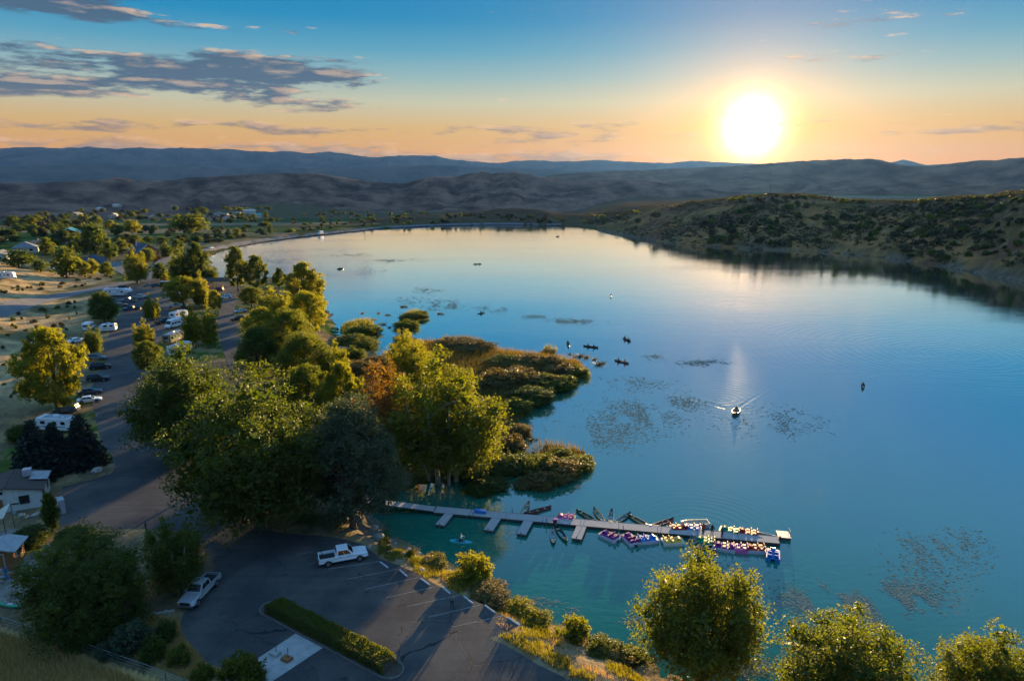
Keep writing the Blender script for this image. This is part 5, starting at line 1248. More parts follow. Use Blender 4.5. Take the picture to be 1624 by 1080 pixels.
def deck(name, a, b, w, parent, th=0.34):
    a = Vector(a); b = Vector(b); d = (b - a); L = d.length; ang = math.atan2(d.y, d.x); c = (a + b) / 2
    m1 = MB(); m1.box((0, 0, -th / 2 - .05), (L - .1, w - .1, th - .06)); m2 = MB(); m2.box((0, 0, -.03), (L, w, .06)); m2.box((0, -w / 2 - .03, -.06), (L, .05, .14), mi=1); m2.box((0, w / 2 + .03, -.06), (L, .05, .14), mi=1)
    o = m2.build(name, [M_DECK, M_DOCKSIDE], parent); o.location = c - Vector(parent.location); o.rotation_euler = (math.atan2(0, 1), -math.asin(d.z / L), ang)
    f = m1.build('float', M_DOCKSIDE, o); return o
g0 = Vector((dA.x - 3.0, dA.y + .1, 1.5)); deck('gangway', g0, dM + Vector((-.1, 0, .06)), 1.5, dock, .16)
dd_ = (dB - dM); nS = 9; dirD = dd_.normalized(); nrm = Vector((dirD.y, -dirD.x, 0))
for k in range(nS): deck('deck_section', dM + dd_ * (k / nS) + dirD * .03, dM + dd_ * ((k + 1) / nS) - dirD * .03, 1.9, dock)
for x, y, l in ((712, 815, 3.4), (787, 822, 3.6), (838, 826, 3.8), (922, 836, 3.7)):
    p = at2(x, y, DZ); t_ = (p - dM).dot(dirD); p = dM + dirD * t_ + nrm * 0.98
    deck('finger_pier', p, p + nrm * l - dirD * .4, 1.35, dock)
m_ = MB()
for k in range(8):
    p = dM + dd_ * ((k + .12) / nS); s_ = 1 if k % 2 else -1; m_ = MB(); q_ = p + nrm * s_ * 1.08 - Vector(dock.location); m_.tube([(q_.x, q_.y, -1.2), (q_.x, q_.y, 1.15)], .05, 8); m_.build('post', M_POST, dock)
for x, y, l in ((712, 815, 3.4), (787, 822, 3.6), (838, 826, 3.8), (922, 836, 3.7)):
    p = at2(x, y, DZ); t_ = (p - dM).dot(dirD); q_ = dM + dirD * t_ + nrm * (1.0 + l + .1) - dirD * .4 - Vector(dock.location); m_ = MB(); m_.tube([(q_.x, q_.y, -1.2), (q_.x, q_.y, .9)], .05, 8); m_.build('post', M_POST, dock)
dz = DZ + .0
def ondock(px, py): 
    p = at2(px, py, DZ); t_ = (p - dM).dot(dirD); s_ = max(-.7, min(.7, (p - dM).dot(nrm))); return dM + dirD * t_ + nrm * s_ + Vector((0, 0, 0.002))
person(ondock(1115, 848), 2.0, 'stand', 'red', 'person in a red shirt on the dock, left one of three', 'people on the dock')
person(ondock(1129, 849), 1.2, 'stand', 'dark', 'person in dark clothes on the dock, middle one of three', 'people on the dock')
person(ondock(1145, 852), -1.0, 'stand', 'blue', 'person in a blue shirt on the dock in front of the green boat', 'people on the dock')

# ------------------------------------------------------------------ boats
def plast(name, c, r_=0.4): return pmat(name, c, r_, 0.1, 2.0)
B = dict(purple=plast('purple_plastic', (.19, .010, .17)), blue=plast('blue_plastic', (.01, .16, .50)), yellow=plast('yellow_plastic', (.62, .42, .07)), red=plast('red_plastic', (.36, .02, .035)), green=plast('green_plastic', (.01, .26, .12)),
         teal=plast('teal_plastic', (.01, .13, .15)), lime=plast('lime_plastic', (.20, .48, .06)), white=plast('white_hull', (.44, .39, .42)), maroon=plast('maroon_hull', (.16, .022, .028)), dgreen=plast('dark_green_hull', (.018, .06, .045)), brown=plast('brown_hull', (.10, .065, .035)),
         grey=plast('grey_hull', (.22, .23, .24)), pink=plast('pink_plastic', (.50, .10, .28)), tan=plast('tan_seat', (.42, .30, .17)), aqua=plast('aqua_board', (.02, .36, .42)), black=plast('black_boat', (.02, .02, .022)), cream=plast('cream_hull', (.55, .48, .38)), yboat=plast('bright_yellow', (.70, .55, .02)))
def canoe(root, hull, inner, L=4.7, w=.88):
    st = [(-1, .02, .50), (-.93, .10, .40), (-.75, .26, .32), (-.4, .42, .28), (0, .46, .27), (.4, .42, .28), (.75, .26, .32), (.93, .10, .40), (1, .02, .50)]
    m_ = MB(); mo = []; mi_ = []
    for t, hw, top in st:
        x = t * L / 2; hw = hw * w / .92; kz = -.10 + .12 * abs(t) ** 3
        mo.append([(x, -hw, top), (x, -hw * .95, top * .45), (x, -hw * .5, kz + .01), (x, 0, kz), (x, hw * .5, kz + .01), (x, hw * .95, top * .45), (x, hw, top)])
        h2 = max(.004, hw - .035); mi_.append([(x * .985, -h2, top), (x * .985, -h2 * .9, top * .5), (x * .985, -h2 * .5, kz + .05), (x * .985, 0, kz + .045), (x * .985, h2 * .5, kz + .05), (x * .985, h2 * .9, top * .5), (x * .985, h2, top)])
    m_.loft(mo, 0, False, False); m_.loft([r[::-1] for r in mi_], 1, False, False)
    for i in range(len(st) - 1):
        for e in (0, 6): m_.quad(mo[i][e], mo[i + 1][e], mi_[i + 1][e], mi_[i][e], 0)
    m_.build('hull', [hull, inner], root, True)
    for x, h_ in ((-1.35, .21), (1.2, .21)):
        s_ = MB(); s_.box((x, 0, h_), (.26, .58 * w / .9, .03)); s_.build('seat', B['tan'], root)
    s_ = MB(); s_.tube([(0, -.40 * w / .92, .24), (0, .40 * w / .92, .24)], .022); s_.build('thwart', M_BARK, root)
    for e in (-1, 1):
        s_ = MB(); s_.add([(e * L * .495, 0, .50), (e * L * .44, -.16, .415), (e * L * .44, .16, .415), (e * L * .495, 0, .47), (e * L * .44, -.16, .385), (e * L * .44, .16, .385)], [(0, 1, 2), (3, 5, 4), (0, 3, 4, 1), (0, 2, 5, 3), (1, 4, 5, 2)]); s_.build('end_cap', hull, root)
def pedal_boat(root, hull, top, L=2.9, w=1.75):
    """flat two-hull platform, two pairs of seats, round paddle-wheel housing"""
    for y in (-1, 1):
        m_ = MB(); m_.loft([rring(x, hw, z0, .30, .05) for x, hw, z0 in ((-L / 2, .26, .02), (-L / 2 + .1, .30, -.10), (L / 2 - .5, .30, -.10), (L / 2 - .08, .26, .05))])
        m_.v = [(a, b + y * (w / 2 - .32), c) for a, b, c in m_.v]; m_.build('float_hull', hull, root)
    m_ = MB(); m_.loft([[(x, -hw, .29), (x, hw, .29), (x, hw - .03, .42), (x, -hw + .03, .42)] for x, hw in ((-L / 2 - .02, w / 2 - .12), (-L / 2 + .10, w / 2), (L / 2 - .22, w / 2), (L / 2, w / 2 - .14))]); m_.build('deck', hull, root)
    m_ = MB(); m_.loft([[(x, -w * .42, .425), (x, w * .42, .425), (x, w * .40, z), (x, -w * .40, z)] for x, z in ((-L * .40, .47), (-L * .38, .52), (L * .36, .52), (L * .42, .45))]); m_.build('cockpit_tub', top, root)
    for y in (-.40, .40):
        for x, dr in ((-.05, 1), (-.85, 1)):
            s_ = MB(); s_.box((x, y, .60), (.46, .50, .14), taper=.9); s_.loft([[(x - .24 - k * .10, y - .25, .56 + k * .38), (x - .24 - k * .10, y + .25, .56 + k * .38), (x - .34 - k * .10, y + .22, .56 + k * .38), (x - .34 - k * .10, y - .22, .56 + k * .38)] for k in (0, .8, 1)]); s_.build('seat', top, root)
    m_ = MB(); ring = []
    for y in (-.30, .30): ring.append([(.72 + .40 * math.cos(math.pi * k / 8), y, .50 + .38 * math.sin(math.pi * k / 8)) for k in range(9)])
    m_.loft(ring); m_.build('paddle_wheel_housing', top, root)
    m_ = MB(); m_.tube([(.30, 0, .50), (.24, 0, .86)], .025); m_.tube([(.24, -.10, .86), (.24, .10, .86)], .025); m_.build('tiller', M_TRIM, root)
    for y in (-.45, .45):
        m_ = MB(); m_.tube([(1.12, y - .12, .58), (1.12, y + .12, .58)], .03); m_.build('pedal', M_TRIM, root)
def rowboat(root, hull, inner, L=4.0, w=1.45, motor=False):
    m_ = MB(); mo, mi_ = [], []
    for t, hw, top in ((-1, .44, .46), (-.5, .49, .45), (0, .50, .46), (.5, .42, .50), (.8, .25, .56), (1, .03, .64)):
        x = t * L / 2; hw *= w; kz = -.12 + (.18 * max(0, t) ** 3)
        mo.append([(x, -hw, top), (x, -hw * .88, .1), (x, -hw * .4, kz), (x, hw * .4, kz), (x, hw * .88, .1), (x, hw, top)])
        h2 = max(.005, hw - .06); mi_.append([(x * .97, -h2, top), (x * .97, -h2 * .88, .14), (x * .97, -h2 * .4, kz + .08), (x * .97, h2 * .4, kz + .08), (x * .97, h2 * .88, .14), (x * .97, h2, top)])
    m_.loft(mo, 0, False, False); m_.loft([r[::-1] for r in mi_], 1, False, False)
    m_.add(mo[0], [(5, 4, 3, 2, 1, 0)], 0); m_.add(mi_[0], [(0, 1, 2, 3, 4, 5)], 1)
    for i in range(5):
        for e in (0, 5): m_.quad(mo[i][e], mo[i + 1][e], mi_[i + 1][e], mi_[i][e], 0)
    m_.quad(mo[0][0], mi_[0][0], mi_[0][5], mo[0][5], 0)
    m_.build('hull', [hull, inner], root)
    for x in (-1.0, 0.1, 1.0):
        s_ = MB(); s_.box((x, 0, .30), (.30, w * (.86 if x < .5 else .62), .04)); s_.build('seat', B['tan'], root)
    if motor:
        s_ = MB(); s_.box((-L / 2 - .16, 0, .66), (.30, .26, .36), taper=.85); s_.tube([(-L / 2 - .18, 0, .5), (-L / 2 - .20, 0, -.3)], .05); s_.build('outboard_motor', M_TRIM, root)
def kayak(root, hull, inner, L=3.2, w=.72):
    m_ = MB(); rings = []
    for t, hw in ((-1, .02), (-.9, .14), (-.6, .36), (-.2, .48), (.2, .48), (.6, .36), (.9, .14), (1, .02)):
        x = t * L / 2; hw *= w; r_ = .10 * abs(t) ** 3; rings.append([(x, -hw, .14 + r_), (x, -hw * .6, .0 + r_), (x, hw * .6, .0 + r_), (x, hw, .14 + r_), (x, hw * .55, .25 + r_), (x, -hw * .55, .25 + r_)])
    m_.loft(rings); m_.build('hull', hull, root, True)
    s_ = MB(); s_.loft([[(x, -hw * w, .262), (x, hw * w, .262), (x, hw * w, .29), (x, -hw * w, .29)] for x, hw in ((-.55, .1), (-.4, .24), (.2, .26), (.5, .12))]); c = s_.build('cockpit', inner, root)
    s_ = MB(); s_.box((-.35, 0, .36), (.08, .36, .24)); s_.build('seat_back', inner, root)
def board(root, hull, inner, L=3.2):
    m_ = MB(); m_.loft([[(t * L / 2, -hw, .03), (t * L / 2, hw, .03), (t * L / 2, hw * .94, .13), (t * L / 2, -hw * .94, .13)] for t, hw in ((-1, .10), (-.92, .24), (-.5, .38), (.2, .40), (.7, .30), (.93, .13), (1, .02))]); m_.build('deck', hull, root)
    m_ = MB(); m_.box((-.1, 0, .136), (1.3, .5, .012)); m_.build('foot_pad', inner, root)
    m_ = MB(); m_.box((-1.35, 0, -.03), (.2, .015, .16)); m_.build('fin', M_TRIM, root)
def paddle(root, p, a, rz=0):
    m_ = MB(); d = Vector((math.cos(rz), math.sin(rz), 0)) * .95; m_.tube([Vector(p) - d - Vector((0, 0, .18)), Vector(p) + d + Vector((0, 0, .18))], .016)
    for e in (-1, 1): q_ = Vector(p) + d * e + Vector((0, 0, .18 * e)); m_.box(tuple(q_), (.34, .03, .17), rz=rz)
    return m_.build('paddle', M_TRIM, root)
def boat(name, fn, args, px, py, to, label, cat, group=None, z=0.0):
    p = Vector((*P(px, py, z + .3), z)); t = Vector((*P(*to, z + .3), z))
    root = empty(name, p, math.atan2(t.y - p.y, t.x - p.x)); fn(root, **args); return tag(root, label, cat, group)
PBG, CNG = 'pedal boats moored at the dock', 'canoes moored at the dock'
def pb(px, py, to, hull, top, label, **kw): boat('pedal_boat', pedal_boat, dict(hull=B[hull], top=B[top], **kw), px, py, to, label, 'pedal boat', PBG)
def cn(px, py, to, hull, inner, label, **kw): boat('canoe', canoe, dict(hull=B[hull], inner=B[inner], **kw), px, py, to, label, 'canoe', CNG)
pb(967, 850, (940, 838), 'white', 'purple', 'purple pedal boat nearest the last finger pier')
pb(1000, 855, (985, 842), 'white', 'purple', 'purple pedal boat tied against the blue one')
pb(1027, 855, (1060, 852), 'white', 'blue', 'blue pedal boat between the purple and the yellow one')
pb(1067, 858, (1100, 857), 'cream', 'yellow', 'yellow pedal boat on the near side of the dock')
pb(1148, 867, (1115, 862), 'white', 'purple', 'purple pedal boat right of the foreground treetop')
pb(1197, 870, (1165, 868), 'white', 'red', 'red and white pedal boat near the outer end of the dock')
pb(1226, 879, (1226, 862), 'blue', 'blue', 'all-blue pedal boat at the very end of the dock', L=2.5)
pb(897, 821, (870, 819), 'lime', 'pink', 'lime green pedal boat with pink seats on the far side of the dock')
pb(1096, 838, (1070, 836), 'white', 'blue', 'blue pedal boat on the far side, behind the left person on the dock')
pb(1158, 842, (1130, 836), 'green', 'green', 'green pedal boat behind the person in the blue shirt')
pb(1186, 845, (1160, 841), 'red', 'red', 'all-red pedal boat on the far side of the dock')
cn(833, 806, (842, 790), 'maroon', 'tan', 'maroon canoe pointing away from the dock, above the third finger pier')
cn(853, 808, (880, 801), 'maroon', 'maroon', 'maroon canoe lying slanted beside its twin')
cn(877, 848, (878, 870), 'dgreen', 'white', 'canoe with a white inside, pointing at the viewer')
cn(890, 845, (902, 862), 'dgreen', 'black', 'dark green canoe beside the white-lined one')
cn(931, 817, (915, 808), 'dgreen', 'dgreen', 'dark green canoe, leftmost of the fan on the far side')
cn(950, 816, (938, 800), 'brown', 'tan', 'brown canoe with a tan inside, bow up in the fan')
cn(969, 818, (971, 800), 'grey', 'grey', 'grey canoe pointing straight away in the fan')
cn(986, 821, (1004, 810), 'dgreen', 'grey', 'dark green canoe with a grey inside, right of the grey canoe')
cn(1014, 825, (990, 812), 'dgreen', 'brown', 'long dark green canoe with a brown inside, left of the maroon one')
cn(1050, 828, (1075, 819), 'maroon', 'maroon', 'maroon canoe at the right end of the fan')
pb(1078, 838, (1105, 838), 'pink', 'red', 'pink and red pedal boat left of the cream rowing boat', L=2.6)
pb(1170, 869, (1140, 866), 'pink', 'pink', 'all-pink pedal boat between the purple and the red and white one', L=2.4)
pb(1118, 858, (1095, 855), 'teal', 'green', 'teal and green pedal boat partly hidden by the foreground treetop', L=2.6)
cn(842, 812, (862, 806), 'maroon', 'brown', 'maroon canoe with a brown inside, nearest the dock above the third finger pier')
boat('kayak', kayak, dict(hull=B['red'], inner=B['maroon']), 1040, 833, (1060, 836), 'red kayak floating beside the maroon canoe', 'kayak')
boat('kayak', kayak, dict(hull=B['blue'], inner=B['white']), 1062, 836, (1085, 838), 'blue kayak floating along the far side of the dock', 'kayak')
boat('rowboat', rowboat, dict(hull=B['cream'], inner=B['cream']), 1102, 829, (1075, 830), 'cream rowboat lying behind the people on the dock', 'rowing boat')
boat('rowboat', rowboat, dict(hull=B['white'], inner=B['grey'], L=3.0, w=1.2), 1123, 842, (1115, 832), 'small white dinghy between the people on the dock', 'dinghy')
boat('rowboat', rowboat, dict(hull=B['grey'], inner=B['grey'], L=3.4, motor=True), 1214, 851, (1190, 846), 'grey motor dinghy near the outer end of the dock', 'dinghy')
boat('rowboat', rowboat, dict(hull=B['teal'], inner=B['black'], L=3.6), 1122, 864, (1140, 880), 'dark teal rowing boat half behind the foreground treetop', 'rowing boat')
boat('rowboat', rowboat, dict(hull=B['black'], inner=B['grey'], L=3.2, motor=True), 1103, 861, (1094, 848), 'black boat tied up just above the foreground treetop', 'rowing boat')
sw = empty('swim_float', at2(1237, 856.5, 0)); sw.rotation_euler = (0, 0, math.atan2(dirD.y, dirD.x)); m_ = MB(); m_.box((.6, .9, .20), (1.6, 1.8, .4)); m_.build('float', M_DOCKSIDE, sw); m_ = MB(); m_.box((.6, .9, .43), (1.7, 1.9, .06)); m_.build('deck', B['white'], sw)
m_ = MB(); [m_.tube([(1.35, y, .4), (1.35, y, 1.2)], .03) for y in (.3, 1.5)]; m_.tube([(1.35, .3, 1.18), (1.35, 1.5, 1.18)], .03); m_.build('rail', M_RIM, sw); tag(sw, 'small white float at the far end of the dock', 'float')
bc = empty('storage_bin', ondock(762, 813)); bc.rotation_euler = (0, 0, math.atan2(dirD.y, dirD.x)); m_ = MB(); m_.box((0, 0, .22), (1.7, .6, .42)); m_.build('tub', B['blue'], bc); m_ = MB(); m_.box((0, 0, .455), (1.78, .66, .05), taper=.97); m_.build('lid', B['blue'], bc); tag(bc, 'blue storage bin on the dock beside the second finger pier', 'bin')
# life vests and gear on the lime boat's side stay as a basket
gb = empty('gear_tub', ondock(880, 828)); m_ = MB(); m_.tube([(0, 0, .0), (0, 0, .35), (0, 0, .5)], [.28, .34, .36], 10); m_.build('tub', B['maroon'], gb); m_ = MB(); m_.tube([(0, 0, .5), (0, 0, .56)], [.37, .30], 10); m_.build('lid', B['pink'], gb); tag(gb, 'round maroon tub on the dock beside the lime green pedal boat', 'tub')
# paddleboarder
pbd = boat('paddleboard', board, dict(hull=B['aqua'], inner=B['teal']), 731, 856, (760, 859), 'turquoise paddleboard gliding over the shaded cove', 'paddleboard')
person(pbd.location + Vector((0, 0, .142)), pbd.rotation_euler.z, 'kneel', 'white', 'person kneeling on the turquoise paddleboard')
m_ = paddle(None, (0, 0, 0), 0, 1.2); m_.name = 'paddle'; m_.location = pbd.location + Vector((.35, 0, .75)); tag(m_, 'double paddle held by the kneeling paddleboarder', 'paddle')
# boats out on the lake
def crew(px, py, to, hull, inner, label, fn=canoe, seats=((-1.2, 'dark'), (1.05, 'blue')), who='dark canoe', **kw):
    b = boat('canoe' if fn is canoe else 'kayak' if fn is kayak else 'motor_boat', fn, dict(hull=B[hull], inner=B[inner], **kw), px, py, to, label, 'canoe' if fn is canoe else 'kayak' if fn is kayak else 'motor boat', 'boats out on the lake')
    for i, (x, sh) in enumerate(seats):
        a = b.rotation_euler.z; p = b.location + Vector((math.cos(a) * x, math.sin(a) * x, .225 if fn is canoe else .29 if fn is kayak else .325))
        end = '' if len(seats) == 1 else (' at the stern' if i == 0 else ' at the bow')
        person(p, a, 'sit', sh, '%s-shirted person%s of the %s' % (sh, end or ' in the middle', who), 'people in the boats')
    return b
crew(901, 545, (905, 552), 'dgreen', 'black', 'green canoe with two paddlers heading for the reedy spit', who='green canoe by the spit', seats=((-1.1, 'green'), (1.0, 'dark')))
crew(937, 549, (960, 552), 'black', 'black', 'black canoe seen side-on, second from the reedy spit', who='black side-on canoe', seats=((-1.0, 'dark'), (.9, 'grey')))
crew(994, 538, (1006, 543), 'black', 'brown', 'dark canoe farthest out of the four near the spit', who='dark canoe farthest from the spit', seats=((-1.2, 'dark'), (1.0, 'grey')))
crew(986, 573, (1003, 577), 'maroon', 'black', 'red canoe with two paddlers nearest the viewer off the spit', who='red canoe off the spit', seats=((-1.2, 'dark'), (1.0, 'orange')))
crew(969, 469, (969, 480), 'black', 'black', 'small kayak with a faint trail in the middle of the lake', kayak, ((-.1, 'dark'),), 'kayak in the middle of the lake')
crew(763, 496, (780, 494), 'dgreen', 'black', 'small kayak among the weed mats above the spit', kayak, ((-.1, 'green'),), 'kayak among the weed mats')
crew(757, 418.5, (780, 418), 'black', 'black', 'dark canoe far out on the bright water', canoe, ((-1.0, 'dark'), (1.0, 'dark')), 'far canoe on the bright water')
crew(540, 426, (555, 424), 'black', 'black', 'dark motor boat far out near the left shore', rowboat, ((-.9, 'dark'),), 'boat near the left shore')
crew(885, 375, (900, 374), 'black', 'black', 'tiny dark motor boat in front of the dam', rowboat, ((-.9, 'dark'),), 'boat in front of the dam')
crew(1167, 653, (1160, 668), 'black', 'grey', 'dark motor boat drawing a wide wake towards the viewer', rowboat, ((-1.0, 'dark'), (.2, 'grey')), 'motor boat with the wake', motor=True, w=1.6)
crew(1369, 611, (1369, 580), 'brown', 'black', 'lone brown canoe gliding on the right half of the lake', canoe, ((-.6, 'orange'),), 'lone canoe on the right')

# ------------------------------------------------------------------ buildings
def wallmat(name, c): return pmat(name, c, 0.85, 0.12, 1.5, bump=0.15)
M_SIDING = wallmat('cream_white_siding', (.56, .54, .50)); M_ROOFB = pmat('brown_shingle_roof', (.075, .048, .038), .9, .25, 2.5, bump=.4); M_TEALROOF = pmat('teal_metal_roof', (.02, .22, .24), .45, .12, 1); M_REDW = wallmat('red_barn_boards', (.16, .03, .022))
M_ROOFG = pmat('grey_shingle_roof', (.18, .175, .17), .9, .2, 2, bump=.3); M_ROOFD = pmat('dark_blue_shingle_roof', (.045, .055, .075), .9, .2, 2, bump=.3); M_LOG = wallmat('orange_log_wall', (.34, .15, .055)); M_BRICK = wallmat('orange_brick_wall', (.36, .17, .09)); M_WOOD = wallmat('stained_wood', (.24, .10, .035))
M_PALEW = wallmat('pale_wall', (.48, .46, .42)); M_FRAME = pmat('window_frame_paint', (.5, .5, .48), .6, .1, 4); M_TAN = wallmat('tan_wall', (.34, .27, .19))
def house(root, w, d, h, rise, wall, roofm, over=.5, hip=False, wins=(), doors=(), chimney=None, gable_x=True):
    """ridge along Y (gable ends face -Y and +Y) ; w along X, d along Y"""
    m_ = MB(); hw, hd = w / 2, d / 2
    if not hip:
        m_.loft([[(-hw, y, 0), (hw, y, 0), (hw, y, h), (0, y, h + rise), (-hw, y, h)] for y in (-hd, hd)])
    else: m_.box((0, 0, h / 2), (w, d, h))
    m_.build('wall', wall, root)
    k = rise / hw; t = .14; z0 = h - over * k
    r_ = MB()
    if not hip:
        for s_ in (-1, 1):
            a = (s_ * (hw + over), -hd - over, z0 + .02); b = (s_ * (hw + over), hd + over, z0 + .02); c = (0, hd + over, h + rise + .02); e = (0, -hd - over, h + rise + .02)
            (r_.slab(a, b, c, e, t) if s_ > 0 else r_.slab(b, a, e, c, t))
    else:
        o_ = over; rl = max(.1, d - w) / 2; e = [(-hw - o_, -hd - o_, h), (hw + o_, -hd - o_, h), (hw + o_, hd + o_, h), (-hw - o_, hd + o_, h)]
        r1, r2 = (0, -rl, h + rise), (0, rl, h + rise)
        r_.add(e + [r1, r2] + [(p[0], p[1], h - .15) for p in e], [(0, 1, 4), (1, 2, 5, 4), (2, 3, 5), (3, 0, 4, 5), (0, 6, 7, 1), (1, 7, 8, 2), (2, 8, 9, 3), (3, 9, 6, 0), (6, 9, 8, 7)])
    rf = r_.build('roof', roofm, root)
    if chimney: c_ = MB(); c_.box((chimney[0], chimney[1], h + rise * .6 + .9), (.8, .8, 2.4)); c_.box((chimney[0], chimney[1], h + rise * .6 + 2.15), (.95, .95, .14)); c_.build('chimney', M_PALEW, rf)
    def opening(name, side, u, zc, ww, hh, glass=M_GLASS):
        f = MB(); g = MB(); th = .05
        if side in ('-y', '+y'):
            y = (-hd if side == '-y' else hd); sg = -1 if side == '-y' else 1
            f.box((u, y + sg * .03, zc), (ww + .16, .08, hh + .16)); g.box((u, y + sg * .075, zc), (ww, .03, hh))
        else:
            x = (-hw if side == '-x' else hw); sg = -1 if side == '-x' else 1
            f.box((x + sg * .03, u, zc), (.08, ww + .16, hh + .16)); g.box((x + sg * .075, u, zc), (.03, ww, hh))
        fo = f.build(name, M_FRAME, root); g.build('pane' if name == 'window' else 'door_leaf', glass, fo)
    for a in wins: opening('window', *a)
    for a in doors: opening('door', *a, glass=M_WOOD)
# office at the left edge: gable wall towards the lot
oc = at2(14, 812, PAVE_Z); e1 = at2(68, 803, PAVE_Z); ang = math.atan2(e1.y - oc.y, e1.x - oc.x)
off = empty('office_building', (0, 0, PAVE_Z), ang); hw_ = (e1 - oc).length; dep = 6.5
off.location = Vector((oc.x, oc.y, PAVE_Z)) + Vector((-math.sin(ang), math.cos(ang), 0)) * dep / 2
house(off, hw_ * 2, dep, 2.75, .95, M_SIDING, M_ROOFB, .45, False, wins=[('-y', hw_ * .50, 1.55, 1.25, 1.25), ('-y', -.6, 3.0, .5, .4), ('+x', 1.5, 1.6, 1.2, 1.0), ('+x', -1.8, 1.6, 1.2, 1.0)], doors=[('-y', -1.0, 1.05, 1.0, 2.0)])
m_ = MB(); m_.box((2.0, 1.0, 4.05), (1.05, 1.05, 1.0)); rc_ = m_.build('swamp_cooler', B['white'], off)
for y in (-.3, 0, .3):
    l_ = MB(); l_.box((2.0, 1.0 - .53, 4.05 + y), (.8, .03, .14)); l_.build('louvre', M_GRAYROOF, rc_)
m_ = MB(); m_.slab((2.4, -.6, 3.47), (4.6, -.6, 3.08), (4.6, 2.6, 3.08), (2.4, 2.6, 3.47), .05); m_.build('roof_patch', M_GRAYROOF, off)
m_ = MB(); m_.box((hw_ * .22, -dep / 2 - .02, 1.1), (.9, .03, .22)); m_.build('wall_plate', M_TRIM, off)
tag(off, 'small cream-white office with a brown gable roof and a rooftop cooler', 'building')
vb = empty('ice_chest', at2(98, 812, PAVE_Z + .014), ang + .3); m_ = MB(); m_.box((0, 0, 1.0), (.8, 1.6, 2.0)); m_.build('cabinet', B['white'], vb); m_ = MB(); m_.box((.41, 0, 1.2), (.03, 1.4, 1.2)); m_.build('door', M_FRAME, vb); m_ = MB(); m_.box((0, 0, 2.04), (.86, 1.66, .08)); m_.build('top', M_GRAYROOF, vb); tag(vb, 'white upright cabinet beside the egg-shaped tree', 'cabinet')
# rental kiosk with vests
kp = at2(6, 893, PAVE_Z + .02); kk = empty('rental_kiosk', kp, .25)
house(kk, 3.6, 3.0, 2.3, .5, M_WOOD, M_GRAYROOF, .45, False, wins=[('+x', 0, 1.4, 1.3, .9)], doors=[('-y', .3, 1.0, .9, 1.9)])
tag(kk, 'wooden rental kiosk with a pale grey roof at the left edge', 'kiosk')
rk = empty('vest_rack', at2(14, 921, PAVE_Z + .02), .45); m_ = MB()
for x in (-1.3, 1.3): m_.tube([(x, 0, 0), (x, 0, 1.9)], .05, 8)
for z in (.95, 1.85): m_.tube([(-1.3, 0, z), (1.3, 0, z)], .035, 8)
m_.build('frame', M_WOOD, rk); tag(rk, 'wooden rack beside the rental kiosk', 'rack')
for i in range(10):
    c = ['red', 'white', 'blue', 'red', 'maroon'][i % 5]; x = -1.1 + .5 * (i % 5); z = 1.22 if i < 5 else .30
    lv = MB()
    for s_ in (-1, 1): lv.box((x + s_ * .10, -.09, z + .26), (.17, .12, .52), taper=.85)
    lv.box((x, -.09, z + .52), (.34, .10, .10)); lv.box((x, -.155, z + .18), (.38, .02, .05), mi=1)
    o = lv.build('life_vest', [B[c], M_TRIM]); o.location = rk.location; o.rotation_euler = rk.rotation_euler
    tag(o, ('%s life vest hanging on the %s rail of the rack' % (c, 'upper' if i < 5 else 'lower')), 'life vest', '%s life vests on the %s rail' % (c, 'upper' if i < 5 else 'lower'))
ss = empty('shade_sail', at2(0, 846, PAVE_Z)); m_ = MB(); pts = [(-1.5, 0, 2.2), (1.0, -.3, 2.3), (.9, 1.5, 3.7)]; m_.add(pts + [(p[0], p[1], p[2] + .03) for p in pts], [(0, 1, 2), (5, 4, 3), (0, 3, 4, 1), (1, 4, 5, 2), (2, 5, 3, 0)]); m_.build('cloth', B['cream'], ss)
for p in pts: m_ = MB(); m_.tube([(p[0], p[1], 0), (p[0], p[1], p[2] + .1)], .05, 8); m_.build('pole', M_POST, ss)
tag(ss, 'cream triangular shade sail between the office and the kiosk', 'shade sail')
boat('kayak', kayak, dict(hull=B['yboat'], inner=B['red'], L=3.0), 63, 869, (85, 871), 'yellow kayak with a red cockpit lying in the gravel yard', 'kayak', z=PAVE_Z + .03)
boat('kayak', kayak, dict(hull=B['green'], inner=B['white'], L=3.6), 14, 957, (40, 961), 'green kayak lying at the left edge above the fence', 'kayak', z=PAVE_Z + .06)

# houses on the left
def home(px, py, face, label, cat='house', **kw):
    g = G(px, py); root = empty('house' if cat == 'house' else cat.replace(' ', '_'), g - Vector((0, 0, .2)), face); house(root, **kw); return tag(root, label, cat, 'buildings on the left')
home(42, 399, .55, 'low house with a pale grey hipped roof among the left trees', w=13, d=17, h=3.2, rise=3.2, wall=M_PALEW, roofm=M_ROOFG, hip=True, wins=[('-y', -3, 1.8, 1.6, 1.2), ('-y', 3, 1.8, 1.6, 1.2), ('+x', -4, 1.8, 1.6, 1.2), ('+x', 3, 1.8, 1.6, 1.2)], doors=[('-y', 0, 1.1, 1.1, 2.1)])
home(60, 396, .9, 'orange brick house wing with a tan roof and white chimney', w=9, d=12, h=3.2, rise=3.0, wall=M_BRICK, roofm=M_BRICK, wins=[('-y', 0, 1.8, 2.4, 1.3), ('+x', -2, 1.8, 1.6, 1.2)], doors=[('+x', 2.4, 1.1, 1.1, 2.1)], chimney=(1.5, 2))
home(112, 378, .5, 'red barn with a teal metal roof', 'barn', w=15, d=26, h=5, rise=3.2, wall=M_REDW, roofm=M_TEALROOF, wins=[('-y', -4, 2.2, 1.6, 1.4), ('-y', 4, 2.2, 1.6, 1.4), ('+x', -6, 2.2, 1.6, 1.4), ('+x', 4, 2.2, 1.6, 1.4)], doors=[('-y', 0, 1.7, 3.4, 3.2)])
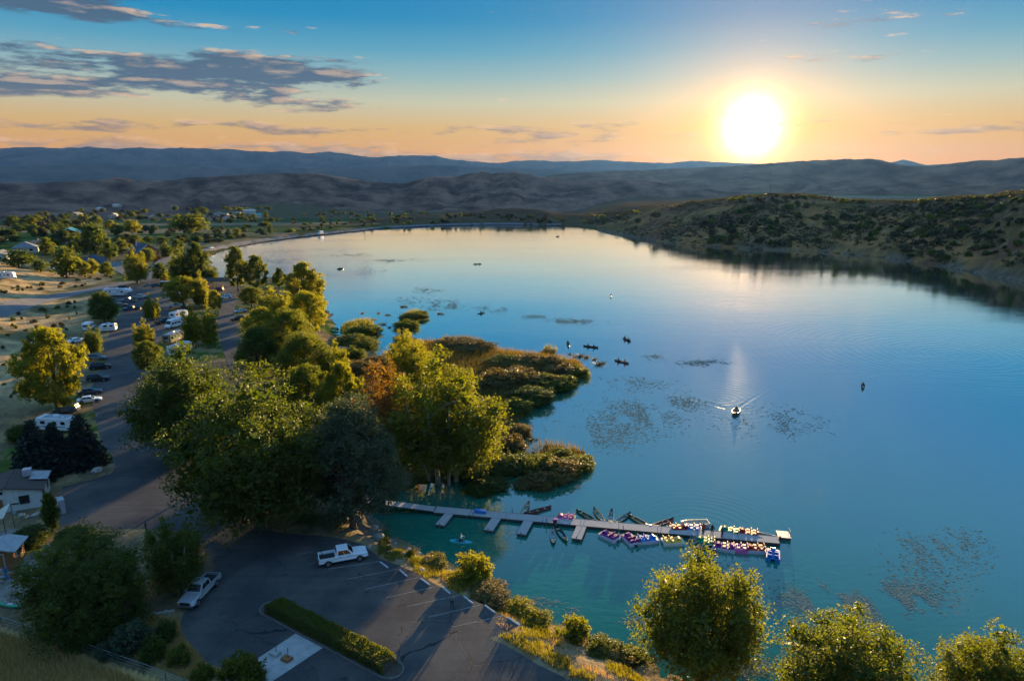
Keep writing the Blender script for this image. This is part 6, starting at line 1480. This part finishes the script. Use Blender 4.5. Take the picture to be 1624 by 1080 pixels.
home(148, 421, .35, 'house with a dark blue hipped roof and a pale carport end', w=11, d=15, h=3, rise=3.4, wall=M_TAN, roofm=M_ROOFD, hip=True, wins=[('-y', -2.5, 1.7, 1.5, 1.2), ('+x', 2, 1.7, 1.5, 1.2), ('+x', -3, 1.7, 1.5, 1.2)], doors=[('-y', 1.5, 1.1, 1.1, 2.1)])
lg = home(229, 411, .75, 'log house with a dark roof and a timbered gable', w=12, d=20, h=5.4, rise=4.2, wall=M_LOG, roofm=M_ROOFD, over=.9, wins=[('-y', -3, 4.0, 1.8, 1.8), ('-y', 0, 4.2, 2.0, 2.4), ('-y', 3, 4.0, 1.8, 1.8), ('-y', -3, 1.5, 1.8, 1.4), ('+x', -5, 2.0, 1.6, 1.4), ('+x', 3, 2.0, 1.6, 1.4)], doors=[('-y', 2.5, 1.1, 1.2, 2.1)], chimney=(-2.5, 3))
m_ = MB(); m_.box((0, -11.2, 2.7), (12, 2.4, .2)); [m_.box((x, -12.3, 1.35), (.25, .25, 2.7)) for x in (-5.8, -2, 2, 5.8)]; m_.box((0, -12.35, 3.7), (12, .1, .12)); [m_.box((x, -12.35, 3.25), (.08, .08, .9)) for x in np.linspace(-5.8, 5.8, 14)]; m_.build('balcony', M_LOG, lg)
m_ = MB(); m_.slab((-6.6, -10.95, 4.7), (0, -10.95, 9.5), (0, -10.95, 9.9), (-6.6, -10.95, 5.1), .2); m_.slab((6.6, -10.75, 4.7), (0, -10.75, 9.5), (0, -10.75, 9.9), (6.6, -10.75, 5.1), .2); m_.build('gable_trim', M_FRAME, lg)
home(0, 412, .3, 'pale blue-grey house cut by the left edge', w=10, d=12, h=3, rise=2.2, wall=M_PALEW, roofm=M_ROOFG, wins=[('-y', 2, 1.7, 1.5, 1.2), ('+x', 0, 1.7, 1.5, 1.2)], doors=[('-y', -1.5, 1.1, 1.1, 2.1)])
_vh = [(148, 350, 'M_PALEW', 'M_ROOFG'), (181, 345, 'M_PALEW', 'M_PALEW'), (245, 348, 'M_TAN', 'M_TAN'), (160, 334, 'M_PALEW', 'M_PALEW'), (186, 328.5, 'M_PALEW', 'M_PALEW'), (352, 344, 'M_PALEW', 'M_ROOFG'), (375, 342, 'M_TAN', 'M_ROOFG'), (405, 345, 'M_PALEW', 'M_TEALROOF'), (395, 338, 'M_PALEW', 'M_PALEW'), (338, 349, 'M_TAN', 'M_ROOFB'), (364, 348, 'M_PALEW', 'M_ROOFD'), (120, 343, 'M_TAN', 'M_ROOFG')]
for i, (x, y, wm, rm) in enumerate(_vh):
    g = G(x, y); r0 = empty('valley_house', g - Vector((0, 0, .3)), .3 * i); house(r0, 8 + i % 4 * 1.2, 11 + i % 3 * 3, 3.4, 2.2, globals()[wm], globals()[rm], wins=[('-y', -2.4, 1.8, 1.4, 1.2), ('-y', 2.4, 1.8, 1.4, 1.2), ('+x', -3, 1.8, 1.4, 1.2), ('+x', 3, 1.8, 1.4, 1.2)], doors=[('-y', 0, 1.1, 1.1, 2.1)])
    lb_ = 'small %s house with a %s roof on the valley floor %s' % ('pale' if wm == 'M_PALEW' else 'tan', {'M_ROOFG': 'grey', 'M_PALEW': 'white', 'M_TAN': 'tan', 'M_TEALROOF': 'teal', 'M_ROOFB': 'brown', 'M_ROOFD': 'dark'}[rm], 'behind the barn' if x < 220 and y > 340 else 'under the pale knoll' if x < 220 else 'left of the dam mound'); tag(r0, lb_, 'house', lb_)
# picnic shelter
sh = empty('picnic_shelter', G(342, 455), .15); m_ = MB(); m_.slab((-6.5, -3.5, 2.7), (6.5, -3.5, 2.7), (6.5, 0, 3.9), (-6.5, 0, 3.9), .18); m_.slab((6.5, 3.5, 2.7), (-6.5, 3.5, 2.7), (-6.5, 0, 3.9), (6.5, 0, 3.9), .18); m_.build('roof', M_ROOFB, sh)
for x in (-5.6, 0, 5.6):
    for y in (-2.8, 2.8): m_ = MB(); m_.box((x, y, 1.42), (.22, .22, 2.84)); m_.build('post', M_BARK, sh)
m_ = MB()
for x in (-3, 3): m_.box((x, 0, .74), (1.9, .75, .06)); m_.box((x, -.65, .44), (1.9, .28, .05)); m_.box((x, .65, .44), (1.9, .28, .05)); m_.box((x, 0, .37), (.12, 1.4, .7))
m_.build('table', M_WOOD, sh); tag(sh, 'open picnic shelter with a dark roof at the waterline behind the campground', 'shelter')

# ------------------------------------------------------------------ hedge, pad, rocks, fences
hA = at2(432, 966, PAVE_Z); hB = at2(618, 1062, PAVE_Z); hd_ = hB - hA; hl = hd_.length; ha = math.atan2(hd_.y, hd_.x)
hg = empty('hedge', (hA + hB) / 2 + Vector((0, 0, .012)), ha); rs = np.random.RandomState(77); N = 26000
face = rs.randint(0, 10, N); u = rs.uniform(-.5, .5, N) * hl; s1 = rs.uniform(-1, 1, N); w2 = .95; hh_ = 1.35
hgt = hh_ * (1 + .07 * np.sin(u * 1.7) + .05 * np.sin(u * 4.1 + 1) ) * (1 - .25 * sstep(hl * .5 - 1.0, hl * .5, np.abs(u)))
yy = np.where(face < 5, s1 * w2, np.where(s1 > 0, w2, -w2) * (.96 + .06 * np.sin(u * 3 + 2))); zz = np.where(face < 5, hgt, rs.uniform(.05, 1, N) * hgt)
pp = np.stack([u, yy * (1 - .18 * (zz / hh_) ** 3), zz], -1) + rs.normal(size=(N, 3)) * .055; pp[:, 2] = np.maximum(pp[:, 2], .03)
v, f, tt = leaves(pp, .085, np.clip(.5 * fbm(u * 1.3, yy * 2 + 9, 3) + .5 * rs.rand(N), 0, 1), rs)
link('foliage', np_mesh('hedge_foliage', v, f, False, np.stack([tt] * 3, -1)), M_LEAF['olive'], hg)
m_ = MB(); m_.box((0, 0, .50), (hl - .5, 1.5, .95)); m_.build('branches', M_BARK, hg)
ring = [(hl / 2 * sx + 1.5 * math.cos(t), 1.35 * math.sin(t)) for sx, t0 in ((1, -math.pi / 2), (-1, math.pi / 2)) for t in [t0 + math.pi * k / 10 for k in range(11)]]
m_ = MB(); n_ = len(ring); v_ = [(x, y, 0) for x, y in ring] + [(x, y, .13) for x, y in ring] + [(x * (1 - .18 / max(1, hl / 2)), y * .89, .13) for x, y in ring] + [(x * (1 - .18 / max(1, hl / 2)), y * .89, .07) for x, y in ring]
m_.add(v_, [(r * n_ + i, r * n_ + (i + 1) % n_, (r + 1) * n_ + (i + 1) % n_, (r + 1) * n_ + i) for r in range(3) for i in range(n_)]); m_.build('kerb', pmat('dull_kerb_concrete', (.11, .10, .09), .9, .2, 2), hg)
m_ = MB(); m_.add([(x * .985, y * .88, .09) for x, y in ring], [tuple(range(n_))]); m_.build('soil', pmat('planting_soil', (.07, .05, .035), .95, .3, 3, bump=.5), hg)
tag(hg, 'long clipped green hedge on a kerbed island in the parking lot', 'hedge')
pad = [at2(478, 998, PAVE_Z + .018), at2(522, 1020, PAVE_Z + .018), at2(424, 1085, PAVE_Z + .018), at2(396, 1052, PAVE_Z + .018)]
m_ = MB(); m_.quad(*pad[::-1]); m_.v = [(a, b, c) for a, b, c in m_.v]; pd_ = m_.build('concrete_pad', M_CONC); tag(pd_, 'pale concrete pad crossing under the hedge', kind='structure')
for (x, y, lb) in ((436, 1037, 'low grey slab with a thin post, the one nearer the olive bush'), (455, 1046, 'brown low slab with a thin post at the edge of the concrete pad')):
    r0 = empty('post_base', at2(x, y, PAVE_Z + .02), ha + .1); m_ = MB(); m_.box((0, 0, .14), (1.0, .75, .26), taper=.94); m_.build('slab', M_CONC if x < 450 else M_WOOD, r0); m_ = MB(); m_.tube([(.1, .1, .27), (.1, .1, 1.35)], .035, 8); m_.build('post', M_POST, r0); tag(r0, lb, 'post base')
M_ROCK = pmat('pale_boulder_stone', (.22, .20, .17), .9, col2=(.42, .38, .33), scale=2.5, bump=.6)
def rock(px, py, s_, label, seed, group=None, z=None):
    g = G(px, py) if z is None else at2(px, py, z); bm = bmesh.new(); bmesh.ops.create_icosphere(bm, subdivisions=2, radius=1); r_ = random.Random(seed); off_ = Vector((r_.uniform(0, 90), r_.uniform(0, 90), 0))
    for v in bm.verts:
        k = .72 + .55 * float(fbm(np.array([v.co.x * 1.3 + off_.x + v.co.z]), np.array([v.co.y * 1.3 + off_.y - v.co.z * .7]), 3)[0]); v.co *= k
    me = bpy.data.meshes.new('boulder'); bm.to_mesh(me); bm.free(); o = link('boulder', me, M_ROCK); o.location = g + Vector((0, 0, s_ * .18)); o.scale = (s_ * r_.uniform(.8, 1.2), s_ * r_.uniform(.7, 1), s_ * r_.uniform(.45, .7)); o.rotation_euler = (0, 0, r_.uniform(0, 6)); tag(o, label, 'boulder', group)
rock(600, 853, .85, 'large pale boulder at the bank above the white pickup', 1); rock(594, 838, .7, 'boulder beside the start of the dock path', 2); rock(153, 748, .95, 'pale flat boulder on the tip of the grass island', 3, z=PAVE_Z); rock(77, 870, .9, 'pale boulder next to the yellow kayak', 4)
for i, (x, y) in enumerate([(627, 862), (648, 872), (655, 884), (664, 878), (690, 890), (700, 903), (712, 906), (722, 912), (640, 880), (675, 896), (735, 918), (745, 930), (618, 876), (668, 905), (585, 868), (760, 940)]): rock(x, y, _fr.uniform(.22, .5), 'small pale rock on the bank between the stalls and the cove', 20 + i, 'rocks along the bank')
for i in range(9): rock(236 + i * 4.6, 974.5 - i * .7 + (i % 2), _fr.uniform(.18, .28), 'small edging stone in the row behind the silver pickup', 50 + i, 'edging stones under the leafy tree')
for i, (x, y) in enumerate([(30, 856), (38, 858), (46, 861), (52, 864), (22, 815), (34, 818), (44, 820), (54, 818), (60, 815)]): rock(x, y, _fr.uniform(.3, .55), 'rough stone in the border below the office', 70 + i, 'border stones by the office')
# kerb stones round the grass island by the spruces
isl = [(100, 773), (140, 763), (172, 753), (183, 741), (180, 725), (160, 701)]
pts = [at2(a, b, PAVE_Z + .012) for a, b in isl]; dn = []
for a, b in zip(pts[:-1], pts[1:]): k = int((b - a).length / .5); dn += [a.lerp(b, j / k) for j in range(k)]
m_ = MB(); rg = []
for i, p in enumerate(dn):
    d = (dn[min(i + 1, len(dn) - 1)] - dn[max(i - 1, 0)]).normalized(); s_ = Vector((d.y, -d.x, 0)); rg.append([p - s_ * .09 - Vector((0, 0, .05)), p + s_ * .09 - Vector((0, 0, .05)), p + s_ * .08 + Vector((0, 0, .13)), p - s_ * .08 + Vector((0, 0, .13))])
m_.loft(rg); tag(m_.build('kerb', pmat('old_kerb', (.10, .09, .08), .9, .25, 2)), 'concrete kerb round the grass island', kind='structure')
# wire fence above the dry grass
fp = [Vector((*P(a, b, 3), 0)) for a, b in ((-60, 955), (0, 980), (75, 1003), (150, 1028), (225, 1054), (300, 1082))]
fn_ = []
for a, b in zip(fp[:-1], fp[1:]): k = max(1, int((b - a).length / 2.6)); fn_ += [a.lerp(b, j / k) for j in range(k)]
fn_.append(fp[-1])
for p in fn_: p.z = tz(p.x, p.y)
wf = empty('wire_fence', fn_[0]); o0 = fn_[0]
for p in fn_: m_ = MB(); q_ = p - o0; m_.tube([(q_.x, q_.y, q_.z - .3), (q_.x, q_.y, q_.z + 1.25)], .04, 7); m_.build('post', M_POST, wf)
for h in (.45, .85, 1.2): m_ = MB(); m_.tube([p - o0 + Vector((0, 0, h)) for p in fn_], .028 if h > 1 else .014, 5); m_.build('rail' if h > 1 else 'wire', M_RIM, wf)
tag(wf, 'grey rail and wire fence between the dry grass and the leafy trees', 'fence')
# rustic board fence under the largest dark tree
bf = empty('board_fence', at2(404, 832, PAVE_Z + .012), -.55)
for i in range(11):
    m_ = MB(); h = 1.5 + .25 * math.sin(i * 2.1); m_.box((-2.4 + i * .48, .03 * math.sin(i * 5), h / 2), (.20, .06, h), rz=.05 * math.sin(i * 3)); m_.build('board', M_TAN, bf)
for z in (.45, 1.15): m_ = MB(); m_.box((0, .07, z), (5.2, .07, .12)); m_.build('rail', M_TAN, bf)
tag(bf, 'rustic fence of upright boards at the foot of the largest dark tree', 'fence')
# mast on the hill
g = G(1221, 313); m_ = MB(); m_.tube([(0, 0, -1), (0, 0, 11)], [.35, .2], 8); um = empty('utility_pole', g); m_.build('pole', M_BARK, um); m_ = MB(); m_.box((0, 0, 10), (3, .25, .25)); m_.build('crossarm', M_BARK, um); tag(um, 'lone utility pole on the crest of the brushy hill', 'pole')
for x, y in ((578, 360), (708, 356), (843, 355)):
    g = G(x, y - 1); um = empty('utility_pole', g); m_ = MB(); m_.tube([(0, 0, -1), (0, 0, 9)], [.2, .14], 8); m_.build('pole', M_BARK, um); m_ = MB(); m_.box((0, 0, 8.4), (2.4, .2, .2)); m_.build('crossarm', M_BARK, um); tag(um, 'utility pole beside the dam road', 'pole', 'utility poles on the dam')

# ------------------------------------------------------------------ grasses, brush and weeds nobody could count
def blades_at(name, xy, h, w, mat, label, seed, zoff=0.0, lean=.35):
    rs = np.random.RandomState(seed); n_ = len(xy); z, sd = terrain(xy[:, 0], xy[:, 1]); z = np.maximum(z, -.1)
    hh = h * rs.uniform(.5, 1.2, n_); a = rs.uniform(0, 6.28, n_); la = rs.uniform(0, 6.28, n_); l = rs.uniform(0, lean, n_) * hh
    b0 = np.stack([xy[:, 0], xy[:, 1], z + zoff], -1); sx = np.stack([np.cos(a), np.sin(a), 0 * a], -1) * (w * rs.uniform(.6, 1.4, n_))[:, None]; tip = b0 + np.stack([np.cos(la) * l, np.sin(la) * l, hh], -1)
    v = np.stack([b0 - sx, b0 + sx, tip], 1).reshape(-1, 3); t = np.repeat(rs.rand(n_), 3)
    return tag(link(name, np_mesh(name, v, np.arange(3 * n_).reshape(-1, 3), False, np.stack([t] * 3, -1)), mat), label, kind='stuff')
def sample_area(n_, poly_px, z, seed, clump=None):
    rs = np.random.RandomState(seed); poly = [P(a, b, z) for a, b in poly_px]; xs = [p[0] for p in poly]; ys = [p[1] for p in poly]
    x = rs.uniform(min(xs), max(xs), n_ * 3); y = rs.uniform(min(ys), max(ys), n_ * 3); k = polydist(x, y, poly) < 0
    if clump: k &= fbm(x * clump, y * clump, 3) > .47
    x, y = x[k][:n_], y[k][:n_]; return np.stack([x, y], -1)
blades_at('dry_grass', sample_area(42000, [(-120, 960), (0, 985), (150, 1033), (300, 1087), (420, 1125), (420, 1250), (-200, 1250)], 3.5, 1), .80, .040, M_LEAF['grass'], 'tall dry grass on the near slope below the fence', 1)
blades_at('verge_grass', sample_area(24000, [(150, 1020), (240, 975), (284, 985), (290, 1010), (330, 1055), (365, 1070), (300, 1080)], 2, 2), .45, .026, M_LEAF['grass'], 'dry weeds along the asphalt edge', 2)
blades_at('bank_grass', sample_area(34000, [(600, 850), (640, 858), (700, 885), (760, 915), (830, 955), (900, 1000), (960, 1030), (1060, 1075), (1090, 1085), (980, 1090), (905, 1075), (790, 1010), (835, 995), (760, 950), (690, 920), (600, 880)], 2, 3, .45), .55, .030, M_LEAF['greengrass'], 'rough green grass along the near bank', 3)
blades_at('shore_straw', sample_area(12000, [(600, 845), (700, 882), (820, 950), (960, 1035), (1060, 1078), (960, 1075), (800, 1000), (700, 915), (610, 870)], 2, 4, .6), .5, .022, M_LEAF['grass'], 'straw-coloured grass tufts on the near bank', 4)
sp_xy = sample_area(26000, [(600, 566), (640, 548), (735, 545), (815, 556), (915, 570), (932, 585), (868, 630), (836, 652), (800, 690), (800, 712), (780, 720), (720, 660), (640, 590)], .7, 5); blades_at('reed_bed', sp_xy, 1.8, .045, M_LEAF['reed'], 'rusty reeds covering the low spit', 5)
for i, il in enumerate(ISLES):
    rs = np.random.RandomState(40 + i); xs = [p[0] for p in il]; ys = [p[1] for p in il]; x = rs.uniform(min(xs), max(xs), 9000); y = rs.uniform(min(ys), max(ys), 9000); k = polydist(x, y, il) < .4; xy = np.stack([x[k], y[k]], -1); xy = xy[:int(min(3600, 9 * abs(sum(il[q][0] * il[(q + 1) % len(il)][1] - il[(q + 1) % len(il)][0] * il[q][1] for q in range(len(il)))) / 2))]
    blades_at('islet_reeds', xy, 1.3, .05, M_LEAF['reed' if i in (0, 3) else 'greengrass'], ['reeds covering the low islet off the cove', 'reeds on the islet left of the spit', 'reeds on the narrow islet above the spit', 'reeds on the strip islet behind the spit', 'reeds round the tiny islet by the spit'][i], 60 + i)
# low brush over the far hill, one mass
def brush_mass(name, n_, px_poly, mat, label, seed, size=(1.0, 2.6), per=26):
    rs = np.random.RandomState(seed); out = []; az0 = [math.atan2(ray(a, b)[0], ray(a, b)[1]) for a, b in px_poly]
    while sum(len(o) for o in out) < n_:
        px = rs.uniform(min(p[0] for p in px_poly), max(p[0] for p in px_poly), 400); rr = rs.uniform(0, 1, 400); a = np.array([math.atan2(ray(x, 380)[0], ray(x, 380)[1]) for x in px])
        r0 = np.interp(np.degrees(a), [f[0] for f in _fs], [f[1] for f in _fs]); r = r0 + 4 + rr * 185; x = r * np.sin(a); y = r * np.cos(a); k = fbm(x * .03 + 2, y * .03, 3) > rs.uniform(.36, .58, 400); out.append(np.stack([x[k], y[k]], -1))
    xy = np.concatenate(out)[:n_]; z, sd = terrain(xy[:, 0], xy[:, 1]); k = sd > 3; xy, z = xy[k], z[k]; n_ = len(xy)
    s_ = rs.uniform(*size, n_); d = sph(rs, n_ * per); d[:, 2] = np.abs(d[:, 2]); rad = rs.uniform(.5, 1, n_ * per)
    p = np.repeat(np.stack([xy[:, 0], xy[:, 1], z], -1), per, 0) + d * (rad * np.repeat(s_, per))[:, None] * np.array([1, 1, .8]); t = np.repeat(rs.rand(n_), per) * .6 + rs.rand(n_ * per) * .4
    v, f, tt = leaves(p, .55, t, rs); tag(link(name, np_mesh(name, v, f, False, np.stack([tt] * 3, -1)), mat), label, kind='stuff')
brush_mass('hill_brush', 3000, [(930, 400), (1660, 400)], M_LEAF['juniper'], 'low brush covering the hill across the lake', 8)
# floating weed mats
def vn_(x, y): return float(fbm(np.array([x]), np.array([y]), 3)[0])
def weeds():
    rs = np.random.RandomState(91); V_, T_ = [], []
    pat = [(622, 414, 34, 3.2, 160), (560, 405, 50, 3, 120), (440, 412, 60, 8, 260), (480, 400, 70, 5, 200), (680, 461, 24, 5, 90), (700, 484, 40, 9, 200), (735, 487, 36, 5, 140), (790, 492, 34, 5, 80), (905, 510, 38, 5, 220), (850, 503, 22, 4, 50), (660, 478, 40, 8, 100),
           (1015, 655, 75, 26, 420), (960, 690, 70, 22, 260), (1085, 640, 40, 12, 120), (1240, 672, 70, 22, 220), (1110, 576, 36, 5, 100), (1040, 566, 18, 4, 40), (1290, 950, 55, 24, 420), (1360, 962, 70, 26, 520), (1430, 945, 70, 26, 380), (1490, 875, 70, 40, 300), (1190, 1060, 34, 14, 120), (1470, 1040, 60, 24, 140), (860, 955, 26, 10, 60), (930, 970, 30, 12, 50), (1010, 985, 20, 8, 30), (915, 830, 40, 10, 20), (1150, 905, 60, 22, 40), (700, 690, 20, 8, 30), (600, 430, 60, 6, 60), (1000, 610, 60, 12, 120)]
    for px, py, sx, sy, n_ in pat:
        n2 = int(n_ * (5.0 if py > 500 else 4.0)); x = rs.normal(px, sx * .55, n2); y = rs.normal(py, sy * .55, n2)
        for a, b in zip(x, y):
            if b < 362: continue
            q_ = P(a, b, 0); 
            if vn_(q_[0] * .30, q_[1] * .12) < rs.uniform(.38, .60): continue
            r_ = rs.uniform(.05, .17) * (.8 + min(3.0, q_[1] / 130)); k = rs.randint(5, 8); t0 = rs.uniform(0, 6.28); e = rs.uniform(.35, .9)
            V_.append((q_[0], q_[1], r_, k, t0, e)); T_.append(rs.rand())
    mb = MB(); cols = []
    for (x, y, r_, k, t0, e), t in zip(V_, T_):
        pts = []; zf = .006 + .05 * rs.rand()
        for j in range(k):
            a = 2 * math.pi * j / k; rr = r_ * rs.uniform(.55, 1.2); pts.append((x + rr * math.cos(a + t0), y + rr * e * math.sin(a + t0), zf)); cols.append(t)
        mb.add(pts, [tuple(range(k))])
    me = mb.mesh('floating_weed', M_WEED); at = me.color_attributes.new('tint', 'FLOAT_COLOR', 'POINT'); c = np.ones((len(cols), 4), np.float32); c[:, :3] = np.array(cols)[:, None]; at.data.foreach_set('color', c.ravel())
    tag(link('floating_weed', me), 'mats of floating pondweed scattered over the lake', kind='stuff')
M_WEED = leafmat('pondweed', (.13, .17, .14), (.27, .30, .24), .0, None, 0.0, 1.0)
weeds()
